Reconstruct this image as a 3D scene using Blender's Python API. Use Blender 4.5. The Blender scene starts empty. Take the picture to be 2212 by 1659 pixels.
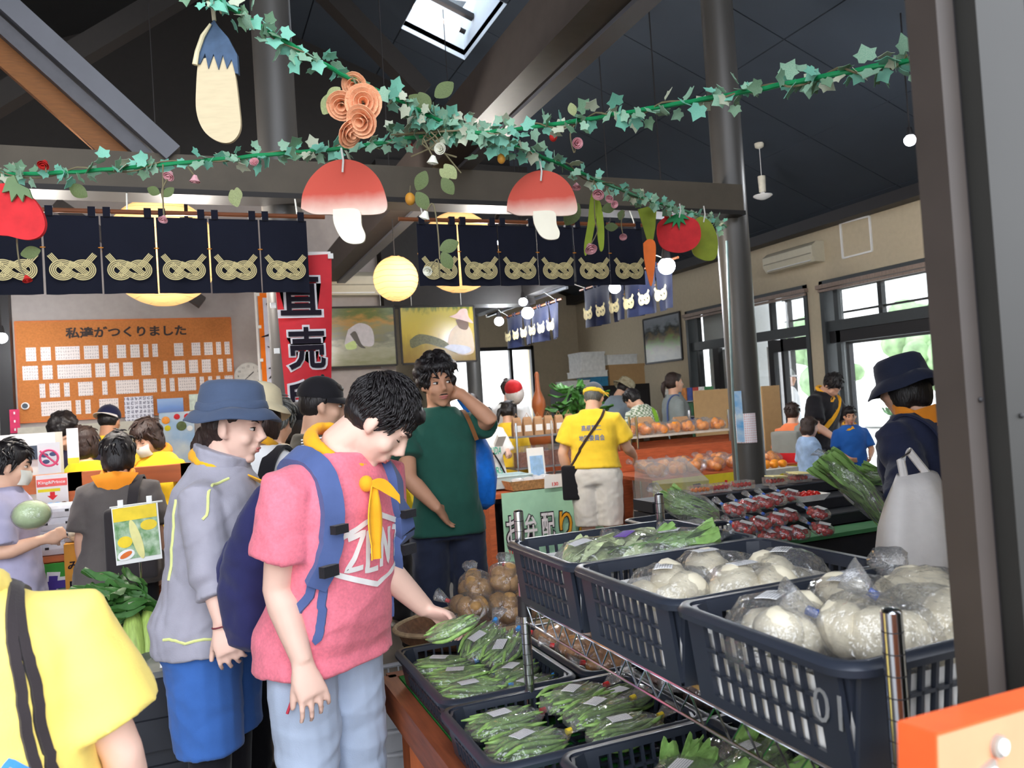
import bpy, math, random
import numpy as np
from mathutils import Vector, Matrix, Euler
from mathutils.bvhtree import BVHTree
rnd = random.Random(7)
S = bpy.context.scene
COL = S.collection
# ------------------------------------------------------------------ camera
F_PX = 1740.0
YAW, PIT, ROL = math.radians(22), math.radians(1.3), math.radians(3.7)
CAM = Vector((0, 0, 1.5))
_fh = Vector((math.sin(YAW), math.cos(YAW), 0)); _r0 = Vector((math.cos(YAW), -math.sin(YAW), 0))
FW = _fh*math.cos(PIT)+Vector((0, 0, math.sin(PIT))); _u0 = _r0.cross(FW)
RT = math.cos(ROL)*_r0-math.sin(ROL)*_u0; UP = math.sin(ROL)*_r0+math.cos(ROL)*_u0
cd = bpy.data.cameras.new('camera'); cam = bpy.data.objects.new('camera', cd); COL.objects.link(cam)
cd.sensor_width = 36; cd.lens = F_PX/2212*36; cd.clip_start = .05; cd.clip_end = 300
cam.matrix_world = Matrix.Translation(CAM) @ Matrix((RT, UP, -FW)).transposed().to_4x4()
cd.dof.use_dof = True; cd.dof.focus_distance = 2.6; cd.dof.aperture_fstop = 7.0
S.camera = cam
S.view_settings.view_transform = 'Standard'; S.view_settings.look = 'None'
S.view_settings.gamma = 1; S.view_settings.use_curve_mapping = False
S.view_settings.exposure = 1.12
# ------------------------------------------------------------------ sky (bright overcast)
w = bpy.data.worlds.new('overcast'); S.world = w; w.use_nodes = True
nt = w.node_tree; bg = nt.nodes['Background']
tc = nt.nodes.new('ShaderNodeTexCoord'); sx = nt.nodes.new('ShaderNodeSeparateXYZ'); rp = nt.nodes.new('ShaderNodeValToRGB')
nt.links.new(tc.outputs['Generated'], sx.inputs[0]); nt.links.new(sx.outputs['Z'], rp.inputs[0]); nt.links.new(rp.outputs[0], bg.inputs[0])
rp.color_ramp.elements[0].color = (.93, .95, 1, 1); rp.color_ramp.elements[1].color = (.80, .88, 1, 1)
bg.inputs[1].default_value = 2.2

# ------------------------------------------------------------------ helpers
def ray(x, y): return FW+(x-1106)/F_PX*RT-(y-829.5)/F_PX*UP
def U(x, y, d): return CAM+ray(x, y)*d
def onZ(x, y, z): v = ray(x, y); return CAM+v*((z-CAM.z)/v.z)
def onY(x, y, Y): v = ray(x, y); return CAM+v*(Y/v.y)
def onX(x, y, X): v = ray(x, y); return CAM+v*(X/v.x)
V = Vector
def c(r, g, b, k=1.0):
    f = lambda u: (u/255/12.92 if u <= 10 else ((u/255+.055)/1.055)**2.4)*k
    return (f(r), f(g), f(b), 1)
MATS = {}
def mat(name, col, rough=.6, metal=0, var=.10, scale=18, bump=0, bscale=80, emit=0, spec=.4, stretch=None, col2=None, sheen=0, alpha=1):
    if name in MATS: return MATS[name]
    m = bpy.data.materials.new(name); m.use_nodes = True; MATS[name] = m
    n = m.node_tree.nodes; L = m.node_tree.links; p = n['Principled BSDF']
    p.inputs['Base Color'].default_value = col; p.inputs['Roughness'].default_value = rough
    p.inputs['Metallic'].default_value = metal; p.inputs['Specular IOR Level'].default_value = spec
    if sheen: p.inputs['Sheen Weight'].default_value = sheen
    if alpha < 1: p.inputs['Alpha'].default_value = alpha
    t = n.new('ShaderNodeTexCoord'); src = t.outputs['Object']
    if stretch:
        mp = n.new('ShaderNodeMapping'); mp.inputs['Scale'].default_value = stretch; L.new(src, mp.inputs[0]); src = mp.outputs[0]
    if var or col2:
        nz = n.new('ShaderNodeTexNoise'); nz.inputs['Scale'].default_value = scale; nz.inputs['Detail'].default_value = 4
        L.new(src, nz.inputs['Vector'])
        rp = n.new('ShaderNodeValToRGB'); L.new(nz.outputs['Fac'], rp.inputs[0]); L.new(rp.outputs[0], p.inputs['Base Color'])
        e = rp.color_ramp.elements; e[0].position = .3; e[1].position = .7
        if col2: e[0].color = col; e[1].color = col2
        else:
            e[0].color = tuple(x*(1-var) for x in col[:3])+(1,); e[1].color = tuple(min(1, x*(1+var)) for x in col[:3])+(1,)
    if bump:
        nb = n.new('ShaderNodeTexNoise'); nb.inputs['Scale'].default_value = bscale; nb.inputs['Detail'].default_value = 5
        L.new(src, nb.inputs['Vector'])
        b = n.new('ShaderNodeBump'); b.inputs['Strength'].default_value = bump; b.inputs['Distance'].default_value = .01
        L.new(nb.outputs['Fac'], b.inputs['Height']); L.new(b.outputs[0], p.inputs['Normal'])
    if emit:
        p.inputs['Emission Color'].default_value = col; p.inputs['Emission Strength'].default_value = emit
    return m
def film(name, tint=(1, 1, 1, 1), gl=.18, bscale=35, rough=.12, bump=.9, milky=0.04):
    if name in MATS: return MATS[name]
    m = bpy.data.materials.new(name); m.use_nodes = True; MATS[name] = m
    n = m.node_tree.nodes; L = m.node_tree.links; n.clear()
    o = n.new('ShaderNodeOutputMaterial'); tr = n.new('ShaderNodeBsdfTransparent'); tr.inputs[0].default_value = tint
    g = n.new('ShaderNodeBsdfGlossy'); g.inputs['Roughness'].default_value = rough
    d = n.new('ShaderNodeBsdfDiffuse'); d.inputs[0].default_value = (.9, .9, .92, 1)
    t = n.new('ShaderNodeTexCoord'); nz = n.new('ShaderNodeTexNoise'); nz.inputs['Scale'].default_value = bscale; nz.inputs['Detail'].default_value = 3
    b = n.new('ShaderNodeBump'); b.inputs['Strength'].default_value = bump; b.inputs['Distance'].default_value = .02
    L.new(t.outputs['Object'], nz.inputs['Vector']); L.new(nz.outputs['Fac'], b.inputs['Height']); L.new(b.outputs[0], g.inputs['Normal'])
    lw = n.new('ShaderNodeLayerWeight'); lw.inputs[0].default_value = .35; L.new(b.outputs[0], lw.inputs['Normal'])
    mr = n.new('ShaderNodeMapRange'); mr.inputs['To Min'].default_value = gl*.5; mr.inputs['To Max'].default_value = min(1, gl*3); L.new(lw.outputs['Fresnel'], mr.inputs['Value'])
    m1 = n.new('ShaderNodeMixShader'); L.new(mr.outputs[0], m1.inputs[0]); L.new(tr.outputs[0], m1.inputs[1]); L.new(g.outputs[0], m1.inputs[2])
    m2 = n.new('ShaderNodeMixShader'); m2.inputs[0].default_value = milky; L.new(m1.outputs[0], m2.inputs[1]); L.new(d.outputs[0], m2.inputs[2])
    L.new(m2.outputs[0], o.inputs[0]); return m
class G:
    """collects geometry for one mesh object"""
    def __init__(s): s.v = []; s.f = []; s.m = []
    def add(s, vs, fs, mi=0):
        b = len(s.v); s.v += [V(x) for x in vs]; s.f += [tuple(i+b for i in f) for f in fs]; s.m += [mi]*len(fs); return s
    def box(s, c0, sz, rot=None, mi=0, taper=1.0):
        h = [x/2 for x in sz]; vs = []
        for z in (-1, 1):
            k = taper if z > 0 else 1
            for x, y in ((-1, -1), (1, -1), (1, 1), (-1, 1)):
                p = V((x*h[0]*k, y*h[1]*k, z*h[2]))
                if rot: p = rot @ p
                vs.append(p+V(c0))
        return s.add(vs, [(3, 2, 1, 0), (4, 5, 6, 7), (0, 1, 5, 4), (1, 2, 6, 5), (2, 3, 7, 6), (3, 0, 4, 7)], mi)
    def bar(s, a, b, w0, h0, up=(0, 0, 1), mi=0):
        a = V(a); b = V(b); d = b-a; L = d.length; d.normalize(); x = d.cross(V(up))
        if x.length < 1e-4: x = d.cross(V((1, 0, 0)))
        x.normalize(); u = x.cross(d)
        R = Matrix((x, d, u)).transposed(); return s.box((a+b)/2, (w0, L, h0), R, mi)
    def tube(s, pts, rad, n=8, caps=True, mi=0, closed=False, flat=None):
        pts = [V(p) for p in pts]; N = len(pts)
        if not hasattr(rad, '__len__'): rad = [rad]*N
        ref = None; rings = []
        for i, p in enumerate(pts):
            t = (pts[(i+1) % N]-pts[i-1]) if closed else (pts[min(i+1, N-1)]-pts[max(i-1, 0)])
            if t.length < 1e-9: t = V((0, 0, 1))
            t.normalize()
            if ref is None:
                ref = V((1, 0, 0)) if abs(t.x) < .8 else V((0, 1, 0))
                if flat is not None: ref = V(flat[0])
            a = ref-t*ref.dot(t)
            if a.length < 1e-6: a = t.orthogonal()
            a.normalize(); b = t.cross(a); ref = a
            fa, fb = (1, 1) if flat is None else (flat[1], flat[2])
            r = rad[i]; ra, rb = (r, r) if not hasattr(r, '__len__') else r
            rings.append([p+a*(ra*fa*math.cos(2*math.pi*k/n))+b*(rb*fb*math.sin(2*math.pi*k/n)) for k in range(n)])
        return s.loft(rings, caps, mi, closed)
    def loft(s, rings, caps=True, mi=0, closed=False):
        n = len(rings[0]); vs = [p for r in rings for p in r]; fs = []; N = len(rings)
        for i in range(N if closed else N-1):
            j = (i+1) % N
            for k in range(n):
                k2 = (k+1) % n; fs.append((i*n+k, i*n+k2, j*n+k2, j*n+k))
        if caps and not closed: fs += [tuple(range(n))[::-1], tuple((N-1)*n+k for k in range(n))]
        return s.add(vs, fs, mi)
    def lathe(s, prof, n=16, base=(0, 0, 0), rot=None, mi=0, caps=True):
        rings = []
        for r, z in prof:
            ring = []
            for k in range(n):
                p = V((r*math.cos(2*math.pi*k/n), r*math.sin(2*math.pi*k/n), z))
                if rot: p = rot @ p
                ring.append(p+V(base))
            rings.append(ring)
        return s.loft(rings, caps, mi)
    def ell(s, c0, r, rot=None, nu=12, nv=8, mi=0):
        vs = []; fs = []; c0 = V(c0)
        def P(p):
            p = V((p[0]*r[0], p[1]*r[1], p[2]*r[2]))
            return c0+(rot @ p if rot else p)
        vs.append(P((0, 0, -1)))
        for j in range(1, nv):
            t = math.pi*j/nv
            for i in range(nu):
                a = 2*math.pi*i/nu; vs.append(P((math.sin(t)*math.cos(a), math.sin(t)*math.sin(a), -math.cos(t))))
        vs.append(P((0, 0, 1)))
        for i in range(nu):
            i2 = (i+1) % nu
            fs.append((0, 1+i2, 1+i))
            for j in range(nv-2): fs.append((1+j*nu+i, 1+j*nu+i2, 1+(j+1)*nu+i2, 1+(j+1)*nu+i))
            fs.append((1+(nv-2)*nu+i, 1+(nv-2)*nu+i2, len(vs)-1))
        return s.add(vs, fs, mi)
    def prism(s, poly, o, ex, ey, th, mi=0):
        """2d polygon in the plane (ex,ey) at o, extruded th along ex x ey"""
        o, ex, ey = V(o), V(ex), V(ey); nz = ex.cross(ey).normalized(); n = len(poly)
        A = [o+ex*p[0]+ey*p[1] for p in poly]; B = [p+nz*th for p in A]
        return s.add(A+B, [tuple(range(n))[::-1], tuple(range(n, 2*n))]+[(i, (i+1) % n, n+(i+1) % n, n+i) for i in range(n)], mi)
    def sheet(s, fn, nu, nv, th=0.0, mi=0):
        """grid fn(u,v)->Vector ; th>0 adds thickness along normal"""
        P = [[V(fn(i/nu, j/nv)) for i in range(nu+1)] for j in range(nv+1)]
        fl = [p for r in P for p in r]; W = nu+1
        fs = [(j*W+i, j*W+i+1, (j+1)*W+i+1, (j+1)*W+i) for j in range(nv) for i in range(nu)]
        if not th: return s.add(fl, fs, mi)
        nr = []
        for j in range(nv+1):
            for i in range(nu+1):
                a = P[j][min(i+1, nu)]-P[j][max(i-1, 0)]; b = P[min(j+1, nv)][i]-P[max(j-1, 0)][i]
                q = a.cross(b); nr.append(q.normalized() if q.length > 1e-12 else V((0, 0, 1)))
        K = len(fl); bk = [p-n*th for p, n in zip(fl, nr)]
        f2 = fs+[tuple(K+i for i in f[::-1]) for f in fs]
        for i in range(nu): f2 += [(i+1, i, K+i, K+i+1), (nv*W+i, nv*W+i+1, K+nv*W+i+1, K+nv*W+i)]
        for j in range(nv): f2 += [(j*W, (j+1)*W, K+(j+1)*W, K+j*W), ((j+1)*W+nu, j*W+nu, K+j*W+nu, K+(j+1)*W+nu)]
        return s.add(fl+bk, f2, mi)
    def xf(s, M):
        s.v = [M @ p for p in s.v]; return s
    def mesh(s, name, mats, smooth=35):
        me = bpy.data.meshes.new(name); me.from_pydata([tuple(p) for p in s.v], [], s.f)
        for m in (mats if isinstance(mats, (list, tuple)) else [mats]): me.materials.append(m)
        if any(s.m): me.polygons.foreach_set('material_index', s.m)
        if smooth:
            me.shade_smooth()
            if smooth < 180: me.set_sharp_from_angle(angle=math.radians(smooth))
        me.update(); return me
    def obj(s, name, mats, parent=None, smooth=35, loc=None):
        return link(name, s.mesh(name, mats, smooth), parent, loc)
def link(name, me, parent=None, loc=None):
    """link mesh data built in WORLD coordinates; with a parent empty the transform is kept. loc: mesh is local to loc"""
    o = bpy.data.objects.new(name, me); COL.objects.link(o)
    if loc is not None: o.location = loc
    if parent is not None: attach(o, parent)
    return o
def wm(o):
    M = o.matrix_basis.copy()
    return (wm(o.parent) @ o.matrix_parent_inverse @ M) if o.parent else M
def attach(o, parent):
    o.parent = parent; o.matrix_parent_inverse = wm(parent).inverted()
def tag(o, label, cat, group=None, kind=None):
    o['label'] = label; o['category'] = cat
    if group: o['group'] = group
    if kind: o['kind'] = kind
    return o
def struct(o, label=None, cat=None):
    o['kind'] = 'structure'
    if label: o['label'] = label
    if cat: o['category'] = cat
    return o
def thing(name, label, cat, loc=(0, 0, 0), group=None, rz=0):
    o = bpy.data.objects.new(name, None); COL.objects.link(o); o.location = loc; o.rotation_euler.z = rz
    o.empty_display_size = .1
    return tag(o, label, cat, group)
def clone(o, parent=None, M=None):
    """copy thing with its parts; M = new basis matrix"""
    k = o.copy(); COL.objects.link(k)
    if M is not None: k.matrix_basis = M
    if parent is not None: k.parent = parent
    for ch in list(o.children): clone(ch, k)
    return k
def place(me_name, me, M, parent=None):
    o = bpy.data.objects.new(me_name, me); COL.objects.link(o); o.matrix_basis = M
    if parent is not None: attach(o, parent)
    return o
def frame(o, x, y, z=None):
    x = V(x).normalized(); y = V(y); y = (y-x*x.dot(y)).normalized(); z = x.cross(y)
    M = Matrix((x, y, z)).transposed().to_4x4(); M.translation = V(o); return M
def bez(pts, n):
    """catmull-rom through pts"""
    pts = [V(p) for p in pts]; out = []; N = len(pts)
    for i in range(N-1):
        p0, p1, p2, p3 = pts[max(i-1, 0)], pts[i], pts[i+1], pts[min(i+2, N-1)]
        for k in range(n):
            t = k/n; out.append(.5*((2*p1)+(p2-p0)*t+(2*p0-5*p1+4*p2-p3)*t*t+(3*p1-p0-3*p2+p3)*t**3))
    out.append(pts[-1]); return out
ORD = ['first', 'second', 'third', 'fourth', 'fifth', 'sixth', 'seventh', 'eighth', 'ninth', 'tenth', 'eleventh', 'twelfth', 'thirteenth', 'fourteenth']
_txt = {}
def text_mesh(body, m, bold=0.0, ext=.002, size=1.0, key=None):
    k = (body, m.name, bold, ext, size)
    if k in _txt: return _txt[k]
    cu = bpy.data.curves.new('lettering', 'FONT'); cu.body = body; cu.size = size; cu.extrude = ext; cu.offset = bold
    cu.align_x = 'CENTER'; cu.align_y = 'CENTER'; cu.resolution_u = 3
    o = bpy.data.objects.new('lettering', cu); COL.objects.link(o)
    dg = bpy.context.evaluated_depsgraph_get(); me = bpy.data.meshes.new_from_object(o.evaluated_get(dg))
    bpy.data.objects.remove(o); me.materials.clear(); me.materials.append(m); _txt[k] = me; return me
def text(body, m, o, ex, ey, w=None, h=None, parent=None, bold=0.0, ext=.002, name='lettering', stretch=True):
    """text centred at o, in the plane ex,ey, fitted to w x h"""
    me = text_mesh(body, m, bold, ext).copy()
    co = np.empty(len(me.vertices)*3, 'f'); me.vertices.foreach_get('co', co); co = co.reshape(-1, 3)
    mn, mx = co.min(0), co.max(0); cw, chh = mx[0]-mn[0], mx[1]-mn[1]
    kx = w/cw if w else h/chh; ky = h/chh if h else kx
    if not stretch: kx = ky = min(kx, ky)
    co[:, 0] = (co[:, 0]-(mn[0]+mx[0])/2)*kx; co[:, 1] = (co[:, 1]-(mn[1]+mx[1])/2)*ky
    me.vertices.foreach_set('co', co.ravel()); me.update()
    return place(name, me, frame(o, ex, ey), parent)
# ================================================================== STRUCTURE
X1, X2, X3 = V((1, 0, 0)), V((0, 1, 0)), V((0, 0, 1))
m_floor = mat('floor_vinyl', c(62, 58, 54), .35, var=.25, scale=3)
m_wallg = mat('wall_grey', c(166, 158, 154), .9, var=.04, bump=.05)
m_wallb = mat('wall_beige', c(196, 182, 156), .9, var=.04, bump=.05)
m_ceil = mat('ceiling_panel', c(44, 52, 62), .85, var=.08, scale=2)
m_ceilg = mat('ceiling_joint', c(12, 13, 15), .9)
m_beam = mat('beam_olive', c(84, 76, 64), .6, var=.12, scale=6, bump=.05)
m_beamd = mat('beam_black', c(30, 27, 26), .6, var=.1)
m_beamg = mat('beam_grey', c(98, 100, 108), .45, var=.08, scale=5)
m_beamb = mat('brace_lamplit', c(128, 78, 30), .6, var=.15, stretch=(1, 1, 8))  # orange lamplight put into the colour of the brace underside
m_steel = mat('column_steel', c(74, 72, 70), .38, var=.06, scale=4, spec=.5)
m_frame = mat('frame_dark', c(62, 66, 68), .4, var=.05)
m_black = mat('frame_black', c(34, 32, 34), .5, var=.05)
m_white = mat('white_matte', c(236, 236, 234), .6, var=.02)
m_out = mat('porch_white', c(214, 214, 212), .8, var=.03)
m_glass = film('window_glass', (.97, .985, .98, 1), .05, 2, .02, .02, .01)
fl = G().box((2, 6, -.06), (14, 20, .12)).obj('floor', m_floor, smooth=0); struct(fl, 'dark worn vinyl floor of the market hall', 'floor')
# walls
YW, XR, YB, YP = 9.2, 7.45, 14.7, 4.7
wb = G().box((-.95, YW+.1, 2.05), (6.1, .2, 4.1)).obj('wall_board', m_wallg, smooth=0); struct(wb, 'grey plaster wall behind the till counter', 'wall')
gb = G().box((-.1, YW+.16, 5.3), (8.0, .2, 2.4)).obj('wall_gable', m_beamd, smooth=0); struct(gb, 'black gable above the grey wall', 'wall')
wl = G().box((-4.1, 4.6, 2.3), (.2, 9.2, 4.6)).obj('wall_left', m_wallg, smooth=0); struct(wl)
wk = G()
wk.box((3.6, YB+.1, 2.5), (2.0, .2, 5)).box((7.0, YB+.1, 2.5), (1.2, .2, 5)).box((5.5, YB+.1, 3.8), (1.84, .2, 2.4)).box((5.5, YB+.1, .5), (1.84, .2, 1.0))
wk = wk.obj('wall_back', m_wallb, smooth=0); struct(wk, 'beige wall at the far end of the hall', 'wall')
ret = G().box((2.2, 11.95, 2.05), (.2, 5.3, 4.1)).obj('wall_return', m_wallg, smooth=0); struct(ret)
OP = [(8.13, 10.85), (5.2, 7.9)]
wr = G(); wr.box((XR+.12, 12.775, 1.75), (.24, 3.85, 3.5)).box((XR+.12, 8.015, 1.385), (.24, .23, 2.77)).box((XR+.12, 2.9, 1.75), (.24, 4.6, 3.5)).box((XR+.12, 8.025, 3.135), (.24, 5.65, .73))
wr = wr.obj('wall_right', m_wallb, smooth=0); struct(wr, 'beige wall with the entrance windows', 'wall')
# dark cornice on the right wall
tr = G().bar((XR-.1, .6, 3.52), (XR-.1, 14.7, 3.52), .22, .24).obj('trim_1', m_black, smooth=0); struct(tr)
# ceiling: sloping, in panels with recessed joints
SL = .39
def cz(x): return 3.45+(7.45-x)*SL if x > .6 else 3.45+(7.45-.6)*SL-(.6-x)*SL
ce = G().add([(7.6, -.2, cz(7.6)+.1), (.6, -.2, cz(.6)+.1), (-4.2, -.2, cz(-4.2)+.1), (7.6, 15, cz(7.6)+.1), (.6, 15, cz(.6)+.1), (-4.2, 15, cz(-4.2)+.1),
              (7.6, -.2, cz(7.6)+.13), (.6, -.2, cz(.6)+.13), (-4.2, -.2, cz(-4.2)+.13), (7.6, 15, cz(7.6)+.13), (.6, 15, cz(.6)+.13), (-4.2, 15, cz(-4.2)+.13)], [])
SKY = (2.27, 2.95, 6.82, 8.06)
def hole(x0, x1, y0, y1, g, z):
    pass
cg = G()
def slab(x0, x1, y0, y1, dz, th=.03):
    vs = [(x, y, cz(x)+dz+t) for t in (0, th) for x, y in ((x0, y0), (x1, y0), (x1, y1), (x0, y1))]
    return vs, [(0, 1, 2, 3), (7, 6, 5, 4), (1, 0, 4, 5), (2, 1, 5, 6), (3, 2, 6, 7), (0, 3, 7, 4)]
for x0, x1, y0, y1 in ((2.95, 7.6, -.2, 15), (.6, 2.27, -.2, 15), (2.27, 2.95, -.2, 6.82), (2.27, 2.95, 8.06, 15), (-4.2, .6, -.2, 15)):
    cg.add(*slab(x0, x1, y0, y1, .05, .06))
ceil_o = cg.obj('ceiling', m_ceilg, smooth=0); struct(ceil_o, 'dark sloping panelled ceiling', 'ceiling')
xs = [.6, 1.43, 2.27, 2.95, 3.75, 4.89, 6.03, 7.17, 7.5]; ys = [1.43+.99*i for i in range(14)]
for i in range(len(xs)-1):
    for j in range(len(ys)-1):
        a, b, p, q = xs[i], xs[i+1], ys[j], ys[j+1]
        if i == 2:
            if q <= 6.4 or p >= 8.2: pass
            elif p < 6.82: q = 6.82
            elif q > 8.06 and p < 8.06: p = 8.06
            else: continue
            if q-p < .05: continue
        G().add(*slab(a+.006, b-.006, p+.006, q-.006, 0, .05)).obj('ceiling_panel', m_ceil, ceil_o, 0)
# skylight with deep white reveal, window sash and a fluorescent tube
sk = thing('window_1', 'square skylight with white reveal in the dark ceiling', 'skylight', ((2.6, 7.4, 5.4))); sk['kind'] = 'structure'
x0, x1, y0, y1 = SKY; H0 = .55
g = G()
for (a, b) in (((x0, y0), (x1, y0)), ((x1, y0), (x1, y1)), ((x1, y1), (x0, y1)), ((x0, y1), (x0, y0))):
    g.add([(a[0], a[1], cz(a[0])), (b[0], b[1], cz(b[0])), (b[0], b[1], cz(b[0])+H0), (a[0], a[1], cz(a[0])+H0)], [(0, 1, 2, 3)])
g.obj('reveal', mat('skylight_reveal', c(214, 226, 238), .7, var=.02), sk, 0)
g = G(); g.bar((x0, y1-.34, cz(x0)+.3), (x1, y1-.34, cz(x1)+.3), .07, .05); g.bar((x0, y0+.1, cz(x0)+.4), (x1, y0+.1, cz(x1)+.4), .05, .05)
g.obj('sash', m_black, sk, 0)
G().add(*slab(x0, x1, y0, y1, H0, .01)).obj('pane', m_glass, sk, 0)
lt = thing('fluorescent_tube', 'lit fluorescent batten across the skylight opening', 'lamp', (2.6, 7.85, 5.5))
p0, p1 = V((x0+.04, y1-.18, cz(x0+.04)+.2)), V((x1-.04, y1-.18, cz(x1-.04)+.2))
G().tube([p0+(p1-p0)*.03, p1-(p1-p0)*.1], .022, 10).obj('tube', mat('tube_glow', c(255, 236, 226), emit=3), lt)
G().tube([p1-(p1-p0)*.1, p1], .026, 10).obj('end_cap', m_black, lt)
G().tube([p0, p0+(p1-p0)*.03], .026, 10).obj('end_cap', m_black, lt)
# columns
def column(x, y, r, top, label, base=0):
    t = thing('column', label, 'column', (x, y, 0)); t['kind'] = 'structure'
    G().tube([(x, y, base), (x, y, top)], r, 32).obj('shaft', m_steel, t, 60)
    G().tube([(x, y, base), (x, y, base+.015)], r*1.5, 32).obj('base_plate', m_black, t); return t
column(.575, YP+.16, .115, cz(.575)-.02, 'round steel column behind the left part of the long beam')
colB = column(3.75, YP+.1, .115, cz(3.75)-.02, 'round steel column with a laminated notice beside the citrus display')
column(3.9, 11.1, .11, cz(3.9)-.02, 'round dark column far back beside the harvest photograph')
# long beam with lower ledge, purlin along the hall, braces
t = thing('beam', 'long olive-brown beam running above the indigo curtains', 'beam', (1.4, YP, 2.84)); t['kind'] = 'structure'
G().bar((-4, YP, 2.86), (3.72, YP, 2.84), .16, .19).obj('web', m_beam, t, 0)
G().bar((-4, YP, 2.745), (3.72, YP, 2.73), .2, .03).obj('ledge', m_beamd, t, 0)
t = thing('beam', 'long grey roof beam running away towards the far wall', 'beam', (1.58, 5, 3.0)); t['kind'] = 'structure'
G().bar((1.56, .7, 3.1), (1.56, 9.2, 3.1), .2, .26).obj('web', mat('beam_brown', c(64, 57, 54), .55), t, 0)
G().bar((1.66, .7, 2.965), (1.66, 9.2, 2.965), .09, .03).obj('flange', m_beamg, t, 0)
t = thing('brace', 'grey diagonal brace rising from the long beam', 'beam', (0, YP, 2.95)); t['kind'] = 'structure'
a, b = V((.0, YP-.06, 2.94)), V((-1.3, YP-.06, 4.22)); d = V((-.07, 0, -.07))
G().bar(a, b, .1, .12, (0, 1, 0)).obj('web', m_beamg, t, 0)
G().bar(a+d+V((0, .03, 0)), b+d+V((0, .03, 0)), .07, .07, (0, 1, 0)).obj('side', mat('beam_grey2', c(84, 84, 90), .5), t, 0)
G().bar(a+d*1.75+V((0, .1, 0)), b+d*1.75+V((0, .1, 0)), .14, .06, (0, 1, 0)).obj('lamplit_underside', m_beamb, t, 0)  # lower face coloured as lit by a warm lamp
for k, (p, q, lab) in enumerate([((1.0, 7, 5.5), (2.14, 7, 4.36), 'black diagonal brace below the skylight'), ((-1.9, 7, 3.5), (.35, 7, 5.2), 'black diagonal strut in the upper left roof')]):
    struct(G().bar(p, q, .16, .18, (0, 1, 0)).obj('brace', m_beamd, None, 0), lab, 'beam')
for k, (p, q, lab) in enumerate([((-1.1, 9.0, 3.75), (.2, 9.0, 2.75), 'brown diagonal strut against the grey wall')]):
    struct(G().bar(p, q, .12, .16, (0, 1, 0)).obj('brace', mat('beam_brown', c(64, 57, 54)), None, 0), lab, 'beam')
# dark soffit header over the far bay and along the shop side
hd = G().box((3.1, 9.24, 3.55), (1.9, .34, 1.7)).obj('soffit', m_beamd, None, 0); struct(hd, 'black header above the hanging photographs', 'beam')
hd = G().box((3.95, 8.8, 2.93), (.16, 4.4, .3)).obj('soffit', m_beamd, None, 0); struct(hd, 'black header carrying the light track', 'beam')
# dark post and grey strip beside the notice board
struct(G().box((-1.62, 9.12, 1.6), (.12, .14, 3.2)).obj('pillar', m_black, None, 0), 'square black post beside the cork notice board', 'post')
# ---------------- entrance windows in the right wall
def hbar(g, y0, y1, z, h, x, d=.08): g.box((x, (y0+y1)/2, z), (d, abs(y1-y0), h))
def vbar(g, y, z0, z1, w_, x, d=.08): g.box((x, y, (z0+z1)/2), (d, w_, z1-z0))
WL = ['tall dark-framed window with inner door beside the steel column', 'wide dark-framed entrance window with bright garden behind']
for k, (a, b) in enumerate(OP):
    t = thing('window_%d' % (k+2), WL[k], 'window', (XR, (a+b)/2, 0)); t['kind'] = 'structure'
    g = G(); x = XR+.08
    hbar(g, a, b, 2.74, .05, x, .2); vbar(g, a+.03, 0, 2.76, .06, x, .2); vbar(g, b-.03, 0, 2.76, .06, x, .2)
    hbar(g, a, b, 2.19, .13, x, .12); vbar(g, b-.2, 0, 2.72, .07, x)
    g.obj('frame', m_frame, t, 0)
    g = G(); hbar(g, a-.02, b+.02, 2.69, .05, XR-.03, .07); hbar(g, a, b, 2.64, .03, XR-.02, .05)
    g.obj('blind_rail', mat('blind_wood', c(150, 130, 118), .5, var=.3, stretch=(1, 12, 1)), t, 0)
    for z in (1.06, 2.5): G().box((x, (a+b)/2-.1, 1.06 if z < 2 else 2.45), (.006, b-a-.3, 2.1 if z < 2 else .4)).obj('pane', m_glass, t, 0)
    if k == 0:
        g = G(); vbar(g, 9.75, 2.2, 2.72, .05, x); vbar(g, 10.2, 0, 2.12, .14, x); vbar(g, 8.95, 0, 2.12, .1, x); vbar(g, 8.72, 0, 2.12, .05, x); hbar(g, 8.2, 8.9, 2.03, .16, x); vbar(g, 8.9, 2.2, 2.72, .05, x)
        g.obj('mullion', m_black, t, 0)
        G().box((XR+.2, 10.2, 2.47), (.02, .95, .5)).obj('upper_blind', m_out, t, 0)
        G().box((XR+.22, 10.05, 1.3), (.02, 1.1, 1.6)).obj('lower_blind', m_out, t, 0)
        G().box((XR+.22, 9.06, 1.5), (.02, .35, 1.1)).obj('notice_sheet', mat('pale_pink', c(232, 222, 222), .8), t, 0)
    else:
        g = G(); vbar(g, 6.3, 0, 2.12, .1, x); hbar(g, a, b, 2.06, .16, x); g.obj('mullion', m_black, t, 0)
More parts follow.
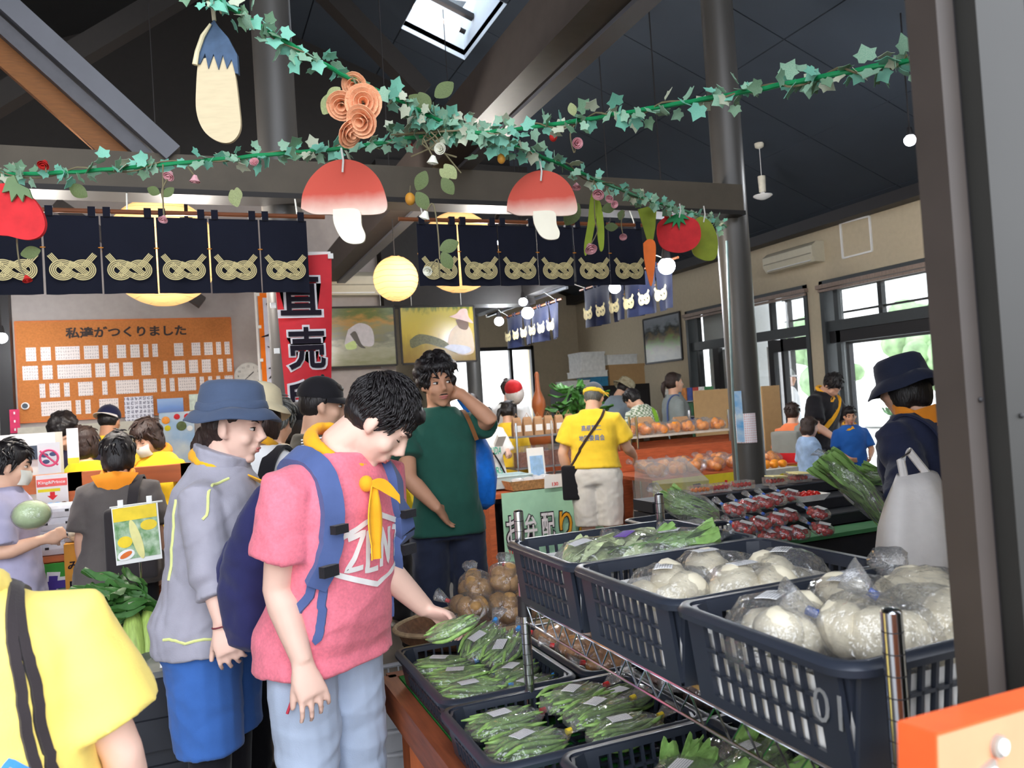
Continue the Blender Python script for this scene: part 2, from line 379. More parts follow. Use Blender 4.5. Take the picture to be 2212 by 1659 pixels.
# porch outside: outer frame with grid, white soffit, floor
t = thing('window_4', 'outer dark-framed glazing of the entrance porch', 'window', (8.95, 7.5, 0)); t['kind'] = 'structure'
g = G(); xo = 8.95
for y in (5.0, 6.55, 7.45, 8.35, 9.25, 10.2): vbar(g, y, 2.05, 2.85, .07, xo)
for y in (5.0, 7.45, 9.0, 10.2): vbar(g, y, 0, 2.1, .07, xo)
hbar(g, 4.9, 10.3, 2.88, .1, xo); hbar(g, 4.9, 10.3, 2.1, .14, xo); hbar(g, 4.9, 10.3, 2.5, .03, xo, .04); hbar(g, 5.0, 7.45, .95, .05, xo)
g.obj('frame', m_black, t, 0)
for (p, q, z0, z1) in ((5, 7.45, .98, 2.03), (9.0, 10.2, .1, 2.03), (5, 10.2, 2.17, 2.83)): G().box((xo, (p+q)/2, (z0+z1)/2), (.006, q-p, z1-z0)).obj('pane', m_glass, t, 0)
struct(G().box((8.42, 7.6, 2.98), (1.44, 5.6, .06)).obj('porch_ceiling', m_out, None, 0), 'pale porch ceiling outside the windows', 'ceiling')
struct(G().box((8.42, 10.6, 1.5), (1.44, .1, 3)).obj('wall_porch', m_out, None, 0), 'white porch side wall', 'wall')
struct(G().box((35, 10, -.14), (54, 80, .1)).obj('ground', mat('paving', c(205, 203, 196), .9, var=.05, scale=2), None, 0), 'pale paving outside', 'ground')
struct(G().box((2, -25.1, -.14), (80, 50, .1)).obj('ground', mat('paving', c(205, 203, 196), .9), None, 0), 'pale paving before the entrance', 'ground')
# far window in the back wall
t = thing('window_5', 'bright sliding window in the far beige wall', 'window', (5.5, YB, 1)); t['kind'] = 'structure'
g = G()
for z in (1.02, 2.56): g.box((5.5, YB, z), (1.84, .1, .07))
for x in (4.6, 5.94, 6.4): g.box((x, YB, 1.8), (.06, .1, 1.6))
g.obj('frame', m_black, t, 0); G().box((5.5, YB+.02, 1.8), (1.8, .006, 1.5)).obj('pane', m_glass, t, 0)
# ---------------- entrance jamb close to the camera
jm = thing('door_1', 'brown-grey metal jamb of the sliding entrance door', 'door', (.85, .63, 0)); jm['kind'] = 'structure'
m_jam = mat('jamb_metal', c(62, 55, 51), .5, var=.12, scale=7)
G().box((.793, .6445, 1.8), (.026, .039, 3.6)).obj('jamb', m_jam, jm, 0)
G().box((.8105, .645, 1.8), (.009, .03, 3.6)).obj('seal', m_black, jm, 0)
G().box((.854, .625, 1.8), (.078, .04, 3.6)).obj('door_stile', mat('stile_grey', c(42, 41, 38), .5, var=.1, scale=5), jm, 0)
G().box((.901, .63, 1.8), (.016, .03, 3.6)).obj('seal', m_black, jm, 0)
G().box((.95, .625, 1.8), (.082, .045, 3.6)).obj('door_stile', mat('stile_grey', c(42, 41, 38)), jm, 0)
for x, y, z in ((.8, .6235, 1.47), (.835, .6035, 1.45)): G().ell((x, y, z), (.003, .002, .003), None, 8, 6).obj('screw', m_black, jm)
struct(G().box((4.3, .64, 1.8), (6.3, .05, 3.6)).obj('wall_front', m_wallb, None, 0), 'front wall beside the entrance', 'wall')
# ---------------- lamps of the hall
def point(loc, e, r=.05, col=(1, .93, .85), name='lamp_light', parent=None):
    l = bpy.data.lights.new(name, 'POINT'); l.energy = e; l.shadow_soft_size = r; l.color = col
    o = bpy.data.objects.new(name, l); COL.objects.link(o); o.location = loc
    if parent: attach(o, parent)
    return o
m_paper = mat('lantern_paper', c(255, 204, 132), .8, var=.12, scale=5, emit=.42)
m_rib = mat('lantern_rib', c(196, 150, 96), .8, emit=.3)
def lantern(px, py, depth, r, label, sq=1.0, e=55):
    p = U(px, py, depth); t = thing('paper_lantern', label, 'lantern', p, 'round paper lanterns')
    g = G(); n = 40; prof = []
    for i in range(61):
        a = -math.pi/2+math.pi*i/60*.97+.05; prof.append((max(.02, r*math.cos(a)*(1-.012*(1-abs(math.sin(i*math.pi/5))))), r*sq*math.sin(a)))
    g.lathe(prof, n, p); g.obj('shade', m_paper, t, 180)
    for i in range(1, 12):
        a = -math.pi/2+math.pi*i/12; rr = r*math.cos(a)+.001
        G().tube([p+V((rr*math.cos(q*math.pi/16), rr*math.sin(q*math.pi/16), r*sq*math.sin(a)+.004*math.sin(q))) for q in range(32)], .0016, 5, closed=True).obj('rib', m_rib, t)
    G().tube([p+V((0, 0, r*sq)), V((p.x, p.y, min(cz(p.x)-.03, p.z+2.2)))], .004, 6).obj('cord', m_black, t)
    point(p, e, r*1.02, (1, .78, .5), parent=t); t['group'] = 'round paper lanterns'
    return t
lantern(855, 602, 6.2, .172, 'glowing round paper lantern below the mushroom cutout')
lantern(350, 545, 6.0, .40, 'large paper lantern behind the left indigo curtain', e=70)
lantern(990, 545, 7.2, .36, 'large paper lantern behind the right indigo curtain', e=70)
m_bulb = mat('bulb_glow', c(240, 246, 255), emit=22)
def spot(px, py, dep, r, label, arm=None, e=110):
    p = U(px, py, dep); t = thing('spot_lamp', label, 'lamp', p, 'lit spot bulbs on the tracks')
    G().ell(p, (r, r, r*.95), None, 16, 10).obj('bulb', m_bulb, t, 180)
    G().tube([p+V((0, 0, r*.8)), p+V((0, 0, r*2.2))], [r*.6, r*.35], 10).obj('socket', m_black, t)
    G().tube([p+V((0, 0, r*2)), V((p.x, p.y, cz(p.x)))], .006, 8).obj('stem', m_black, t)
    point(p, e, r*1.05, (.93, .96, 1), parent=t); return t
for i, a in enumerate([(1078, 694, 10.4, .06, 'lit spot bulb lowest on the light track'), (1140, 676, 9.8, .075, 'lit spot bulb in front of the small curtain'), (1130, 652, 9.4, .05, 'small lit spot bulb highest on the light track'),
                       (1328, 622, 7.6, .055, 'lit spot bulb between curtain and carrot cutout'), (1440, 575, 7.0, .075, 'bright spot bulb just right of the carrot cutout'), (1966, 303, 6.2, .045, 'lit spot bulb beside the entrance jamb')]): spot(*a)
spot(3, 730, 7.2, .05, 'lit spot bulb at the left edge beside the notice board', e=80)
for i, (x, lab) in enumerate(((-.75, 'spot lamp behind the beam above the first curtain panels'), (.05, 'spot lamp behind the beam near the left column'), (1.95, 'spot lamp behind the beam above the right curtain'))):  # outer two lamps are added out of sight to brighten the wall
    p = V((x, YP+.28, 2.56)); t = thing('spot_lamp', lab, 'lamp', p, 'spot lamps behind the long beam'); G().tube([p+V((0, 0, .13)), p+V((0, .02, .03))], [.035, .045], 14).obj('housing', m_black, t); G().ell(p+V((0, .025, .01)), (.036, .036, .03), None, 12, 8).obj('bulb', m_bulb, t); G().bar(p+V((0, 0, .12)), V((x, YP+.09, 2.8)), .02, .02).obj('arm', m_black, t, 0)
    point(p+V((0, .05, -.03)), 45, .04, (1, .93, .84), parent=t)
tk = thing('light_track', 'metal light track under the black header', 'lamp track', (4.05, 9.4, 2.8))
G().bar((4.06, 8.2, 2.76), (4.06, 10.8, 2.76), .035, .03).obj('rail', mat('track_metal', c(140, 144, 150), .3, 1), tk, 0)
G().box((4.06, 10.81, 2.76), (.045, .02, .04)).obj('end_cap', m_white, tk, 0)
for px, py, dep, lab in ((1648, 425, 8.6, 'unlit pendant lamp with flat white shade'),):
    p = U(px, py, dep); t = thing('pendant_lamp', lab, 'lamp', p)
    top = V((p.x, p.y, cz(p.x)))
    G().lathe([(.004, -.03), (.03, -.028), (.07, -.012), (.1, .008), (.098, .016), (.03, .02), (.02, .05)], 24, p).obj('shade', m_white, t)
    G().tube([p+V((0, 0, .05)), p+V((0, 0, .22))], [.035, .04], 16).obj('socket', mat('cream_plastic', c(214, 208, 190), .5), t)
    G().tube([p+V((0, 0, .22)), top], .003, 6).obj('cord', m_white, t)
    G().lathe([(.05, 0), (.045, -.04), (.02, -.055)], 16, top).obj('ceiling_rose', mat('cream_plastic', c(214, 208, 190)), t)
p = ray(1430, 393); k = (3.45+7.45*SL-1.5)/(p.z+SL*p.x); p = CAM+p*k
t = thing('ceiling_rose', 'small cream ceiling rose above the citrus shelves', 'ceiling fitting', p); G().lathe([(.06, 0), (.055, -.05), (.02, -.07)], 16, p).obj('cover', mat('cream_plastic', c(214, 208, 190)), t)
# ---------------- air conditioners
def aircon(o, ex, ey, L, H, D, label):
    t = thing('air_conditioner', label, 'air conditioner', o); M = frame(o, ex, ey)  # ex length, ey out from wall
    g = G(); prof = [(0, 0), (0, H), (.6*D, H), (D, .78*H), (D, .3*H), (.75*D, .02*H)]
    g.prism([(a[0], a[1]) for a in prof], M @ V((0, 0, 0)), ey, (0, 0, 1), L if V(ey).cross(V((0, 0, 1))).dot(V(ex)) > 0 else -L)
    g.obj('body', mat('aircon_cream', c(205, 198, 176), .45, var=.03), t, 40)
    a0 = V(o)+V(ey)*(.8*D)+V((0, 0, .1*H)); G().bar(a0+V(ex)*.06, a0+V(ex)*(L-.06), .05, .012).obj('louvre', m_white, t, 0)
    a0 = V(o)+V(ey)*(D+.002)+V((0, 0, .42*H)); G().bar(a0+V(ex)*.02, a0+V(ex)*(L-.02), .006, .012).obj('grille_line', mat('aircon_line', c(150, 144, 126)), t, 0)
    return t
aircon((XR, 8.7, 3.0), (0, -1, 0), (-1, 0, 0), .92, .26, .2, 'cream wall air conditioner above the entrance windows')
aircon((1.1, YW, 2.82), (1, 0, 0), (0, -1, 0), 1.0, .27, .2, 'wall air conditioner behind the red banner')
t = thing('wall_frame', 'empty white square frame beside the air conditioner', 'frame', (XR, 7.3, 3.2)); cs = [onX(x, y, XR-.01) for x, y in ((1815, 483), (1878, 467), (1884, 542), (1821, 558))]
for i in range(4): G().bar(cs[i], cs[(i+1) % 4], .02, .022, (1, 0, 0)).obj('rail', m_white, t, 0)
# ================================================================== PEOPLE (builder)
BAKE = []
AFTER = []
def rem(g, name, mats, parent, vox=.01, sm=3, wr=0.0, wk=30, post=None, seed=0):
    me = g.mesh(name, mats, 0); o = bpy.data.objects.new(name, me); COL.objects.link(o); o.parent = parent
    r = o.modifiers.new('r', 'REMESH'); r.mode = 'VOXEL'; r.voxel_size = vox; r.use_smooth_shade = True
    if sm: q = o.modifiers.new('s', 'SMOOTH'); q.iterations = sm; q.factor = .5
    BAKE.append((o, wr, wk, post, seed)); return o
def bake_all():
    dg = bpy.context.evaluated_depsgraph_get(); dg.update(); out = []
    for o, wr, wk, post, seed in BAKE: out.append(bpy.data.meshes.new_from_object(o.evaluated_get(dg)))
    for (o, wr, wk, post, seed), me in zip(BAKE, out):
        n = len(me.vertices); co = np.empty(n*3, 'f'); me.vertices.foreach_get('co', co); co = co.reshape(-1, 3)
        if wr:
            nm = np.empty(n*3, 'f'); me.vertex_normals.foreach_get('vector', nm); nm = nm.reshape(-1, 3)
            rs = np.random.RandomState(seed+3); d = np.zeros(n)
            for i in range(6):
                k = rs.normal(size=3); k[2] *= 1.3; k *= wk*rs.uniform(.5, 1.5)/np.linalg.norm(k); q = rs.normal(size=3)*wk*.45
                d += (1-np.abs(np.sin(co @ k+1.7*np.sin(co @ q+rs.uniform(0, 6))+rs.uniform(0, 6))))**2*rs.choice([-1, 1, 1])
            co = co+nm*(d*wr)[:, None]; me.vertices.foreach_set('co', co.astype('f').ravel())
        if post: post(co, me)
        me.shade_smooth(); me.update()
        old = o.data; o.modifiers.clear(); o.data = me; me.name = o.name
    BAKE.clear()
def face_mat(me, co, fn):
    """fn(face centres) -> material index array"""
    me.update(); fc = np.empty(len(me.polygons)*3, 'f'); me.polygons.foreach_get('center', fc)
    me.polygons.foreach_set('material_index', fn(fc.reshape(-1, 3)).astype('i'))
SK = [mat('skin_light', c(236, 196, 178), .55, var=.04, scale=12, spec=.35), mat('skin_tan', c(200, 148, 118), .55, var=.05, scale=12), mat('skin_mid', c(222, 176, 150), .55, var=.05, scale=12), mat('skin_shade', c(176, 124, 98), .55, var=.05, scale=12)]
m_hair = mat('hair_black', c(26, 22, 24), .45, var=.4, scale=90, bump=.4, bscale=160, stretch=(1, 1, .25), spec=.5)
m_hairb = mat('hair_brown', c(50, 36, 32), .5, var=.35, scale=90, bump=.4, bscale=160, stretch=(1, 1, .25))
m_hairg = mat('hair_grey', c(96, 98, 96), .5, var=.4, scale=110, bump=.4, bscale=160, stretch=(1, 1, .25))
m_lip = mat('lip', c(196, 118, 112), .5); m_brow = mat('brow', c(44, 34, 32), .7); m_eye = mat('eye_white', c(226, 220, 214), .25); m_iris = mat('iris', c(30, 22, 18), .2)
def fab(name, col, var=.06, rough=.85, bump=.12, bs=260, sc=14, sheen=.15, col2=None): return mat(name, col, rough, var=var, scale=sc, bump=bump, bscale=bs, sheen=sheen, spec=.2, col2=col2)
m_ker = fab('kerchief_yellow', c(250, 178, 40), .12); m_mask = fab('mask_white', c(222, 220, 210)); m_yel = fab('shirt_yellow', c(248, 208, 60)); m_blk = fab('cloth_black', c(28, 27, 32))
def rx(a): return Matrix.Rotation(math.radians(a), 3, 'X')
def ry(a): return Matrix.Rotation(math.radians(a), 3, 'Y')
def rzz(a): return Matrix.Rotation(math.radians(a), 3, 'Z')
class Person:
    def __init__(s, label, at, face, H=1.7, lean=0, side=0, head=(0, 0, 0), armR=None, armL=None, girth=1.0, skin=0, vox=.011, legs=None, handR=None, handL=None, hands=True, fem=False, seed=0, sh=1.0, group=None, twist=0):
        s.k = H/1.72; s.e = thing('person', label, 'person', (at[0], at[1], at[2] if len(at) > 2 else 0), group, -math.radians(face)); s.g = girth; s.vox = vox; s.skin = SK[skin]; s.seed = seed; s.fem = fem; s.face = face
        s.L = rx(-lean) @ ry(side); s.tw = rzz(-twist)
        k = s.k; s.piv = V((0, 0, .95*k))
        s.hR = rzz(-head[1]) @ rx(-head[0]) @ ry(head[2])
        nb = s.T((0, -.012, 1.475)); s.nb = nb; s.hc = nb+s.hR @ V((0, .022, .128))*k
        sw = .178*sh*(.92 if fem else 1)
        s.sh = {'R': s.T((sw, -.01, 1.372)), 'L': s.T((-sw, -.01, 1.372))}
        s.arm = {}
        for sd, a in (('R', armR), ('L', armL)):
            q = 1 if sd == 'R' else -1
            if a is None: a = ((.05*q, -.03, -.27), (.06*q, .05, -.51))
            if isinstance(a, str): s.arm[sd] = None; continue
            if isinstance(a[0], Vector):  # world targets
                M = Matrix.Translation(s.e.location) @ Matrix.Rotation(-math.radians(face), 4, 'Z'); s.arm[sd] = [M.inverted() @ a[0], M.inverted() @ a[1]]
            else: s.arm[sd] = [s.sh[sd]+V(a[0])*k, s.sh[sd]+V(a[1])*k]
        s.hand = {'R': handR, 'L': handL}
        s.leg = legs or {'R': ((.095, .01, .49), (.1, -.02, .085), 8), 'L': ((-.095, .01, .49), (-.1, -.02, .085), -8)}
        s._body(hands)
    def T(s, p):
        p = V(p); t = max(0, min(1, (p.z-1.0)/.4)); q = V((p.x, p.y, p.z))*s.k
        if p.z > 1.0: q = s.piv+Matrix.Rotation(0, 3, 'Z') @ (s.tw @ (q-s.piv) if t > 0 else q-s.piv)
        return s.piv+s.L @ (q-s.piv) if p.z > .9 else q
    def Hd(s, p): return s.hc+s.hR @ (V(p)*s.k)
    def W(s, p): return Matrix.Translation(s.e.location) @ Matrix.Rotation(-math.radians(s.face), 4, 'Z') @ V(p)
    SEC = [(.7, .19, .12, 0), (.84, .184, .122, 0), (.93, .178, .12, -.008), (1.02, .155, .11, .002), (1.12, .148, .105, .006), (1.24, .162, .115, .006), (1.33, .168, .112, 0), (1.38, .158, .1, -.006), (1.42, .122, .085, -.01), (1.45, .086, .07, -.013), (1.475, .066, .062, -.014)]
    def torso(s, g, z0, z1, off=0.0, flare=0.0, n=24, belly=0.0):
        S_ = [a for a in s.SEC]; zs = [z0]+[a[0] for a in S_ if z0+.02 < a[0] < z1-.005]+[z1]; rings = []
        for z in zs:
            for i in range(len(S_)-1):
                if z <= S_[i+1][0] or i == len(S_)-2:
                    a, b = S_[i], S_[i+1]; t = max(0, min(1, (z-a[0])/(b[0]-a[0]))); break
            hx, hy, oy = [a[j]+(b[j]-a[j])*t for j in (1, 2, 3)]
            gg = s.g if z < 1.4 else 1+(s.g-1)*.3
            if s.fem and z > 1.2: hx *= .93
            fl = flare*max(0, (1.2-z))/.4; by = belly*math.exp(-((z-1.05)/.14)**2)
            hx = hx*gg+off+fl; hy = hy*gg+off+fl+by*.5; oy += by*.5; ring = []
            if s.fem: hy += .02*math.exp(-((z-1.26)/.06)**2); oy += .012*math.exp(-((z-1.26)/.06)**2)
            for k in range(n):
                a_ = 2*math.pi*k/n; cx, cy = math.cos(a_), math.sin(a_); e = .82
                ring.append(s.T((hx*math.copysign(abs(cx)**e, cx), oy+hy*math.copysign(abs(cy)**e, cy), z)))
            rings.append(ring)
        g.loft(rings)
    def _body(s, hands):
        g = G(); k = s.k; s.torso(g, .84, 1.475, -.004)
        R = s.hR; hd = s.Hd
        def E(c0, r, rot=None): g.ell(hd(c0), [x*k for x in r], R @ rot if rot else R, 16, 12)
        E((0, -.014, .036), (.075, .096, .082)); E((0, .022, -.03), (.064, .072, .084)); E((0, .03, -.075), (.048, .055, .04)); E((0, .07, -.1), (.024, .02, .017))
        E((0, .076, .028), (.05, .018, .013)); E((.036, .06, -.03), (.026, .027, .028)); E((-.036, .06, -.03), (.026, .027, .028))
        g.tube([hd((0, .088, .018)), hd((0, .102, -.008)), hd((0, .113, -.028))], [.009*k, .011*k, .0145*k], 10); E((.011, .1, -.032), (.009, .011, .008)); E((-.011, .1, -.032), (.009, .011, .008))
        E((0, .089, -.058), (.026, .013, .012)); E((0, .085, -.07), (.022, .013, .01))
        for q in (1, -1):
            E((.077*q, -.004, -.008), (.011, .021, .034), rzz(-20*q) @ rx(12)); E((.074*q, .008, -.03), (.009, .01, .014))
        g.tube([s.T((0, -.015, 1.42)), s.nb+V((0, 0, .01*k)), s.Hd((0, -.022, -.05))], [.075*k, .057*k, .058*k], 16)
        for sd, q in (('R', 1), ('L', -1)):
            if s.arm.get(sd) is None: continue
            a, (el, wr_) = s.sh[sd], s.arm[sd]; gg = (s.g+1)/2*k*(.88 if s.fem else 1)
            g.tube([a+(s.T((0, -.01, 1.39))-a)*.3, a, a+(el-a)*.35, a+(el-a)*.75, el, el+(wr_-el)*.25, el+(wr_-el)*.6, wr_], [.05*gg, .056*gg, .05*gg, .044*gg, .041*gg, .044*gg, .037*gg, .028*gg], 14)
            if hands: s._hand(g, sd, wr_, el)
        for sd, q in (('R', 1), ('L', -1)):
            kn, an, toe = s.leg[sd]; kn, an = V(kn)*k, V(an)*k; hp = V((.088*q, 0, .9))*k; gg = (s.g+1)/2*k
            g.tube([hp+V((0, 0, .04*k)), hp, hp+(kn-hp)*.4, kn, kn+(an-kn)*.3+V((0, -.012*k, 0)), kn+(an-kn)*.7, an, an-V((0, 0, .05*k))], [.09*gg, .092*gg, .078*gg, .056*gg, .056*gg, .044*gg, .037*gg, .038*gg], 14)
            f = rzz(-toe) @ V((0, 1, 0)); fz = an.z-.085*k
            g.tube([an+f*(-.05*k)-V((0, 0, .045*k)), an+f*(.03*k)-V((0, 0, .04*k)), an+f*(.11*k)-V((0, 0, .055*k)), an+f*(.175*k)-V((0, 0, .062*k))], [(.034*k, .036*k), (.04*k, .042*k), (.045*k, .028*k), (.036*k, .02*k)], 12, flat=((f.y, -f.x, 0), 1, 1))
        s.body = rem(g, 'body', s.skin, s.e, s.vox*.8 if hands else s.vox, 3)
    def _hand(s, g, sd, w_, el):
        k = s.k; q = 1 if sd == 'R' else -1; sp = s.hand[sd] or {}
        f = V(sp['f']) if 'f' in sp else (w_-el); f.normalize()
        pn = V(sp['p']) if 'p' in sp else V((-q, 0.0, 0.0)); pn = (pn-f*pn.dot(f)).normalized()
        lat = pn.cross(f)*q  # towards the thumb
        curl = sp.get('curl', 22); A = lambda a, b, d: w_+f*(a*k)+lat*(b*k)+pn*(d*k)
        g.tube([w_-f*.02*k, A(.02, .004, 0), A(.055, .004, 0), A(.088, .002, .002)], [(.028*k, .021*k), (.034*k, .019*k), (.042*k, .017*k), (.041*k, .014*k)], 14, flat=(tuple(lat), 1, 1))
        for i, (b, L) in enumerate(((.034, .07), (.0118, .078), (-.0105, .073), (-.032, .058))):
            p = A(.082, b, .002); d = (f+lat*(b*5)).normalized(); pts = [p-f*.012*k, p]; a = 0
            for j, fr in enumerate((.42, .32, .26)):
                a += math.radians(curl*(1+.15*j)+i*sp.get('fan', 2)); dd = d*math.cos(a)+pn*math.sin(a); p = p+dd*(L*fr*k); pts.append(p)
            g.tube(pts, [.009*k, .0088*k, .0082*k, .0078*k, .006*k], 8)
        th = math.radians(sp.get('thumb', 38)); p = A(.022, .024, .004); d = f*math.cos(th)+lat*math.sin(th)+pn*sp.get('tp', .35); d.normalize()
        p2 = p+d*(.035*k); d2 = (d+pn*sp.get('tc', .2)+f*.25).normalized(); p3 = p2+d2*(.03*k); p4 = p3+(d2+f*.2).normalized()*(.025*k)
        g.tube([p-d*.012*k, p, p2, p3, p4], [.014*k, .0155*k, .0115*k, .0105*k, .0075*k], 8)
    def eyes(s, closed=False, look=0, brow=1.0, mouth=.024, up=0):
        hd, R, k = s.Hd, s.hR, s.k; n = 'eye'
        for q in (1, -1):
            if closed:
                G().tube([hd((q*(.019+.009*i), .0868-.0035*(i-1.5)**2*.8-.001*i, .0035-.0022*math.sin(i*math.pi/3))) for i in range(4)], [.0012, .002, .002, .0012], 6).obj('eyelashes', m_iris, None).parent = s.e
            else:
                o = G().ell(hd((q*.031, .0795, .004)), (.0135*k, .0085*k, .006*k), R, 12, 8).obj('eye', m_eye, None); o.parent = s.e
                i_ = G().ell(hd((q*.031+look*.004, .0865, .0035+up)), (.0055*k, .003*k, .0055*k), R, 10, 6).obj('iris', m_iris, None); i_.parent = o
                G().tube([hd((q*(.017+.009*i), .0868-.0022*(i-1)**2, .0085+.002*math.sin(i*math.pi/3))) for i in range(4)], [.001, .0022, .0022, .001], 6).obj('eyelashes', m_iris, None).parent = s.e
            if brow: G().tube([hd((q*(.014+.0105*i), .0935-.0028*i**1.5, .026+.005*math.sin(i*math.pi/3.2)+.0015*i)) for i in range(4)], [.002*brow, .004*brow, .0035*brow, .0012], 6).obj('eyebrow', m_brow, None).parent = s.e
        if mouth:
            g = G(); g.tube([hd((mouth*t, .1005-.012*t*t, -.0615+.0016*abs(t))) for t in (-1, -.5, 0, .5, 1)], [.0012, .0045, .0035, .0045, .0012], 8); g.tube([hd((mouth*.85*t, .0965-.011*t*t, -.0695)) for t in (-1, -.5, 0, .5, 1)], [.001, .0045, .0055, .0045, .001], 8)
            g.obj('lips', m_lip, None).parent = s.e
    def shirt(s, m, sleeve=.55, hem=.82, off=.018, flare=.02, name='shirt', wr=.0022, loose=.0, sr=.07, neck=1.472, belly=0, post=None, wk=28, cuff=None, sides='RL'):
        g = G(); s.torso(g, hem, neck, off, flare, belly=belly); k = s.k
        for sd in sides:
            if s.arm.get(sd) is None or sleeve <= 0: continue
            a, (el, wr_) = s.sh[sd], s.arm[sd]; r = sr*k*(s.g+1)/2*(.9 if s.fem else 1); inn = a+(s.T((0, -.01, 1.38))-a)*.35
            if sleeve <= 1: g.tube([inn, a, a+(el-a)*sleeve*.5, a+(el-a)*sleeve], [r*.8, r*.9, r*.98, r*1.06], 16)
            else: g.tube([inn, a, a+(el-a)*.5, a+(el-a)*.9, el+(wr_-el)*.15, el+(wr_-el)*(sleeve-1)*.6, el+(wr_-el)*(sleeve-1)], [r*.8, r*.9, r*.9, r*.85, r*.86, r*.72, r*(cuff or .62)], 16)
        return rem(g, name, m, s.e, s.vox, 2, wr, wk, post, s.seed)
    def pants(s, m, to=.09, off=.012, name='trousers', wr=.0022, top=1.0, post=None, wide=1.0, wk=24):
        g = G(); k = s.k; s.torso(g, .84, top, off)
        for sd, q in (('R', 1), ('L', -1)):
            kn, an, toe = s.leg[sd]; kn, an = V(kn)*k, V(an)*k; hp = V((.088*q, 0, .9))*k; gg = (s.g+1)/2*k*wide
            pts = [hp+V((0, 0, .03*k)), hp, hp+(kn-hp)*.5, kn, kn+(an-kn)*.5, an]; rr = [.096*gg, .1*gg, .093*gg, .08*gg, .076*gg, .072*gg]
            out, ro = [], []
            for i, p in enumerate(pts):
                if p.z >= to*k: out.append(p); ro.append(rr[i])
                else:
                    a = pts[i-1]; t = (a.z-to*k)/max(1e-6, a.z-p.z); out.append(a+(p-a)*t); ro.append(rr[i-1]+(rr[i]-rr[i-1])*t+.004*k); break
            g.tube(out, ro, 16)
        if s.vox >= .014 and to < .2: s.shoes(MATS.get('shoe_dark') or mat('shoe_dark', c(50, 46, 46), .6))
        return rem(g, name, m, s.e, s.vox, 2, wr, wk, post, s.seed+5)
    def shoes(s, m, name='shoe', sole=None):
        k = s.k
        for sd in 'RL':
            kn, an, toe = s.leg[sd]; an = V(an)*k; f = rzz(-toe) @ V((0, 1, 0)); g = G()
            g.tube([an+f*(-.07*k)-V((0, 0, .04*k)), an+f*(-.01)-V((0, 0, .032*k)), an+f*(.09*k)-V((0, 0, .048*k)), an+f*(.16*k)-V((0, 0, .058*k)), an+f*(.2*k)-V((0, 0, .066*k))], [(.03*k, .03*k), (.045*k, .05*k), (.052*k, .038*k), (.047*k, .03*k), (.025*k, .018*k)], 14, flat=((f.y, -f.x, 0), 1, 1))
            rem(g, name, m, s.e, .008, 2)
    def hair(s, m=None, style='short', tuft=120, L=.05, seed=1, vol=1.0, tr=.008, tw=1.0):
        m = m or m_hair; g = G(); R = s.hR; k = s.k; hd = s.Hd; rn = random.Random(seed+s.seed*7)
        def E(c0, r, rot=None): g.ell(hd(c0), [x*k for x in r], R @ rot if rot else R, 18, 14)
        v = vol
        E((0, -.02, .047), (.083*v, .096*v, .088*v)); E((0, -.034, .005), (.082*v, .082*v, .082*v)); E((0, .045, .082), (.055, .045, .03*v))
        if style == 'short': E((.07, -.01, .025), (.016, .035, .04)); E((-.07, -.01, .025), (.016, .035, .04))
        if style in ('bob', 'long'):
            for q in (1, -1): E((.068*q, -.012, -.03), (.026, .055, .085)); 
            E((0, -.055, -.04), (.078, .06, .09)); E((0, .055, .07), (.06, .04, .04))
        if style == 'long':
            g.tube([hd((0, -.06, -.03)), hd((0, -.08, -.13)), hd((0, -.085, -.2))], [(.075*k, .05*k), (.075*k, .04*k), (.06*k, .025*k)], 14)
        if style == 'nape':
            E((0, -.06, -.03), (.062, .045, .06)); g.tube([hd((0, -.09, -.03)), hd((0, -.11, -.09)), hd((.02, -.09, -.16))], [.035*k, .034*k, .012*k], 12)
        if style == 'pony':
            g.tube([hd((0, -.1, .02)), hd((0, -.135, .0)), hd((0, -.15, -.07)), hd((0, -.14, -.17))], [.02*k, .03*k, .028*k, .008*k], 10)
        if style == 'tails':
            for q in (1, -1): g.tube([hd((.05*q, -.07, .02)), hd((.085*q, -.1, .0)), hd((.1*q, -.1, -.08)), hd((.1*q, -.08, -.15))], [.02*k, .026*k, .022*k, .006*k], 10)
        if style == 'bun': E((0, -.12, -.01), (.035, .035, .035))
        if style == 'curly':
            for i in range(60):
                a = rn.uniform(0, 2*math.pi); z = rn.uniform(-.55, 1); rr = math.sqrt(1-z*z); p = V((rr*math.cos(a)*.092, -.025+rr*math.sin(a)*.1, .045+z*.095))
                if p.y > .06 and p.z < .06: continue
                E(p, (.022, .022, .022))
        o = rem(g, 'hair', m, s.e, s.vox*.7, 1, .0016, 90, None, seed)
        if tuft:
            t = G()
            for i in range(tuft):
                a = rn.uniform(0, 2*math.pi); z = rn.uniform(-.35, 1); rr = math.sqrt(max(0, 1-z*z)); n = V((rr*math.cos(a), rr*math.sin(a), z))
                p = V((n.x*.083*v, -.02+n.y*.097*v, .045+n.z*.088*v))
                if p.y > .055 and p.z < .065 or (abs(p.x) > .06 and p.z < .0 and p.y > -.02): continue
                fl = V((n.x*.4+rn.uniform(-.5, .5)*tw, .55+rn.uniform(-.6, .5)*tw if n.z > .3 else -.1, -.9+max(0, n.z)*.9)); fl = (fl-n*fl.dot(n)*.92).normalized(); ln = L*rn.uniform(.6, 1.3)
                t.tube([hd(p-n*.006), hd(p+n*.006+fl*ln*.4), hd(p+n*.008+fl*ln*.8), hd(p+n*.002+fl*ln*1.15)], [tr*k, tr*k, tr*.65*k, .001], 5)
            h = t.obj('hair_tufts', m, None, 180); h.parent = o; h['kind'] = 'stuff'
        return o
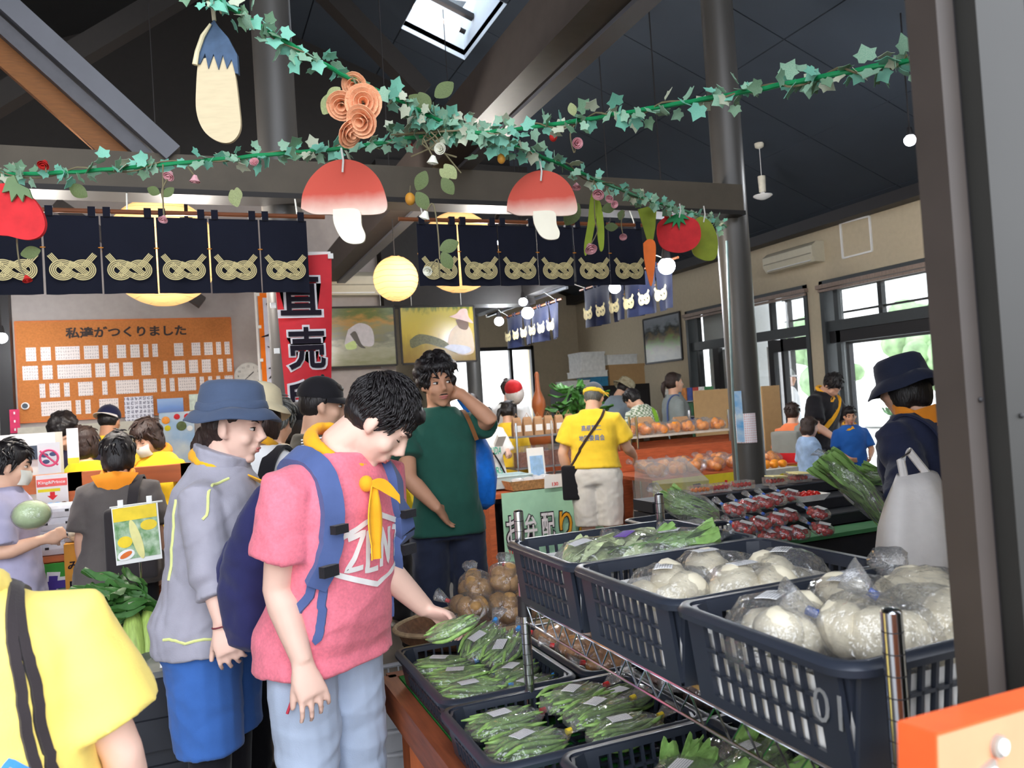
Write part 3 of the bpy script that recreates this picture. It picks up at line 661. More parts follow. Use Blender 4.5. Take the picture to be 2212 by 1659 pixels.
    def hat_cap(s, m, brim_m=None, back=False, fwd=True, visor=True):
        R, hd, k = s.hR, s.Hd, s.k; g = G(); rows = []; n = 24
        for j in range(7):
            t = j/6*math.pi/2; rows.append([hd((.09*math.cos(t)*math.cos(2*math.pi*i/n), -.014+.108*math.cos(t)*math.sin(2*math.pi*i/n), .042+.095*math.sin(t))) for i in range(n)])
        rows.append([hd((.002*math.cos(2*math.pi*i/n), -.014+.002*math.sin(2*math.pi*i/n), .138)) for i in range(n)])
        g.loft([[hd((.086*math.cos(2*math.pi*i/n), -.014+.104*math.sin(2*math.pi*i/n), .03)) for i in range(n)]]+rows)
        o = g.obj('cap', m, None, 60); o.parent = s.e
        if visor:
            q = -1 if back else 1
            def fn(u, v):
                a = math.radians(18+144*u); r = .1+.075*v*math.sin(math.pi*u)**.5
                return hd((.088*math.cos(a)*(1+.12*v), -.014+q*(.104*math.sin(a)+.078*v*math.sin(math.pi*u)**.6), .044-.02*v-.012*math.cos(a)**2))
            b = G().sheet(fn, 16, 5, .004).obj('visor', brim_m or m, None, 50); b.parent = o
        G().ell(hd((0, -.014, .139)), (.008, .008, .005), R, 8, 6).obj('button', m, None).parent = o
        return o
    def hat_bucket(s, m, band=None, brim=.075, droop=.055, lift=0, tilt=0):
        hd, k = s.Hd, s.k; n = 36; rings = []
        hd2 = lambda q: hd(rx(tilt) @ V(q)+V((0, 0, lift))); prof = [(.9, .03), (.93, .0), (.9, .045), (.865, .085), (.80, .12), (.62, .136), (.3, .141), (.02, .142)]
        def ring(f, z, o=0): return [hd2(((.098*f+o*(1+.15*math.sin(3*a+1)))*math.cos(a), -.012+(.118*f+o*(1+.15*math.sin(3*a+1)))*math.sin(a), z+(.006*math.sin(2*a)+.004*math.sin(5*a))*(o > 0))) for a in [2*math.pi*i/n for i in range(n)]]
        rings = [ring(.95, .035), ring(1, .03, brim*.15), ring(1, .03-droop*.35, brim*.5), ring(1, .03-droop, brim), ring(1, .034-droop, brim+.002), ring(1, .04-droop*.3, brim*.5), ring(1.0, .04, .004)]+[ring(f+.1, z) for f, z in prof[2:]]
        o = G().loft(rings).obj('bucket_hat', m, None, 70); o.parent = s.e
        if band: G().loft([ring(1.02, .04, .004), ring(1.03, .05, .004), ring(.995, .065, .003), ring(.98, .066, .001)], False).obj('seam', band, None, 60).parent = o
        return o
    def kerchief(s, m=None, ang=0, tail=.16, back=False, wid=.03, knot=True, name='kerchief'):
        m = m or m_ker; g = G(); k = s.k; n = 20; pts = []; rr = []
        for i in range(n):
            a = 2*math.pi*i/n+math.pi/2; f = (math.sin(a)+1)/2 if not back else (1-math.sin(a))/2
            pts.append(s.T((.082*math.cos(a), -.018+.088*math.sin(a), 1.485-.05*f+.02*(1-f)))); rr.append((wid*k*(.55+.25*(1-f)), wid*k*.42))
        g.tube(pts, rr, 10, closed=True, flat=((0, 0, 1), 1, 1))
        o = rem(g, name, m, s.e, .008, 2, .0015, 60)
        if knot:
            p = s.T((.0, .085, 1.435)); G().ell(p, (.018*k, .016*k, .018*k), None, 10, 8).obj('knot', m, None).parent = o
            for q, L in ((1, tail*.7), (-.35, tail)):
                def fn(u, v, q=q, L=L): w_ = .012+.03*math.sin(min(1, v*1.4)*math.pi*.8); return p+V(((u-.5)*w_*2+q*v*.07, .012+.022*v+.006*math.sin(u*7), -L*v*(1 if q < 0 else .5)))*k
                G().sheet(fn, 6, 8, .003).obj('tail', m, None, 60).parent = o
        if back:
            def fn(u, v): w_ = .13*(1-v)+.002; return s.T(((u-.5)*2*w_, -.1-.05*min(1,v*2.2)+.02*(abs(u-.5)*2)**2-.008*math.sin(v*9), 1.475-.19*v+.02*(1-abs(u-.5)*2)))
            G().sheet(fn, 10, 10, .004).obj('drape', m, None, 60).parent = o
        return o
    def strap(s, pts, m, w_=.035, th=.006, name='strap', nrm=None, par=None, on=None):
        """flat strap along local points; on = garment it lies on"""
        if on is not None:
            AFTER.append(lambda: s._strap_on(pts, m, w_, th, name, par, on)); return
        pts = bez(pts, 8); g = G(); R_ = []
        for i, p in enumerate(pts):
            t = (pts[min(i+1, len(pts)-1)]-pts[max(i-1, 0)]).normalized(); n = V(nrm[0])+(V(nrm[1])-V(nrm[0]))*(i/(len(pts)-1)) if nrm else V((0, 1, 0)); n = (n-t*n.dot(t)).normalized(); b = t.cross(n)
            R_.append([p+b*w_/2-n*th/2, p-b*w_/2-n*th/2, p-b*w_/2+n*th/2, p+b*w_/2+n*th/2])
        o = g.loft(R_).obj(name, m, None, 40); o.parent = par or s.e; return o
    def _strap_on(s, pts, m, w_, th, name, par, on):
        me = on.data; bv = BVHTree.FromPolygons([v.co for v in me.vertices], [p.vertices for p in me.polygons]); P_ = bez(pts, 8); Q = [bv.find_nearest(p) for p in P_]; C_ = [q[0] for q in Q]; N_ = [q[1] for q in Q]; R_ = []; n = len(C_)
        N_ = [(N_[max(0, i-2)]+N_[max(0, i-1)]+N_[i]+N_[min(n-1, i+1)]+N_[min(n-1, i+2)]).normalized() for i in range(n)]
        for i in range(n):
            t = (C_[min(i+1, n-1)]-C_[max(i-1, 0)])
            if t.length < 1e-6: continue
            t.normalize(); b = t.cross(N_[i]).normalized(); p = C_[i]+N_[i]*(th*.75); R_.append([p+b*w_/2-N_[i]*th, p-b*w_/2-N_[i]*th, p-b*w_/2*.85+N_[i]*th/2, p+b*w_/2*.85+N_[i]*th/2])
        o = G().loft(R_).obj(name, m, None, 40); o.parent = par or s.e
    def mask(s, m=None):
        def fn(u, v): a = (u-.5)*2.6; return s.Hd((.062*math.sin(a), .045+.062*math.cos(a)+.012*math.cos((v-.5)*3), -.015-.085*v))
        G().sheet(fn, 14, 8, .003).obj('face_mask', m or m_mask, None, 60).parent = s.e
# ================================================================== PEOPLE (each one)
def gp(px, py, d):
    p = U(px, py, d); return (p.x, p.y)
def topz(px, py, d): return U(px, py, d).z
def chest_strokes(P, strokes, m, name, w_, cz_, cx=0.0, back=False, garment=None, par=None):
    """strokes: 2d polylines (x to wearer's own right... drawn as seen) laid on the garment surface"""
    def run():
        me = garment.data; bv = BVHTree.FromPolygons([v.co for v in me.vertices], [p.vertices for p in me.polygons]); g = G()
        d = s_dir = (P.L @ V((0, 1, 0))) * (-1 if back else 1)
        def onto(x, z):
            q = P.T((cx+x*(1 if back else -1), .6*(-1 if back else 1), cz_+z))
            h = bv.ray_cast(q, -d); return (h[0]+d*.0035) if h[0] else None
        for st in strokes:
            pts = []
            for a, b in zip(st[:-1], st[1:]):
                n = max(2, int((V(b)-V(a)).length/.006)); pts += [V(a)+(V(b)-V(a))*(i/n) for i in range(n)]
            pts.append(V(st[-1])); rows = []
            for i, p in enumerate(pts):
                t = (pts[min(i+1, len(pts)-1)]-pts[max(i-1, 0)]).normalized(); nn = V((-t.y, t.x)); L_, R_ = p+nn*w_/2, p-nn*w_/2; m_ = p
                a_, b_, c_ = onto(*L_), onto(*m_), onto(*R_)
                if a_ and b_ and c_: rows.append((a_, b_, c_))
            for i in range(len(rows)-1):
                b0 = len(g.v); g.v += list(rows[i])+list(rows[i+1]); g.f += [(b0, b0+1, b0+4, b0+3), (b0+1, b0+2, b0+5, b0+4)]; g.m += [0, 0]
        if g.v: o = g.obj(name, m, None, 180); o.parent = garment
    AFTER.append(run)
def chest_text(P, body, m, w_, h_, cz_, cx=0.0, back=False, garment=None, bold=.0, name='lettering'):
    def run():
        me0 = garment.data; bv = BVHTree.FromPolygons([v.co for v in me0.vertices], [p.vertices for p in me0.polygons]); d = (P.L @ V((0, 1, 0)))*(-1 if back else 1)
        me = text_mesh(body, m, bold, 0.0).copy(); co = np.empty(len(me.vertices)*3, 'f'); me.vertices.foreach_get('co', co); co = co.reshape(-1, 3); mn, mx = co.min(0), co.max(0)
        for i, v in enumerate(me.vertices):
            x = ((co[i, 0]-mn[0])/(mx[0]-mn[0])-.5)*w_; z = ((co[i, 1]-mn[1])/(mx[1]-mn[1])-.5)*h_
            q = P.T((cx+x*(1 if back else -1), .6*(-1 if back else 1), cz_+z)); h = bv.ray_cast(q, -d)
            v.co = (h[0]+d*.005) if h[0] else P.T((0, 0, cz_))
        o = bpy.data.objects.new(name, me); COL.objects.link(o); o.parent = garment
    AFTER.append(run)
m_print = fab('print_white', c(244, 240, 238)); m_navyp = fab('backpack_navy', c(44, 46, 92), .1); m_strapn = fab('strap_navy', c(82, 100, 150), .08); m_slate = fab('hat_slate', c(72, 86, 112), .06)
# ---- 1 man in pink T-shirt
pk_at = gp(705, 1440, 2.25)
pk = Person('man in pink printed T-shirt and navy backpack holding a bag of beans', pk_at, 146, 1.66, lean=14, head=(50, -34, 0), girth=1.0, vox=.0075,
            armR=(U(600, 1272, 2.09), U(655, 1432, 2.04)), armL=(U(822, 1222, 2.27), U(922, 1318, 2.33)), seed=1,
            handR=dict(curl=16, p=(-.35, -1, .1), thumb=25), handL=dict(f=(-.2, .95, -.2), p=(.55, .1, -.8), curl=30, thumb=40, tp=.6), skin=0)
m_pink = fab('tshirt_pink', c(240, 128, 146), .10, sc=120, bs=420, bump=.2)
pk_sh = pk.shirt(m_pink, sleeve=.66, hem=.85, off=.02, flare=.012, belly=.035, sr=.082, wr=.0032, wk=16)
pk.pants(fab('trousers_paleblue', c(178, 192, 214), .05), off=.004, wr=.0032, wk=20, wide=1.02); pk.shoes(mat('shoe_grey', c(90, 90, 96), .6))
pk.hair(m_hair, 'short', 1300, .036, 3, .97, .0036, .45); pk.eyes(closed=True, brow=1.1, mouth=.022)
pk.kerchief(wid=.038, knot=False)
p = pk.T((.02, .118, 1.40)); ko = G().ell(p, (.02, .02, .022), None, 12, 8).obj('kerchief_knot', m_ker, None); ko.parent = pk.e
def fn(u, v): w_ = .012+.022*math.sin(min(1, v*1.25)*2.6); return p+V(((u-.5)*w_*1.6-.01+.02*v, .018+.012*v+.006*math.sin(u*7), -.19*v-.005))
G().sheet(fn, 6, 10, .003).obj('kerchief_tail', m_ker, None, 60).parent = pk.e
def fn(u, v): w_ = .008+.011*math.sin(min(1, v*1.1)*2.8); return p+V((-.07*v, .02+.03*v, (u-.5)*w_*2-.05*v*v))
G().sheet(fn, 5, 9, .003).obj('kerchief_tail', m_ker, None, 60).parent = pk.e
# printed emblem: stretched hexagon and the word ZENT
hx = [(-.115, .03), (0, .075), (.115, .03), (.115, -.05), (0, -.09), (-.115, -.05), (-.115, .03)]
Z = [(-.09, .028), (-.045, .04), (-.09, -.045), (-.048, -.04)]
strk = [[(x*1.18, y*1.18) for x, y in st] for st in [hx, Z, [(-.002, .042), (-.034, .036), (-.036, -.052), (-.002, -.05)], [(-.034, -.006), (-.008, -.006)], [(.01, -.05), (.012, .042), (.04, -.045), (.042, .038)], [(.056, .034), (.1, .024)], [(.077, .03), (.075, -.042)]]]
chest_strokes(pk, strk, m_print, 'printed_emblem', .015, 1.225, -.022, garment=pk_sh)
# backpack
bp = G()
rings = []
for z, wx, dy in ((.86, .08, .06), (.89, .13, .09), (.98, .15, .105), (1.1, .15, .095), (1.22, .14, .07), (1.31, .11, .05), (1.35, .05, .03)):
    rings.append([pk.T((wx*math.copysign(abs(math.cos(a))**.7, math.cos(a)), -.155-dy+dy*math.copysign(abs(math.sin(a))**.7, math.sin(a)), z)) for a in [2*math.pi*i/24 for i in range(24)]])
bp.loft(rings); bpk = thing('backpack', 'navy backpack worn by the man in the pink T-shirt', 'backpack', pk.e.location, None, pk.e.rotation_euler.z)
rem(bp, 'pack_body', m_navyp, bpk, .01, 2, .003, 18)
pb = G(); pb.loft([[pk.T((wx*math.cos(a), -.155-.1-dy+dy*math.sin(a), z)) for a in [2*math.pi*i/20 for i in range(20)]] for z, wx, dy in ((.89, .08, .05), (.93, .12, .075), (1.03, .13, .075), (1.12, .12, .055), (1.15, .1, .03))]); rem(pb, 'front_pocket', m_navyp, bpk, .01, 2, .002, 22)
for q in (1, -1):
    x0 = .116*q
    pk.strap([pk.T((x0*.8, -.15, 1.40)), pk.T((x0, -.09, 1.445)), pk.T((x0*1.05, .0, 1.452)), pk.T((x0*1.1, .075, 1.42)), pk.T((x0*1.15, .128, 1.33)), pk.T((x0*1.25, .142, 1.22)), pk.T((x0*1.4, .12, 1.13))], m_strapn, .062, .016, 'shoulder_strap', None, bpk, on=pk_sh)
    pk.strap([pk.T((x0*1.4, .128, 1.16)), pk.T((x0*1.6, .1, 1.1)), pk.T((x0*1.75, .05, 1.02))], m_strapn, .026, .006, 'webbing', None, bpk, on=pk_sh)
    pk.strap([pk.T((x0*1.42, .138, 1.14)), pk.T((x0*1.44, .15, 1.05)), pk.T((x0*1.44, .155, .985))], m_strapn, .024, .004, 'strap_end', None, bpk, on=pk_sh)
    b_ = pk.T((x0*1.33, .15, 1.19)); G().box(b_, (.05, .02, .028)).obj('buckle', m_blk, None, 0).parent = bpk
    b_ = pk.T((x0*1.16, .15, 1.30)); G().box(b_, (.045, .02, .022)).obj('buckle', m_blk, None, 0).parent = bpk
# red pocket piping on the trousers
G().tube([V((.165, .075, .86)), V((.17, .07, .8)), V((.185, .05, .74))], .004, 6).obj('pocket_piping', mat('piping_red', c(206, 60, 80)), None).parent = pk.e
# ---- 2 woman in bucket hat
m_gry = fab('jacket_grey', c(158, 156, 168), .08, .6); m_lime = fab('piping_lime', c(222, 228, 150))
bw = Person('woman in slate bucket hat and grey zip jacket with lime piping', gp(462, 1430, 2.58), 114, 1.6, lean=9, head=(12, 4, 0), fem=True, girth=1.1, vox=.0075, armR=(U(455, 1232, 2.38), U(482, 1350, 2.33)), armL=((-.04, .08, -.26), (-.02, .22, -.42)), seed=2, skin=0, handR=dict(curl=26, p=(-1, -.2, 0)))
bw_sh = bw.shirt(m_gry, sleeve=1.5, hem=.86, off=.03, flare=.008, sr=.085, name='jacket', wr=.0035, wk=18, cuff=.8)
bw.pants(fab('shorts_blue', c(60, 104, 176), .06), to=.53, off=.012, wide=1.22, name='shorts', wr=.003, wk=18)
bw.pants(m_blk, to=.09, off=.002, wide=.82, name='leggings', wr=.0008); bw.shoes(m_blk)
bw.hair(m_hairb, 'nape', 0, .05, 4, .95); bw.eyes(brow=.6, mouth=.021); bw.hat_bucket(m_slate, m_slate, .046, .03, .022, 8); bw.kerchief(wid=.04, knot=False)
def fn(u, v): return bw.T((.03+(u-.5)*.05*(1-v*.7)-.03*v, .1+.16*v, 1.44-.06*v+(u-.5)*.02))
G().sheet(fn, 6, 8, .004).obj('kerchief_tail', m_ker, None, 60).parent = bw.e
g = G(); g.loft([[bw.T(((.088+o)*math.cos(a), -.016+(.085+o)*math.sin(a), z+.02*math.sin(a)*-1)) for a in [2*math.pi*i/24 for i in range(24)]] for z, o in ((1.41, .02), (1.45, .012), (1.49, .012), (1.52, .016))]); rem(g, 'jacket_collar', m_gry, bw.e, .009, 2, .002, 40)
for pts in ([(.1, .05, 1.43), (.175, .02, 1.40), (.2, .03, 1.3)], [(.17, -.08, 1.36), (.2, -.1, 1.25), (.215, -.12, 1.1)], [(.03, .16, 1.33), (.1, .17, 1.25), (.16, .14, 1.12)], [(.02, .14, .92), (.12, .12, .92), (.2, .02, .92), (.21, -.05, .92)]):
    q = [bw.T(p) for p in bez(pts, 6)]
    def run(q=q):
        me = bw_sh.data; bv = BVHTree.FromPolygons([v.co for v in me.vertices], [p.vertices for p in me.polygons]); pts = []
        for p in q:
            h = bv.find_nearest(p); pts.append(h[0]+h[1]*.001)
        o = G().tube(pts, .0045, 6).obj('piping', m_lime, None); o.parent = bw_sh
    AFTER.append(run)
G().tube([V(bw.arm['R'][1])+V((.03*math.cos(a), .03*math.sin(a), .006*math.sin(a))) for a in [2*math.pi*i/16 for i in range(16)]], .0025, 6, closed=True).obj('bracelet', mat('cord_maroon', c(120, 50, 60)), None).parent = bw.e
# ---- 3 man in green T-shirt
m_green = fab('tshirt_green', c(36, 84, 72), .08)
gm = Person('man in dark green T-shirt scratching the back of his head', gp(968, 1160, 4.0), 188, 1.75, lean=-2, head=(8, -6, 4), girth=.88, vox=.011, skin=1, seed=3, armR=(U(884, 1035, 3.82), U(945, 1098, 3.80)), armL=(U(1060, 908, 3.95), U(995, 850, 4.0)), handL=dict(f=(.8, -.5, .35), p=(.5, -.5, .2), curl=15), handR=dict(f=(-.5, -.55, -.7), curl=10))
gm_sh = gm.shirt(m_green, sleeve=.62, hem=.86, off=.018, flare=.012, sr=.078, belly=.03, wr=.003, wk=18); gm.pants(fab('trousers_navy', c(40, 46, 66)), wide=1.05, wr=.003); gm.shoes(mat('sandal_brown', c(60, 50, 44)))
gm.hair(m_hair, 'curly', 160, .05, 5); gm.eyes(brow=1.3, mouth=.024, look=-1)
G().tube([gm.Hd((.022*t, .101-.01*t*t, -.05-.004*t*t)) for t in (-1, -.5, 0, .5, 1)], [.001, .0035, .003, .0035, .001], 6).obj('moustache', m_brow, None).parent = gm.e
gm.strap([gm.T((-.1, -.1, 1.43)), gm.T((-.11, .0, 1.452)), gm.T((-.12, .09, 1.41)), gm.T((-.15, .13, 1.3))], fab('strap_brown', c(126, 82, 46)), .02, .006, 'shoulder_strap', ((0, 0, 1), (0, 1, 0)))
p = U(1032, 1010, 4.15); t = thing('carrier_bag', 'bright blue plastic carrier bag behind the man in green', 'bag', p)
g = G(); g.loft([[p+V((wx*math.cos(a)*(1+.06*math.sin(5*a)), .06*k_*math.sin(a), z+.01*math.sin(3*a))) for a in [2*math.pi*i/20 for i in range(20)]] for z, wx, k_ in ((-.21, .03, .4), (-.18, .085, 1), (-.05, .105, 1.2), (.08, .085, 1), (.16, .045, .6), (.2, .015, .3))]); 
go = g.obj('bag_body', mat('bag_blue', c(36, 126, 236), .3, var=.25, scale=14, bump=.6, bscale=25), t, 180)
G().tube([p+V((0, 0, .19)), p+V((-.03, 0, .28)), p+V((-.08, 0, .36))], .012, 6).obj('bag_handle', mat('bag_blue', c(36, 126, 236)), t)
# ---- 4 man in yellow polo, from behind
yp = Person('man in yellow polo shirt and white shorts seen from behind', gp(1285, 990, 6.6), 34, 1.63, lean=5, head=(28, 10, 0), girth=1.18, vox=.012, skin=2, seed=4, armR=((.1, .06, -.25), (.14, .28, -.33)), armL=((-.1, -.03, -.26), (-.07, .06, -.5)))
yp_sh = yp.shirt(m_yel, sleeve=.72, hem=.965, off=.024, flare=.0, sr=.085, wr=.003, wk=16); yp.pants(fab('shorts_white', c(226, 222, 214)), to=.47, off=.006, wide=1.3, name='shorts', top=.985); yp.shoes(m_blk)
yp.hair(m_hairg, 'short', 0, .03, 3, .95); o = yp.hat_cap(fab('cap_grey', c(84, 88, 96)), visor=False)
g = G(); g.loft([[yp.Hd((.094*math.cos(a), -.014+.112*math.sin(a), z+.012*math.sin(a))) for a in [2*math.pi*i/24 for i in range(24)]] for z in (.02, .03, .055, .06)]); rem(g, 'headband', m_yel, yp.e, .008, 2, .002, 60)
for q in (0, 1): G().sheet(lambda u, v: yp.Hd((.095+.05*v, -.02+(u-.5)*.03-.02*v, .03-.02*v-.03*q*v)), 4, 4, .003).obj('headband_tail', m_yel, None).parent = yp.e
m_blu = fab('print_blue', c(66, 112, 190))
chest_text(yp, '高原第二', m_blu, .17, .05, 1.31, .0, True, yp_sh, .004); chest_text(yp, '地区委員会', m_blu, .22, .05, 1.225, .0, True, yp_sh, .004)
bag = thing('shoulder_bag', 'black shoulder bag hanging at the hip of the man in yellow polo', 'bag', yp.e.location, None, yp.e.rotation_euler.z)
g = G(); g.box(yp.T((-.2, -.06, .86)), (.16, .11, .28)); rem(g, 'bag_body', m_blk, bag, .012, 3)
yp.strap([yp.T((-.2, -.08, 1.0)), yp.T((-.14, -.155, 1.1)), yp.T((-.02, -.16, 1.25)), yp.T((.08, -.13, 1.38)), yp.T((.1, -.04, 1.455)), yp.T((.09, .06, 1.43))], fab('strap_darkbrown', c(60, 44, 36)), .022, .006, 'bag_strap', None, bag, on=yp_sh)
# ---- 5 close shopper in yellow at the left edge
m_yelp = fab('shirt_paleyellow', c(255, 228, 120), .03)
yf = Person('shopper in pale yellow T-shirt with black bag straps, back turned', gp(-45, 1500, 1.22), -6, 1.485, head=(40, -20, -50), girth=1.05, vox=.01, fem=True, armR=((.085, .0, -.25), (.10, .08, -.45)), seed=5, skin=0, side=-4)
yf_sh = yf.shirt(m_yelp, sleeve=.74, hem=.75, off=.03, flare=.03, sr=.098, wr=.003, wk=14); yf.pants(m_blk); yf.hair(m_hair, 'short', 0); yf.kerchief(m_yelp, knot=False, wid=.04)
for k_, pts in enumerate(([(.1, .1, 1.38), (.103, .0, 1.46), (.108, -.1, 1.43), (.13, -.17, 1.35), (.15, -.18, 1.25), (.168, -.18, 1.12), (.175, -.18, 1.02)], [(.09, .1, 1.38), (.09, .0, 1.46), (.094, -.1, 1.43), (.104, -.17, 1.35), (.114, -.18, 1.25), (.124, -.18, 1.12), (.128, -.18, 1.02)])):
    yf.strap([yf.T(p) for p in pts], fab('strap_charcoal', c(52, 46, 48)), .016, .005, 'bag_strap', on=yf_sh)
chest_strokes(yf, [[(-.05, -.03), (0, .03), (.05, -.03)], [(-.025, -.028), (.012, -.02)], [(-.03, -.05), (.02, -.045)]], fab('print_sky', c(70, 140, 230)), 'printed_character', .011, 1.175, .07, True, yf_sh)
G().sheet(lambda u, v: yf.T((.155+.05*(u-.5)*(.4+v), -.175, 1.17-.2*v)), 4, 6, .004).obj('kerchief_corner', fab('kerchief_orange', c(246, 150, 40)), None).parent = yf.e
# ---- 6 others in the crowd
def who(label, px, py, d, face, H=None, top=None, **kw):
    H = H or topz(px, top, d)-.0
    return Person(label, gp(px, py, d), face, H, vox=kw.pop('vox', .014), **kw)
q = who('man in black cap and olive jacket with white shoulder stripes', 688, 1000, 3.6, 98, 1.66, head=(10, 0, 0), seed=6, skin=2); q.hair(m_hair, 'short', 0, .05, 2, .94); q.eyes(brow=1); q.hat_cap(m_blk); q.shirt(fab('jacket_olive', c(72, 68, 58)), 1.8, .8, .03, sr=.085, name='jacket'); q.pants(m_blk)
for i in range(5): G().bar(q.T((.13+.018*i, .03, 1.452-.012*i)), q.T((.125+.018*i, -.07, 1.447-.012*i)), .012, .006).obj('shoulder_stripe', m_print, None, 0).parent = q.e
q = who('grey-haired person in cream shirt with thin brown stripes', 588, 1010, 3.95, 45, 1.6, head=(18, 0, 0), seed=7, skin=2)
m_crm = fab('shirt_cream', c(236, 226, 204)); m_brn = fab('stripe_brown', c(176, 128, 96))
def stripes(co, me): face_mat(me, co, lambda f: (np.mod(f[:, 2]+.25*np.abs(f[:, 0]), .045) < .009).astype(int))
q.hair(m_hairg, 'short', 150, .06, 6, 1.04); q.shirt([m_crm, m_brn], .9, .8, .03, sr=.085, post=stripes); q.pants(m_blk)
q = who('person in dark knitted cap between grey hair and black cap', 648, 990, 4.3, 100, top=874, head=(5, 0, 0), seed=8, skin=3); q.hair(m_hair, 'bob', 0, .05, 2, .93); q.hat_cap(m_blk, visor=False); q.shirt(m_blk, 1.7); q.pants(m_blk)
q = who('shopper in white T-shirt with black daypack and cream hat', 566, 1080, 3.3, 30, top=836, head=(15, -8, 0), seed=9, skin=0, fem=True); q.hair(m_hairb, 'bob', 0, .05, 2, .93); q.hat_bucket(fab('hat_cream', c(226, 212, 176)), None, .03, .03); q.shirt(fab('tshirt_white', c(238, 238, 238)), .8, .8, .03, sr=.09); q.pants(m_blk); q.kerchief()
dp = thing('backpack', 'black daypack worn over the white T-shirt', 'backpack', q.e.location, None, q.e.rotation_euler.z)
g = G(); g.box(q.T((.0, -.22, 1.13)), (.27, .15, .38)); rem(g, 'pack_body', m_blk, dp, .014, 5)
for sx in (1, -1): q.strap([q.T((.09*sx, -.17, 1.3)), q.T((.1*sx, -.12, 1.41)), q.T((.1*sx, 0, 1.458)), q.T((.11*sx, .11, 1.36)), q.T((.13*sx, .14, 1.2))], m_blk, .06, .012, 'shoulder_strap', ((0, -1, .5), (0, 1, 0)), dp)
p = q.T((-.1, -.29, 1.0)); G().tube([p, p+V((0, 0, .1)), p+V((0, 0, .115)), p+V((0, 0, .14))], [.035, .035, .028, .028], 16).obj('steel_bottle', mat('bottle_steel', c(214, 216, 220), .2, .9), None).parent = dp
q = who('short-haired shopper in dark grey T-shirt with orange kerchief down the back', 262, 1150, 4.2, 8, 1.47, head=(12, 0, 0), seed=10, skin=2, fem=True, girth=1.15); q.hair(m_hair, 'bob', 60, .05, 3, 1.05); q.shirt(fab('tshirt_charcoal', c(98, 92, 90)), .85, .82, .03, .04, sr=.09); q.pants(m_blk); q.kerchief(fab('kerchief_orange', c(246, 150, 40)), back=True, knot=False, wid=.045)
dp = thing('backpack', 'small dark rucksack slung on one shoulder of the grey T-shirt shopper', 'backpack', q.e.location, None, q.e.rotation_euler.z)
g = G(); g.box(q.T((.11, -.24, 1.08)), (.24, .12, .36)); rem(g, 'pack_body', fab('pack_charcoal', c(52, 48, 50)), dp, .014, 5)
q.strap([q.T((.1, -.19, 1.24)), q.T((.115, -.13, 1.4)), q.T((.12, 0, 1.45)), q.T((.13, .12, 1.3))], fab('pack_charcoal', c(52, 48, 50)), .05, .01, 'shoulder_strap', ((0, -1, .5), (0, 1, 0)), dp)
q = who('boy in lilac T-shirt and white face mask carrying a wrapped cabbage', 14, 1150, 3.9, 92, 1.46, head=(14, 0, 0), seed=11, skin=2, girth=1.1, armR=((.06, .02, -.25), (.0, .22, -.20))); q.hair(m_hair, 'short', 90, .06, 2, 1.06); q.mask(); q.shirt(fab('tshirt_lilac', c(172, 168, 196)), .85, .82, .03, .03, sr=.09); q.pants(fab('trousers_khaki', c(160, 146, 120))); q.eyes(mouth=0)
cab = thing('cabbage', 'plastic-wrapped cabbage half held by the boy in lilac', 'vegetable', U(68, 1112, 3.72)); cp = cab.location
G().ell(cp, (.08, .07, .065), None, 16, 10).obj('leaves', mat('cabbage', c(196, 216, 170), .5, var=.2, scale=12), cab); G().ell(cp, (.085, .075, .07), None, 16, 10).obj('wrap', film('wrap_film'), cab)
q = who('curly-haired cashier in navy bending over the till', 160, 1000, 5.9, 190, top=882, head=(45, 0, 0), lean=10, seed=12, skin=2); q.hair(m_hair, 'curly', 0, .05, 2, 1.1); q.shirt(fab('shirt_darknavy', c(44, 40, 62)), .8); q.pants(m_blk)
q = who('staff member in navy cap and yellow shirt facing the wall', 236, 1000, 6.6, 22, top=876, head=(15, 0, 0), seed=13, skin=1); q.hair(m_hair, 'short', 0, .05, 2, .95); q.hat_cap(fab('cap_navy', c(26, 30, 62)), m_print, visor=True, back=True); sh_ = q.shirt(m_yel, .8, .8, .03); q.pants(m_blk)
chest_text(q, 'SCARA', m_blk, .2, .05, 1.3, 0, True, sh_, .01)
q = who('staff member in lime-yellow shirt seated with back to the till', 190, 1080, 5.3, 30, top=924, head=(5, -10, 0), seed=14, skin=2, fem=True); q.hair(m_hairb, 'bob', 40, .05, 2, 1.05); sh_ = q.shirt(fab('shirt_lime', c(214, 210, 40)), .8, .8, .03); q.pants(m_blk); chest_text(q, 'SCARA', m_blk, .24, .06, 1.2, 0, True, sh_, .01)
q = who('masked woman in yellow jacket and orange kerchief behind the counter', 338, 1010, 5.3, 212, top=902, head=(28, 12, 0), seed=15, skin=2, fem=True); q.hair(m_hairb, 'bob', 70, .05, 4, 1.08); q.eyes(closed=True, mouth=0); q.mask(); q.kerchief(fab('kerchief_orange', c(246, 150, 40)), wid=.05); q.shirt(fab('jacket_mustard', c(226, 190, 40)), 1.7, .8, .03, name='jacket'); q.pants(m_blk)
q = who('person in mustard T-shirt and black trousers behind the pink shirt man', 862, 1060, 5.6, 120, 1.60, head=(20, 0, 0), seed=16, skin=1, armL=((-.05, .05, -.25), (.05, .22, -.28)), armR=((.07, .03, -.26), (-.02, .2, -.27))); q.hair(m_hair, 'short', 0); q.shirt(fab('tshirt_mustard', c(226, 194, 30)), .8, .86, .03); q.pants(m_blk, wide=1.15); q.shoes(mat('shoe_white', c(226, 226, 222), .6))
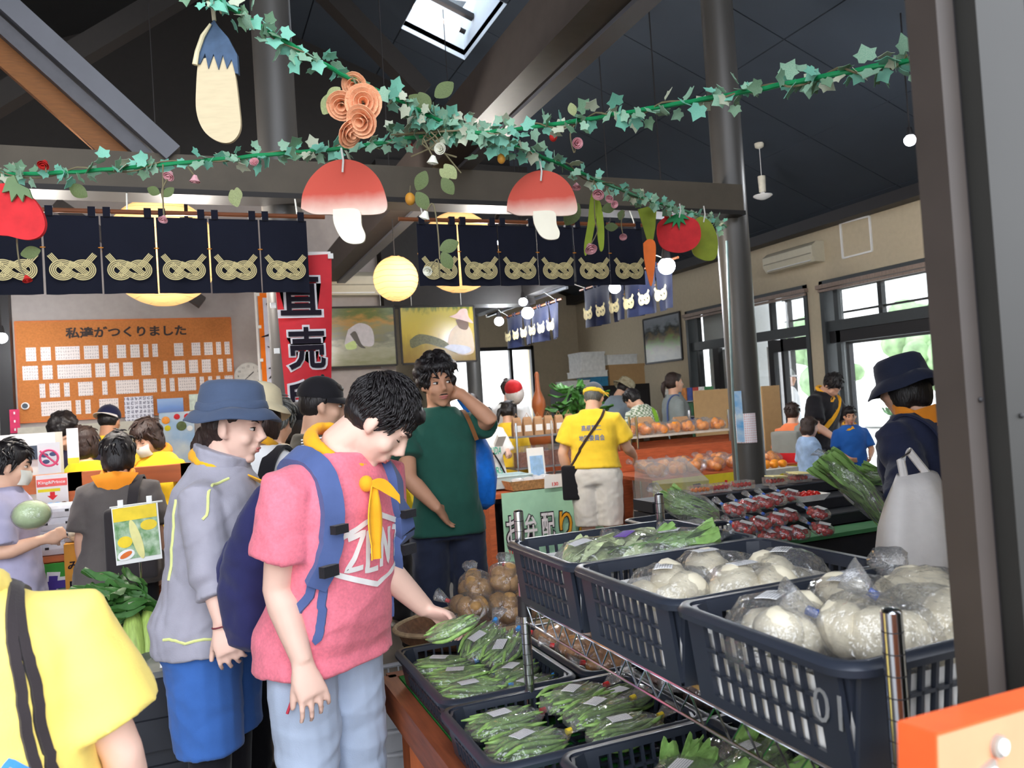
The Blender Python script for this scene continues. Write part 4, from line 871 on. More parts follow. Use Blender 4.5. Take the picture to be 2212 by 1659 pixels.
q = who('woman in white T-shirt with green lettering looking at a phone', 1046, 980, 7.3, 178, top=862, head=(45, 30, 0), seed=17, skin=0, fem=True, armR=((.08, .06, -.24), (-.04, .24, -.20)), armL=((-.08, .06, -.24), (-.0, .26, -.20))); q.hair(m_hair, 'tails', 60, .05, 4, 1.02); q.eyes(closed=True); sh_ = q.shirt(fab('tshirt_white', c(238, 238, 238)), .85, .8, .03, .03, sr=.09); q.pants(m_blk)
m_mint = fab('print_mint', c(70, 190, 160)); chest_text(q, 'FLORIDA', m_mint, .26, .075, 1.2, 0, False, sh_, .01); chest_text(q, 'SISTERS', m_mint, .26, .075, 1.0, 0, False, sh_, .01)
q.strap([q.T((.12, .05, 1.45)), q.T((.05, .155, 1.3)), q.T((-.08, .165, 1.1)), q.T((-.19, .12, .9))], m_blk, .014, .005, 'bag_strap', ((0, .5, 1), (0, 1, 0)))
ph = thing('phone', 'white phone held by the woman in the lettered T-shirt', 'phone', U(1080, 951, 7.0)); G().box(ph.location, (.075, .03, .14), rx(50)).obj('case', m_white, ph, 0)
q = who('girl in yellow smock with dark backpack straps beside the phone woman', 1102, 980, 8.2, 40, top=866, head=(20, -10, 0), seed=18, skin=2, fem=True); q.hair(m_hair, 'tails', 40, .05, 4, 1.0); q.shirt(m_yel, .9, .62, .03, .05, name='smock'); q.pants(m_blk, wide=.9)
q = who('man with brown hair and white T-shirt far back by the window', 1104, 930, 9.7, 40, top=820, head=(10, 0, 0), seed=19, skin=0, girth=1.1); q.hair(m_hairb, 'short', 60, .04, 4); q.shirt(fab('tshirt_white', c(238, 238, 238)), .8, .82, .03); q.pants(m_blk)
q = who('shopper almost hidden behind the raised elbow', 1022, 930, 9.4, 200, top=848, head=(30, 0, 0), seed=20, skin=2); q.hair(m_hairb, 'short', 0); q.shirt(m_blk, .8); q.pants(m_blk)
q = who('man in patterned sun hat and blue-grey shirt bending at the shelves', 1332, 930, 10.1, 60, top=812, head=(40, 25, 0), lean=12, seed=21, skin=2); q.hair(m_hair, 'short', 0, .05, 2, .94); q.hat_bucket(mat('hat_camo', c(150, 138, 108), .8, col2=c(196, 188, 160), scale=30), None, .04, .03); q.shirt(fab('shirt_bluegrey', c(120, 130, 140)), 1.7, .82, .03); q.pants(m_blk)
q = who('shopper in checked shirt with lime rucksack strap stooping', 1400, 950, 9.2, -10, top=830, head=(40, -20, 0), lean=14, seed=22, skin=2); q.hair(m_hair, 'short', 60, .05, 3, 1.05); q.pants(m_blk)
def chk(co, me): face_mat(me, co, lambda f: ((np.mod(f[:, 2], .05) < .02) ^ (np.mod(f[:, 0], .05) < .02)).astype(int))
q.shirt([fab('check_white', c(216, 220, 204)), fab('check_green', c(120, 140, 110))], .9, .82, .03, post=chk); q.strap([q.T((.1, -.15, 1.2)), q.T((.1, -.13, 1.38)), q.T((.1, 0, 1.455)), q.T((.12, .12, 1.3))], fab('strap_lime', c(130, 180, 50)), .05, .01, 'rucksack_strap', ((0, -1, .5), (0, 1, 0)))
q = who('woman with long dark ponytail and grey blouse by the snack rack', 1462, 930, 9.6, 100, top=806, head=(0, 0, 0), seed=23, skin=2, fem=True); q.hair(m_hairb, 'pony', 0); q.eyes(); q.shirt(fab('blouse_grey', c(136, 144, 144)), 1.5, .82, .03); q.pants(m_blk); q.strap([q.T((.08, -.14, 1.1)), q.T((.1, -.13, 1.38)), q.T((.1, 0, 1.455)), q.T((.12, .12, 1.2))], fab('strap_navy', c(82, 100, 150)), .03, .01, 'bag_strap', ((0, -1, .5), (0, 1, 0)))
q = who('man in grey cap and white shirt standing outside the door', 1706, 900, 11.6, 112, top=798, head=(5, 0, 0), seed=24, skin=1); q.hair(m_hair, 'short', 0, .05, 2, .93); q.hat_cap(fab('cap_ash', c(130, 134, 130)), m_print); q.shirt(fab('tshirt_white', c(238, 238, 238)), .9, .82, .03); q.pants(fab('trousers_khaki', c(160, 146, 120)))
q = who('man in black T-shirt with yellow sash bending towards the children', 1765, 930, 8.6, 165, 1.66, head=(55, 15, 0), lean=16, seed=25, skin=2, girth=1.1, armR=((.1, .06, -.26), (.04, .26, -.42)), armL=((-.1, .05, -.26), (.02, .14, -.44))); q.hair(m_hair, 'short', 120, .04, 4, 1.03); sh_ = q.shirt(m_blk, .85, .84, .03, .03, sr=.09); q.pants(fab('trousers_grey', c(92, 90, 96)), wide=1.15); q.kerchief()
q.strap([q.T((-.13, -.02, 1.45)), q.T((-.1, .1, 1.42)), q.T((0, .16, 1.28)), q.T((.13, .155, 1.12)), q.T((.19, .1, 1.05))], m_ker, .05, .008, 'sash', ((0, 0, 1), (0, 1, 0)))
q = who('child in orange T-shirt with grey and red backpack', 1716, 970, 7.9, 62, top=872, head=(10, 0, 0), seed=26, skin=2, armR=((.05, .05, -.25), (.03, .2, -.35))); q.hair(m_hairb, 'short', 50, .04, 3, 1.05); q.shirt(fab('tshirt_orange', c(238, 130, 82)), .85, .82, .03); q.pants(m_blk)
dp = thing('backpack', 'grey, white and red backpack on the child in orange', 'backpack', q.e.location, None, q.e.rotation_euler.z); g = G(); g.box(q.T((0, -.22, 1.12)), (.27, .16, .4)); 
def bpc(co, me): face_mat(me, co, lambda f: (f[:, 2] < f[:, 2].mean()).astype(int))
rem(g, 'pack_body', [fab('pack_grey', c(140, 142, 136)), fab('pack_red', c(206, 40, 46))], dp, .014, 5, post=bpc); q.strap([q.T((.09, -.16, 1.25)), q.T((.1, -.12, 1.41)), q.T((.1, 0, 1.458)), q.T((.12, .12, 1.3)), q.T((.15, .1, 1.1))], fab('pack_grey', c(140, 142, 136)), .05, .01, 'shoulder_strap', ((0, -1, .5), (0, 1, 0)), dp)
q = who('small child in pale blue top holding a yellow cloth', 1748, 985, 7.3, 110, top=902, head=(12, 0, 0), seed=27, skin=0, armR=((.05, .08, -.24), (.0, .26, -.22))); q.hair(m_hairb, 'bob', 40, .04, 3, 1.03); q.shirt(fab('top_paleblue', c(150, 176, 210), .2), .9, .82, .03); q.pants(fab('trousers_grey', c(92, 90, 96)))
q.strap([q.T((.1, .28, 1.2)), q.T((.1, .3, 1.1)), q.T((.08, .3, .95))], m_ker, .08, .02, 'yellow_cloth', ((0, 1, 0), (0, 1, 0)))
q = who('boy in blue T-shirt with yellow collar kerchief facing us', 1840, 970, 8.0, 205, top=878, head=(14, 8, 0), seed=28, skin=1, armR=((.07, .06, -.25), (-.04, .22, -.33)), armL=((-.07, .06, -.25), (.02, .24, -.33))); q.hair(m_hair, 'short', 40, .03, 3); q.eyes(); sh_ = q.shirt(fab('tshirt_blue', c(34, 92, 170)), .85, .8, .03); q.pants(fab('shorts_darkblue', c(30, 40, 70)), to=.45, wide=1.2); q.kerchief(wid=.036, tail=.1)
q = who('person in navy pullover and dark hat with grey rucksack half behind the jamb', 2012, 1050, 3.3, -8, 1.58, head=(15, -10, 0), seed=29, skin=2, lean=6, armL=(U(1962, 1020, 3.15), U(1935, 1098, 2.95))); q.hair(m_hair, 'bob', 0, .05, 2, .95); q.hat_bucket(fab('hat_darknavy', c(36, 42, 62)), None, .05, .05); q.shirt(fab('pullover_navy', c(40, 46, 72)), 1.85, .78, .04, .03, sr=.095, name='pullover', wr=.004); q.pants(m_blk); q.kerchief(fab('kerchief_orange', c(246, 150, 40)), back=True, knot=False, wid=.045)
dp = thing('backpack', 'light grey rucksack with navy straps half behind the jamb', 'backpack', q.e.location, None, q.e.rotation_euler.z); g = G(); g.box(q.T((.05, -.26, 1.25)), (.3, .16, .3)); rem(g, 'pack_body', fab('pack_lightgrey', c(176, 178, 176)), dp, .014, 5)
for sx in (1, -1): q.strap([q.T((.1*sx, -.2, 1.3)), q.T((.11*sx, -.13, 1.42)), q.T((.11*sx, 0, 1.46)), q.T((.12*sx, .12, 1.3))], fab('pullover_navy', c(40, 46, 72)), .04, .01, 'shoulder_strap', ((0, -1, .5), (0, 1, 0)), dp)
p = U(1993, 1165, 2.74); bg_ = thing('carrier_bag', 'full white plastic carrier bag hanging by the jamb', 'bag', p)
g = G(); g.loft([[p+V((wx*math.cos(a)*(1+.08*math.sin(4*a+z*9)), .11*k_*math.sin(a)*(1+.08*math.sin(6*a)), z+.01*math.sin(3*a))) for a in [2*math.pi*i/28 for i in range(28)]] for z, wx, k_ in ((-.16, .05, .5), (-.14, .14, 1), (-.05, .175, 1.1), (.04, .165, 1), (.12, .13, .85), (.18, .1, .6), (.22, .085, .35))])
g.obj('bag_body', mat('bag_white', c(236, 232, 230), .4, var=.04, bump=.5, bscale=14), bg_, 180); G().tube([p+V((-.06, 0, .2)), p+V((-.05, .02, .27)), p+V((-.0, .03, .3)), p+V((.06, 0, .2))], .014, 8).obj('bag_handle', mat('bag_white', c(236, 232, 230)), bg_)
bake_all()
for f_ in AFTER: f_()
# ================================================================== HANGING DECORATION, SIGNS, PICTURES
def cutpts(poly, d, n=0):
    pts = [U(x, y, d) for x, y in poly]
    return pts
def cut(poly, d, th, g=None, mi=0, smooth=True):
    g = g or G()
    if smooth:
        q = bez([V((x, y, 0)) for x, y in poly+[poly[0]]], 5)[:-1]; poly = [(p.x, p.y) for p in q]
    A = [U(x, y, d) for x, y in poly]; B = [a+FW*th for a in A]; n = len(A)
    g.add(A+B, [tuple(range(n)), tuple(range(n, 2*n))[::-1]]+[((i+1) % n, i, n+i, n+(i+1) % n) for i in range(n)], mi); return g
def paint(name, a, b, lo, hi, axis='Z', rough=.75, noise=.25):
    """paint that blends from colour a to b along an axis of the object"""
    if name in MATS: return MATS[name]
    m = mat(name, a, rough, var=0); n = m.node_tree.nodes; L = m.node_tree.links; p = n['Principled BSDF']
    t = n['Texture Coordinate']; sp = n.new('ShaderNodeSeparateXYZ'); L.new(t.outputs['Object'], sp.inputs[0])
    mr = n.new('ShaderNodeMapRange'); mr.inputs['From Min'].default_value = lo; mr.inputs['From Max'].default_value = hi; L.new(sp.outputs[axis], mr.inputs['Value'])
    nz = n.new('ShaderNodeTexNoise'); nz.inputs['Scale'].default_value = 25; L.new(t.outputs['Object'], nz.inputs['Vector'])
    ad = n.new('ShaderNodeMath'); ad.operation = 'MULTIPLY_ADD'; L.new(nz.outputs['Fac'], ad.inputs[0]); ad.inputs[1].default_value = noise; L.new(mr.outputs[0], ad.inputs[2])
    mx = n.new('ShaderNodeMixRGB'); mx.inputs['Color1'].default_value = a; mx.inputs['Color2'].default_value = b; L.new(ad.outputs[0], mx.inputs['Fac']); L.new(mx.outputs[0], p.inputs['Base Color']); return m
def print_mat(name, paper, ink, sx, sz, ax=('X', 'Z'), dens=.62, fill=.72):
    """tiny rows of printed characters"""
    if name in MATS: return MATS[name]
    m = mat(name, paper, .5, var=0, spec=.5); n = m.node_tree.nodes; L = m.node_tree.links; p = n['Principled BSDF']
    t = n['Texture Coordinate']; sp = n.new('ShaderNodeSeparateXYZ'); L.new(t.outputs['Object'], sp.inputs[0])
    def mth(op, a, b=None, cst=None):
        q = n.new('ShaderNodeMath'); q.operation = op; L.new(a, q.inputs[0])
        if b is not None: L.new(b, q.inputs[1])
        if cst is not None: q.inputs[1].default_value = cst
        return q.outputs[0]
    u = mth('MULTIPLY', sp.outputs[ax[0]], cst=sx); v = mth('MULTIPLY', sp.outputs[ax[1]], cst=sz)
    fu, fv = mth('FRACT', u), mth('FRACT', v); inb = mth('MULTIPLY', mth('LESS_THAN', fu, cst=fill), mth('LESS_THAN', fv, cst=fill))
    cb = n.new('ShaderNodeCombineXYZ'); L.new(mth('MULTIPLY', u, cst=3.0), cb.inputs[0]); L.new(mth('MULTIPLY', v, cst=3.0), cb.inputs[1])
    nz = n.new('ShaderNodeTexNoise'); nz.inputs['Scale'].default_value = 1.3; nz.inputs['Detail'].default_value = 1; L.new(cb.outputs[0], nz.inputs['Vector'])
    ink_ = mth('MULTIPLY', inb, mth('GREATER_THAN', nz.outputs['Fac'], cst=1-dens)); 
    mx = n.new('ShaderNodeMixRGB'); mx.inputs['Color1'].default_value = paper; mx.inputs['Color2'].default_value = ink; L.new(ink_, mx.inputs['Fac']); L.new(mx.outputs[0], p.inputs['Base Color']); return m
m_hook = mat('wire_white', c(226, 226, 220), .4)
# ---------------- indigo shop curtains with knot crests
m_indigo = fab('noren_indigo', c(20, 23, 38), .12, sc=3); m_indigo2 = fab('noren_blue', c(17, 24, 50), .15, sc=3); m_crest = fab('crest_cream', c(216, 202, 150), .04); m_bamboo = mat('bamboo_rod', c(122, 70, 40), .5, var=.3, stretch=(.3, 30, 30)); m_cord = mat('cord_orange', c(206, 130, 40), .7)
def crest_mesh(m):
    g = G()
    def ribbon(pts, hw, z, n=4):
        pts = [V((p[0], p[1], 0)) for p in pts]; N = len(pts)
        for k in range(n):
            o0 = -hw+2*hw*(k+.14)/n; o1 = -hw+2*hw*(k+.78)/n; vs = []
            for i, p in enumerate(pts):
                t = (pts[min(i+1, N-1)]-pts[max(i-1, 0)]).normalized(); nn = V((-t.y, t.x, 0)); vs += [p+nn*o0+V((0, 0, z)), p+nn*o1+V((0, 0, z))]
            g.add(vs, [(2*i, 2*i+1, 2*i+3, 2*i+2) for i in range(N-1)])
    def arc(cx, a0, a1, z): ribbon([(cx+.44*math.cos(a), -.12+.37*math.sin(a)) for a in [math.radians(a0+(a1-a0)*i/26) for i in range(27)]], .17, z)
    # one cord: left end -> through the middle -> right lobe -> back through the middle -> left lobe -> right end
    ribbon([(-1.0, .66), (-.72, .3)], .15, .001)
    ribbon([(-.62, .2), (-.3, -.12), (.02, -.36), (.2, -.44)], .15, .010)
    arc(.45, 225, 505, .004)
    ribbon([(.12, .2), (-.1, .02), (-.3, -.2), (-.5, -.42)], .14, .006)
    arc(-.45, 35, 315, .003)
    ribbon([(-.16, .22), (.12, .1), (.4, -.14), (.66, -.36)], .15, .013)
    ribbon([(1.02, .66), (.7, .28), (.42, -.02)], .15, .016)
    return g.mesh('crest', m, 0)
CR = crest_mesh(m_crest)
def noren(label, A, B, ztop, drop, n, out, m, crest_z, cw, rod=True, group=None, wave=.012, hang=None):
    """curtain from A to B (x,y), n panels; out = direction towards the viewer"""
    A, B = V((A[0], A[1], 0)), V((B[0], B[1], 0)); ex = (B-A).normalized(); L = (B-A).length; out = V(out)
    t = thing('shop_curtain', label, 'curtain', A+V((0, 0, ztop)), group)
    if rod:
        G().tube([A+V((0, 0, ztop+.025))-ex*.1, B+V((0, 0, ztop+.025))+ex*.1], .012, 10).obj('rod', m_bamboo, t)
        for q in (A+ex*.05, (A+B)/2, B-ex*.05):
            h_ = V((q.x, YP-.08, 2.735)) if hang is None else V((hang[0], q.y, hang[1])); G().tube([q+V((0, 0, ztop+.025)), h_], .004, 6).obj('hanger', m_hook, t)
    w_ = L/n
    for i in range(n):
        x0, x1 = i*w_+.004, (i+1)*w_-.004
        def fn(u, v): return A+ex*(x0+(x1-x0)*u)+V((0, 0, ztop-drop*v))+out*(wave*math.sin(u*5+i*2)*v+.006*math.sin(u*13+i)*v)
        p = G().sheet(fn, 10, 8, .003).obj('curtain_panel', m, t, 60)
        o = A+ex*(x0+x1)/2+V((0, 0, crest_z))+out*(wave+.012)
        q = place('crest', CR, frame(o, ex, (0, 0, 1)) @ Matrix.Diagonal((cw/2, cw/2, .3, 1)), p)
        if rod:
            for s_ in (.12, .88): G().box(A+ex*(x0+(x1-x0)*s_)+V((0, 0, ztop+.02)), (.035, .03, .05)).obj('loop', m, p, 0)
            if i: G().tube([A+ex*(i*w_)+V((0, 0, ztop-.165))+out*.012+ex*dx for dx in (-.012, 0, .012)], [.002, .004, .002], 6).obj('tack', m_cord, t)
    return t
YN = 4.56; FR_ = (0, -1, 0)
xa = [onY(x, 580, YN).x for x in (30, 165, 290, 400, 512, 617)]; stp = (xa[-1]-xa[0])/5
noren('indigo curtain with six cream knot crests, hung left of the mushroom', (xa[0]-1.5*stp, YN), (xa[-1]+.5*stp, YN), 2.585, .40, 7, FR_, m_indigo, onY(290, 580, YN).z, .2, True, 'long indigo curtains under the beam')
xb = [onY(x, 580, YN).x for x in (955, 1040, 1125, 1200, 1272, 1343)]; stp = (xb[-1]-xb[0])/5
noren('indigo curtain with six cream knot crests, hung right of the lantern', (xb[0]-.6*stp, YN), (xb[-1]+.7*stp, YN), 2.585, .37, 6, FR_, m_indigo, onY(1125, 582, YN).z, .2, True, 'long indigo curtains under the beam')
a, b = onX(1096, 692, 4.15), onX(1206, 648, 4.15)
noren('small blue curtain with crests along the light track', (a.x, a.y), (b.x, b.y), (a.z+b.z)/2, .42, 6, (-1, 0, 0), m_indigo2, (a.z+b.z)/2-.26, .2, True, 'blue curtains along the light track', .05, (3.98, 2.79))
a, b = onX(1262, 630, 4.2), onX(1452, 565, 4.2)
noren('blue curtain with crests below the carrot cutout', (a.x, a.y), (b.x, b.y), (a.z+b.z)/2, .42, 6, (-1, 0, 0), m_indigo2, (a.z+b.z)/2-.27, .2, True, 'blue curtains along the light track', .04, (3.98, 2.79))
# ---------------- ivy garlands
m_rope = mat('rope_green', c(20, 140, 84), .5, var=.1); ivy = [mat('ivy_%d' % i, a, .55, var=.35, scale=45, col2=b) for i, (a, b) in enumerate(((c(64, 150, 118), c(190, 214, 190)), (c(84, 176, 150), c(150, 206, 186)), (c(60, 116, 84), c(150, 180, 150)), (c(150, 168, 140), c(220, 220, 200))))]
m_stem = mat('stem_brown', c(120, 112, 84), .7)
def ivy_mesh(m):
    pts = [(0, .04), (.2, -.12), (.5, -.02), (.48, .25), (.66, .52), (.36, .6), (.16, .86), (0, 1.08), (-.16, .86), (-.36, .6), (-.66, .52), (-.48, .25), (-.5, -.02), (-.2, -.12)]
    n = len(pts); z = lambda x, y: .18*abs(x)+.1*y*y; A = [(x, y, z(x, y)) for x, y in pts]+[(0, .45, .02)]; k = n
    fs = [(i, (i+1) % n, k) for i in range(n)]; B = [(x, y, w_-.03) for x, y, w_ in A]; K = len(A)
    return G().add(A+B, fs+[tuple(K+i for i in f[::-1]) for f in fs]+[((i+1) % n, i, K+i, K+(i+1) % n) for i in range(n)]).mesh('ivy_leaf', m, 40)
IV = [ivy_mesh(m) for m in ivy]
def garland(label, path, n, seed, dens=None):
    rn = random.Random(seed); P = bez([U(*p) for p in path], 10); t = thing('ivy_garland', label, 'garland', P[0], 'artificial ivy garlands')
    rope = [p+V((.004*math.sin(i*1.3), .004*math.cos(i*1.7), 0)) for i, p in enumerate(P)]
    G().tube(rope, .0075, 8).obj('rope', m_rope, t)
    G().tube([p+V((.014*math.sin(i*.9), .014*math.cos(i*.9), .012*math.sin(i*.7))) for i, p in enumerate(P)], .003, 5).obj('vine', m_stem, t)
    for k in range(n):
        f = rn.random() if not dens else dens(rn); i = min(len(P)-2, int(f*(len(P)-1))); p = P[i]+(P[i+1]-P[i])*rn.random()
        d = V((rn.gauss(0, 1), rn.gauss(0, 1), rn.gauss(-.15, .9))).normalized(); off = d*rn.uniform(.01, .045); s_ = rn.uniform(.026, .047)
        y = (d*.8+V((rn.gauss(0, .5), rn.gauss(0, .5), rn.gauss(-.2, .5)))).normalized(); zf = -FW+V((rn.gauss(0, .6), rn.gauss(0, .6), rn.gauss(0, .6))); x = y.cross(zf)
        if x.length < .1: x = y.orthogonal()
        place('leaf', IV[rn.choice((0, 0, 1, 1, 2, 3))], frame(p+off, x, y) @ Matrix.Scale(s_, 4), t)
    return t
gA = garland('ivy garland sagging from the roof down to the steel column', [(400, -40, 2.3), (520, 30, 2.4), (700, 140, 2.6), (860, 216, 2.8), (940, 256, 2.95), (1060, 300, 3.1), (1150, 330, 3.25), (1280, 385, 3.6), (1400, 432, 4.2), (1500, 462, 4.9), (1570, 490, 5.5)], 250, 1)
gB = garland('ivy garland strung across from the left to the entrance jamb', [(-60, 378, 2.9), (150, 372, 2.9), (380, 353, 2.9), (600, 332, 2.95), (760, 318, 3.0), (930, 292, 3.0), (1060, 285, 2.95), (1220, 265, 2.8), (1400, 235, 2.55), (1600, 200, 2.3), (1780, 165, 2.1), (1970, 130, 1.95)], 280, 2)
for k in range(46):
    p = U(rnd.gauss(985, 85), 0, 3.0); f = rnd.gauss(985, 80); p = U(f, 262+.12*(f-900)+rnd.gauss(12, 16), 3.0+rnd.gauss(0, .03)); y = V((rnd.gauss(0, 1), rnd.gauss(0, 1), rnd.gauss(-.3, 1))).normalized(); x = y.cross(-FW+V((rnd.gauss(0, .6), rnd.gauss(0, .6), rnd.gauss(0, .6))))
    place('leaf', IV[rnd.choice((0, 1, 2, 3))], frame(p, x, y) @ Matrix.Scale(rnd.uniform(.028, .045), 4), gA)
for k in range(5): G().tube(bez([U(930+rnd.gauss(0, 30), 265+rnd.gauss(0, 12), 2.97), U(940+rnd.gauss(0, 40), 300+rnd.gauss(0, 15), 2.95), U(920+rnd.gauss(0, 50), 340+rnd.gauss(0, 30), 2.95)], 5), .003, 5).obj('twig', m_stem, gA)
# upright rod with ivy on the column
t = thing('metal_rod', 'thin pale rod leaning along the steel column', 'rod', (3.4, 4.55, 0)); G().tube([U(1570, 520, 5.45), U(1585, 900, 5.5), V((U(1585, 900, 5.5).x, U(1585, 900, 5.5).y, .0))], .009, 8).obj('tube', mat('rod_pale', c(150, 176, 180), .35, .6), t)
# ---------------- plywood vegetable cutouts
m_hook = mat('wire_white', c(226, 226, 220), .4)
def wire(t, a, b, d): G().tube([U(*a, d), U((a[0]+b[0])/2+3, (a[1]+b[1])/2, d), U(*b, d)], .004, 6).obj('wire', m_hook, t)
t = thing('eggplant_cutout', 'hanging plywood eggplant cutout with blue painted cap', 'decoration', U(465, 60, 2.4))
cut([(428, 128), (424, 180), (424, 240), (440, 282), (470, 305), (500, 306), (519, 278), (516, 225), (508, 160), (500, 120)], 2.4, .012).obj('body', mat('plywood', c(206, 190, 156), .8, var=.05, stretch=(1, 1, 6)), t)
cut([(462, 42), (470, 55), (492, 80), (512, 118), (515, 160), (508, 158), (500, 128), (490, 148), (481, 118), (472, 150), (461, 116), (450, 148), (443, 115), (432, 138), (422, 136), (430, 92), (448, 62)], 2.395, .014, smooth=False).obj('cap', mat('eggplant_blue', c(62, 84, 112), .7, var=.2, scale=30), t)
G().tube([U(x, y, 2.39) for x, y in ((455, 52), (438, 78), (426, 112), (421, 140))], [.004, .007, .007, .008], 8).obj('cap_edge', mat('plywood_edge', c(216, 206, 170), .8), t)
G().tube([U(x, y, 2.4) for x, y in ((463, 45), (460, 20), (455, 0), (470, 8), (480, 28))], .006, 6).obj('string', mat('string', c(206, 196, 170), .9), t)
def mushroom(label, cx, cy, s_, d):
    t = thing('mushroom_cutout', label, 'decoration', U(cx, cy-80*s_, d), 'red mushroom cutouts')
    cap = [(-92, 18), (-88, -15), (-70, -50), (-38, -78), (0, -88), (42, -78), (75, -48), (92, -5), (92, 22), (70, 31), (20, 32), (0, 33), (-30, 31), (-65, 30)]
    st = [(-26, 20), (-24, 50), (-8, 82), (12, 94), (38, 92), (44, 76), (36, 54), (28, 20)]
    z = U(cx, cy, d).z; q = s_*d/F_PX
    cut([(cx+x*s_, cy+y*s_) for x, y in cap], d, .012).obj('cap', paint('mushroom_red_%d' % cx, c(252, 232, 216), c(214, 88, 72), z-28*q, z+22*q), t)
    cut([(cx+x*s_+3, cy+y*s_) for x, y in st], d-.012, .014).obj('stem', mat('mushroom_stem', c(252, 246, 226), .8, var=.02), t)
    wire(t, (cx-5*s_, cy-112*s_), (cx-2*s_, cy-60*s_), d-.014); return t
mushroom('larger red mushroom cutout hanging under the left garland', 742, 432, 1.0, 2.95); mushroom('smaller red mushroom cutout hanging nearer the column', 1170, 440, .82, 3.3)
m_red = mat('paint_red', c(214, 44, 50), .75, var=.12, scale=20); m_grn = mat('paint_olive', c(132, 148, 44), .75, var=.1); m_lgrn = mat('paint_leafgreen', c(40, 140, 84), .75)
t = thing('tomato_cutout', 'red tomato cutout hanging beside the steel column', 'decoration', U(1465, 460, 4.6)); cut([(1419, 505), (1422, 482), (1445, 466), (1480, 466), (1508, 480), (1514, 512), (1500, 535), (1470, 546), (1438, 540), (1424, 525)], 4.6, .012).obj('body', m_red, t)
cut([(1445, 470), (1460, 462), (1456, 455), (1466, 460), (1478, 464), (1490, 474), (1476, 472), (1482, 486), (1470, 478), (1468, 497), (1462, 480), (1452, 492), (1455, 478), (1432, 486)], 4.585, .008, smooth=False).obj('calyx', m_lgrn, t); wire(t, (1468, 440), (1467, 470), 4.58)
t = thing('leaf_cutout', 'olive green pepper cutout half behind the tomato cutout', 'decoration', U(1530, 470, 4.75)); cut([(1500, 475), (1515, 468), (1535, 480), (1549, 510), (1550, 545), (1540, 562), (1515, 560), (1495, 540)], 4.75, .012).obj('body', m_grn, t); wire(t, (1520, 445), (1520, 480), 4.74)
t = thing('carrot_cutout', 'orange carrot cutout with flat green top', 'decoration', U(1400, 450, 4.4)); cut([(1390, 525), (1400, 517), (1413, 520), (1417, 540), (1413, 590), (1407, 618), (1400, 600), (1392, 560)], 4.4, .012).obj('root', mat('paint_orange', c(244, 120, 50), .75, var=.08), t)
cut([(1378, 452), (1400, 446), (1418, 452), (1416, 490), (1411, 520), (1398, 518), (1388, 485)], 4.41, .012, smooth=False).obj('top', m_grn, t)
t = thing('bean_cutout', 'pair of green bean pod cutouts hanging by pink roses', 'decoration', U(1290, 420, 3.7))
for q in ([(1283, 405), (1292, 430), (1286, 480), (1276, 530), (1265, 552), (1262, 530), (1270, 480), (1275, 430)], [(1285, 425), (1298, 440), (1305, 490), (1304, 535), (1296, 540), (1290, 500), (1288, 455)]): cut(q, 3.7, .014).obj('pod', mat('bean_green', c(150, 172, 50), .7, var=.1), t)
t = thing('strawberry_cutout', 'big red strawberry cutout at the left edge of the garland', 'decoration', U(40, 400, 2.75)); cut([(-20, 400), (10, 396), (45, 408), (80, 440), (97, 480), (88, 508), (60, 518), (20, 510), (-20, 495)], 2.75, .014).obj('body', m_red, t)
cut([(15, 385), (30, 378), (38, 396), (62, 408), (70, 430), (52, 420), (48, 436), (36, 418), (24, 436), (20, 412), (4, 416)], 2.735, .008, smooth=False).obj('calyx', mat('calyx_sage', c(110, 136, 96), .7), t)
# ---------------- artificial roses on the garlands
def rose_mesh(m, buds=False):
    g = G(); rn = random.Random(5)
    for k, (R_, n, op) in enumerate(((.35, 3, .15), (.62, 4, .4), (.85, 5, .75), (1.0, 5, 1.05)) if not buds else ((.3, 3, .1), (.55, 4, .22), (.7, 4, .4))):
        for i in range(n):
            a0 = 2*math.pi*i/n+k*.6; wd = 2*math.pi/n*.75
            def fn(u, v):
                a = a0+(u-.5)*2*wd; r = R_*(.35+.65*v)*(1+op*.25*v*v); zz = -.55+v*(1.15-.45*op)+.05*math.sin(u*6+k); sh_ = 1-.25*(abs(u-.5)*2)**3
                return V((r*math.cos(a), r*math.sin(a), zz*sh_))
            g.sheet(fn, 6, 5, .03)
    return g.mesh('bloom', m, 60)
RC = {'peach': mat('rose_peach', c(240, 160, 116), .7, col2=c(250, 200, 160), scale=14), 'pink': mat('rose_pink', c(226, 150, 164), .7, col2=c(244, 200, 204), scale=14), 'white': mat('rose_white', c(232, 232, 214), .7, col2=c(250, 250, 240), scale=14), 'red': mat('rose_red', c(206, 44, 40), .7, var=.2), 'gold': mat('berry_gold', c(226, 160, 60), .5, var=.25)}
RM = {k: rose_mesh(v, k in ('pink', 'white', 'red')) for k, v in RC.items()}
m_leaf = mat('silk_leaf', c(92, 108, 62), .6, var=.25, scale=30); m_leafp = mat('silk_leaf_pale', c(150, 160, 110), .6, var=.2)
def oval_leaf(m):
    def fn(u, v): w_ = .34*math.sin(math.pi*min(1, v*.95+.03))**.8; return V(((u-.5)*2*w_, v, .12*v*v+.25*abs(u-.5)*w_))
    return G().sheet(fn, 4, 8, .02).mesh('leaf', m, 60)
OL = [oval_leaf(m_leaf), oval_leaf(m_leafp)]
GRP = 'artificial roses on the garlands'
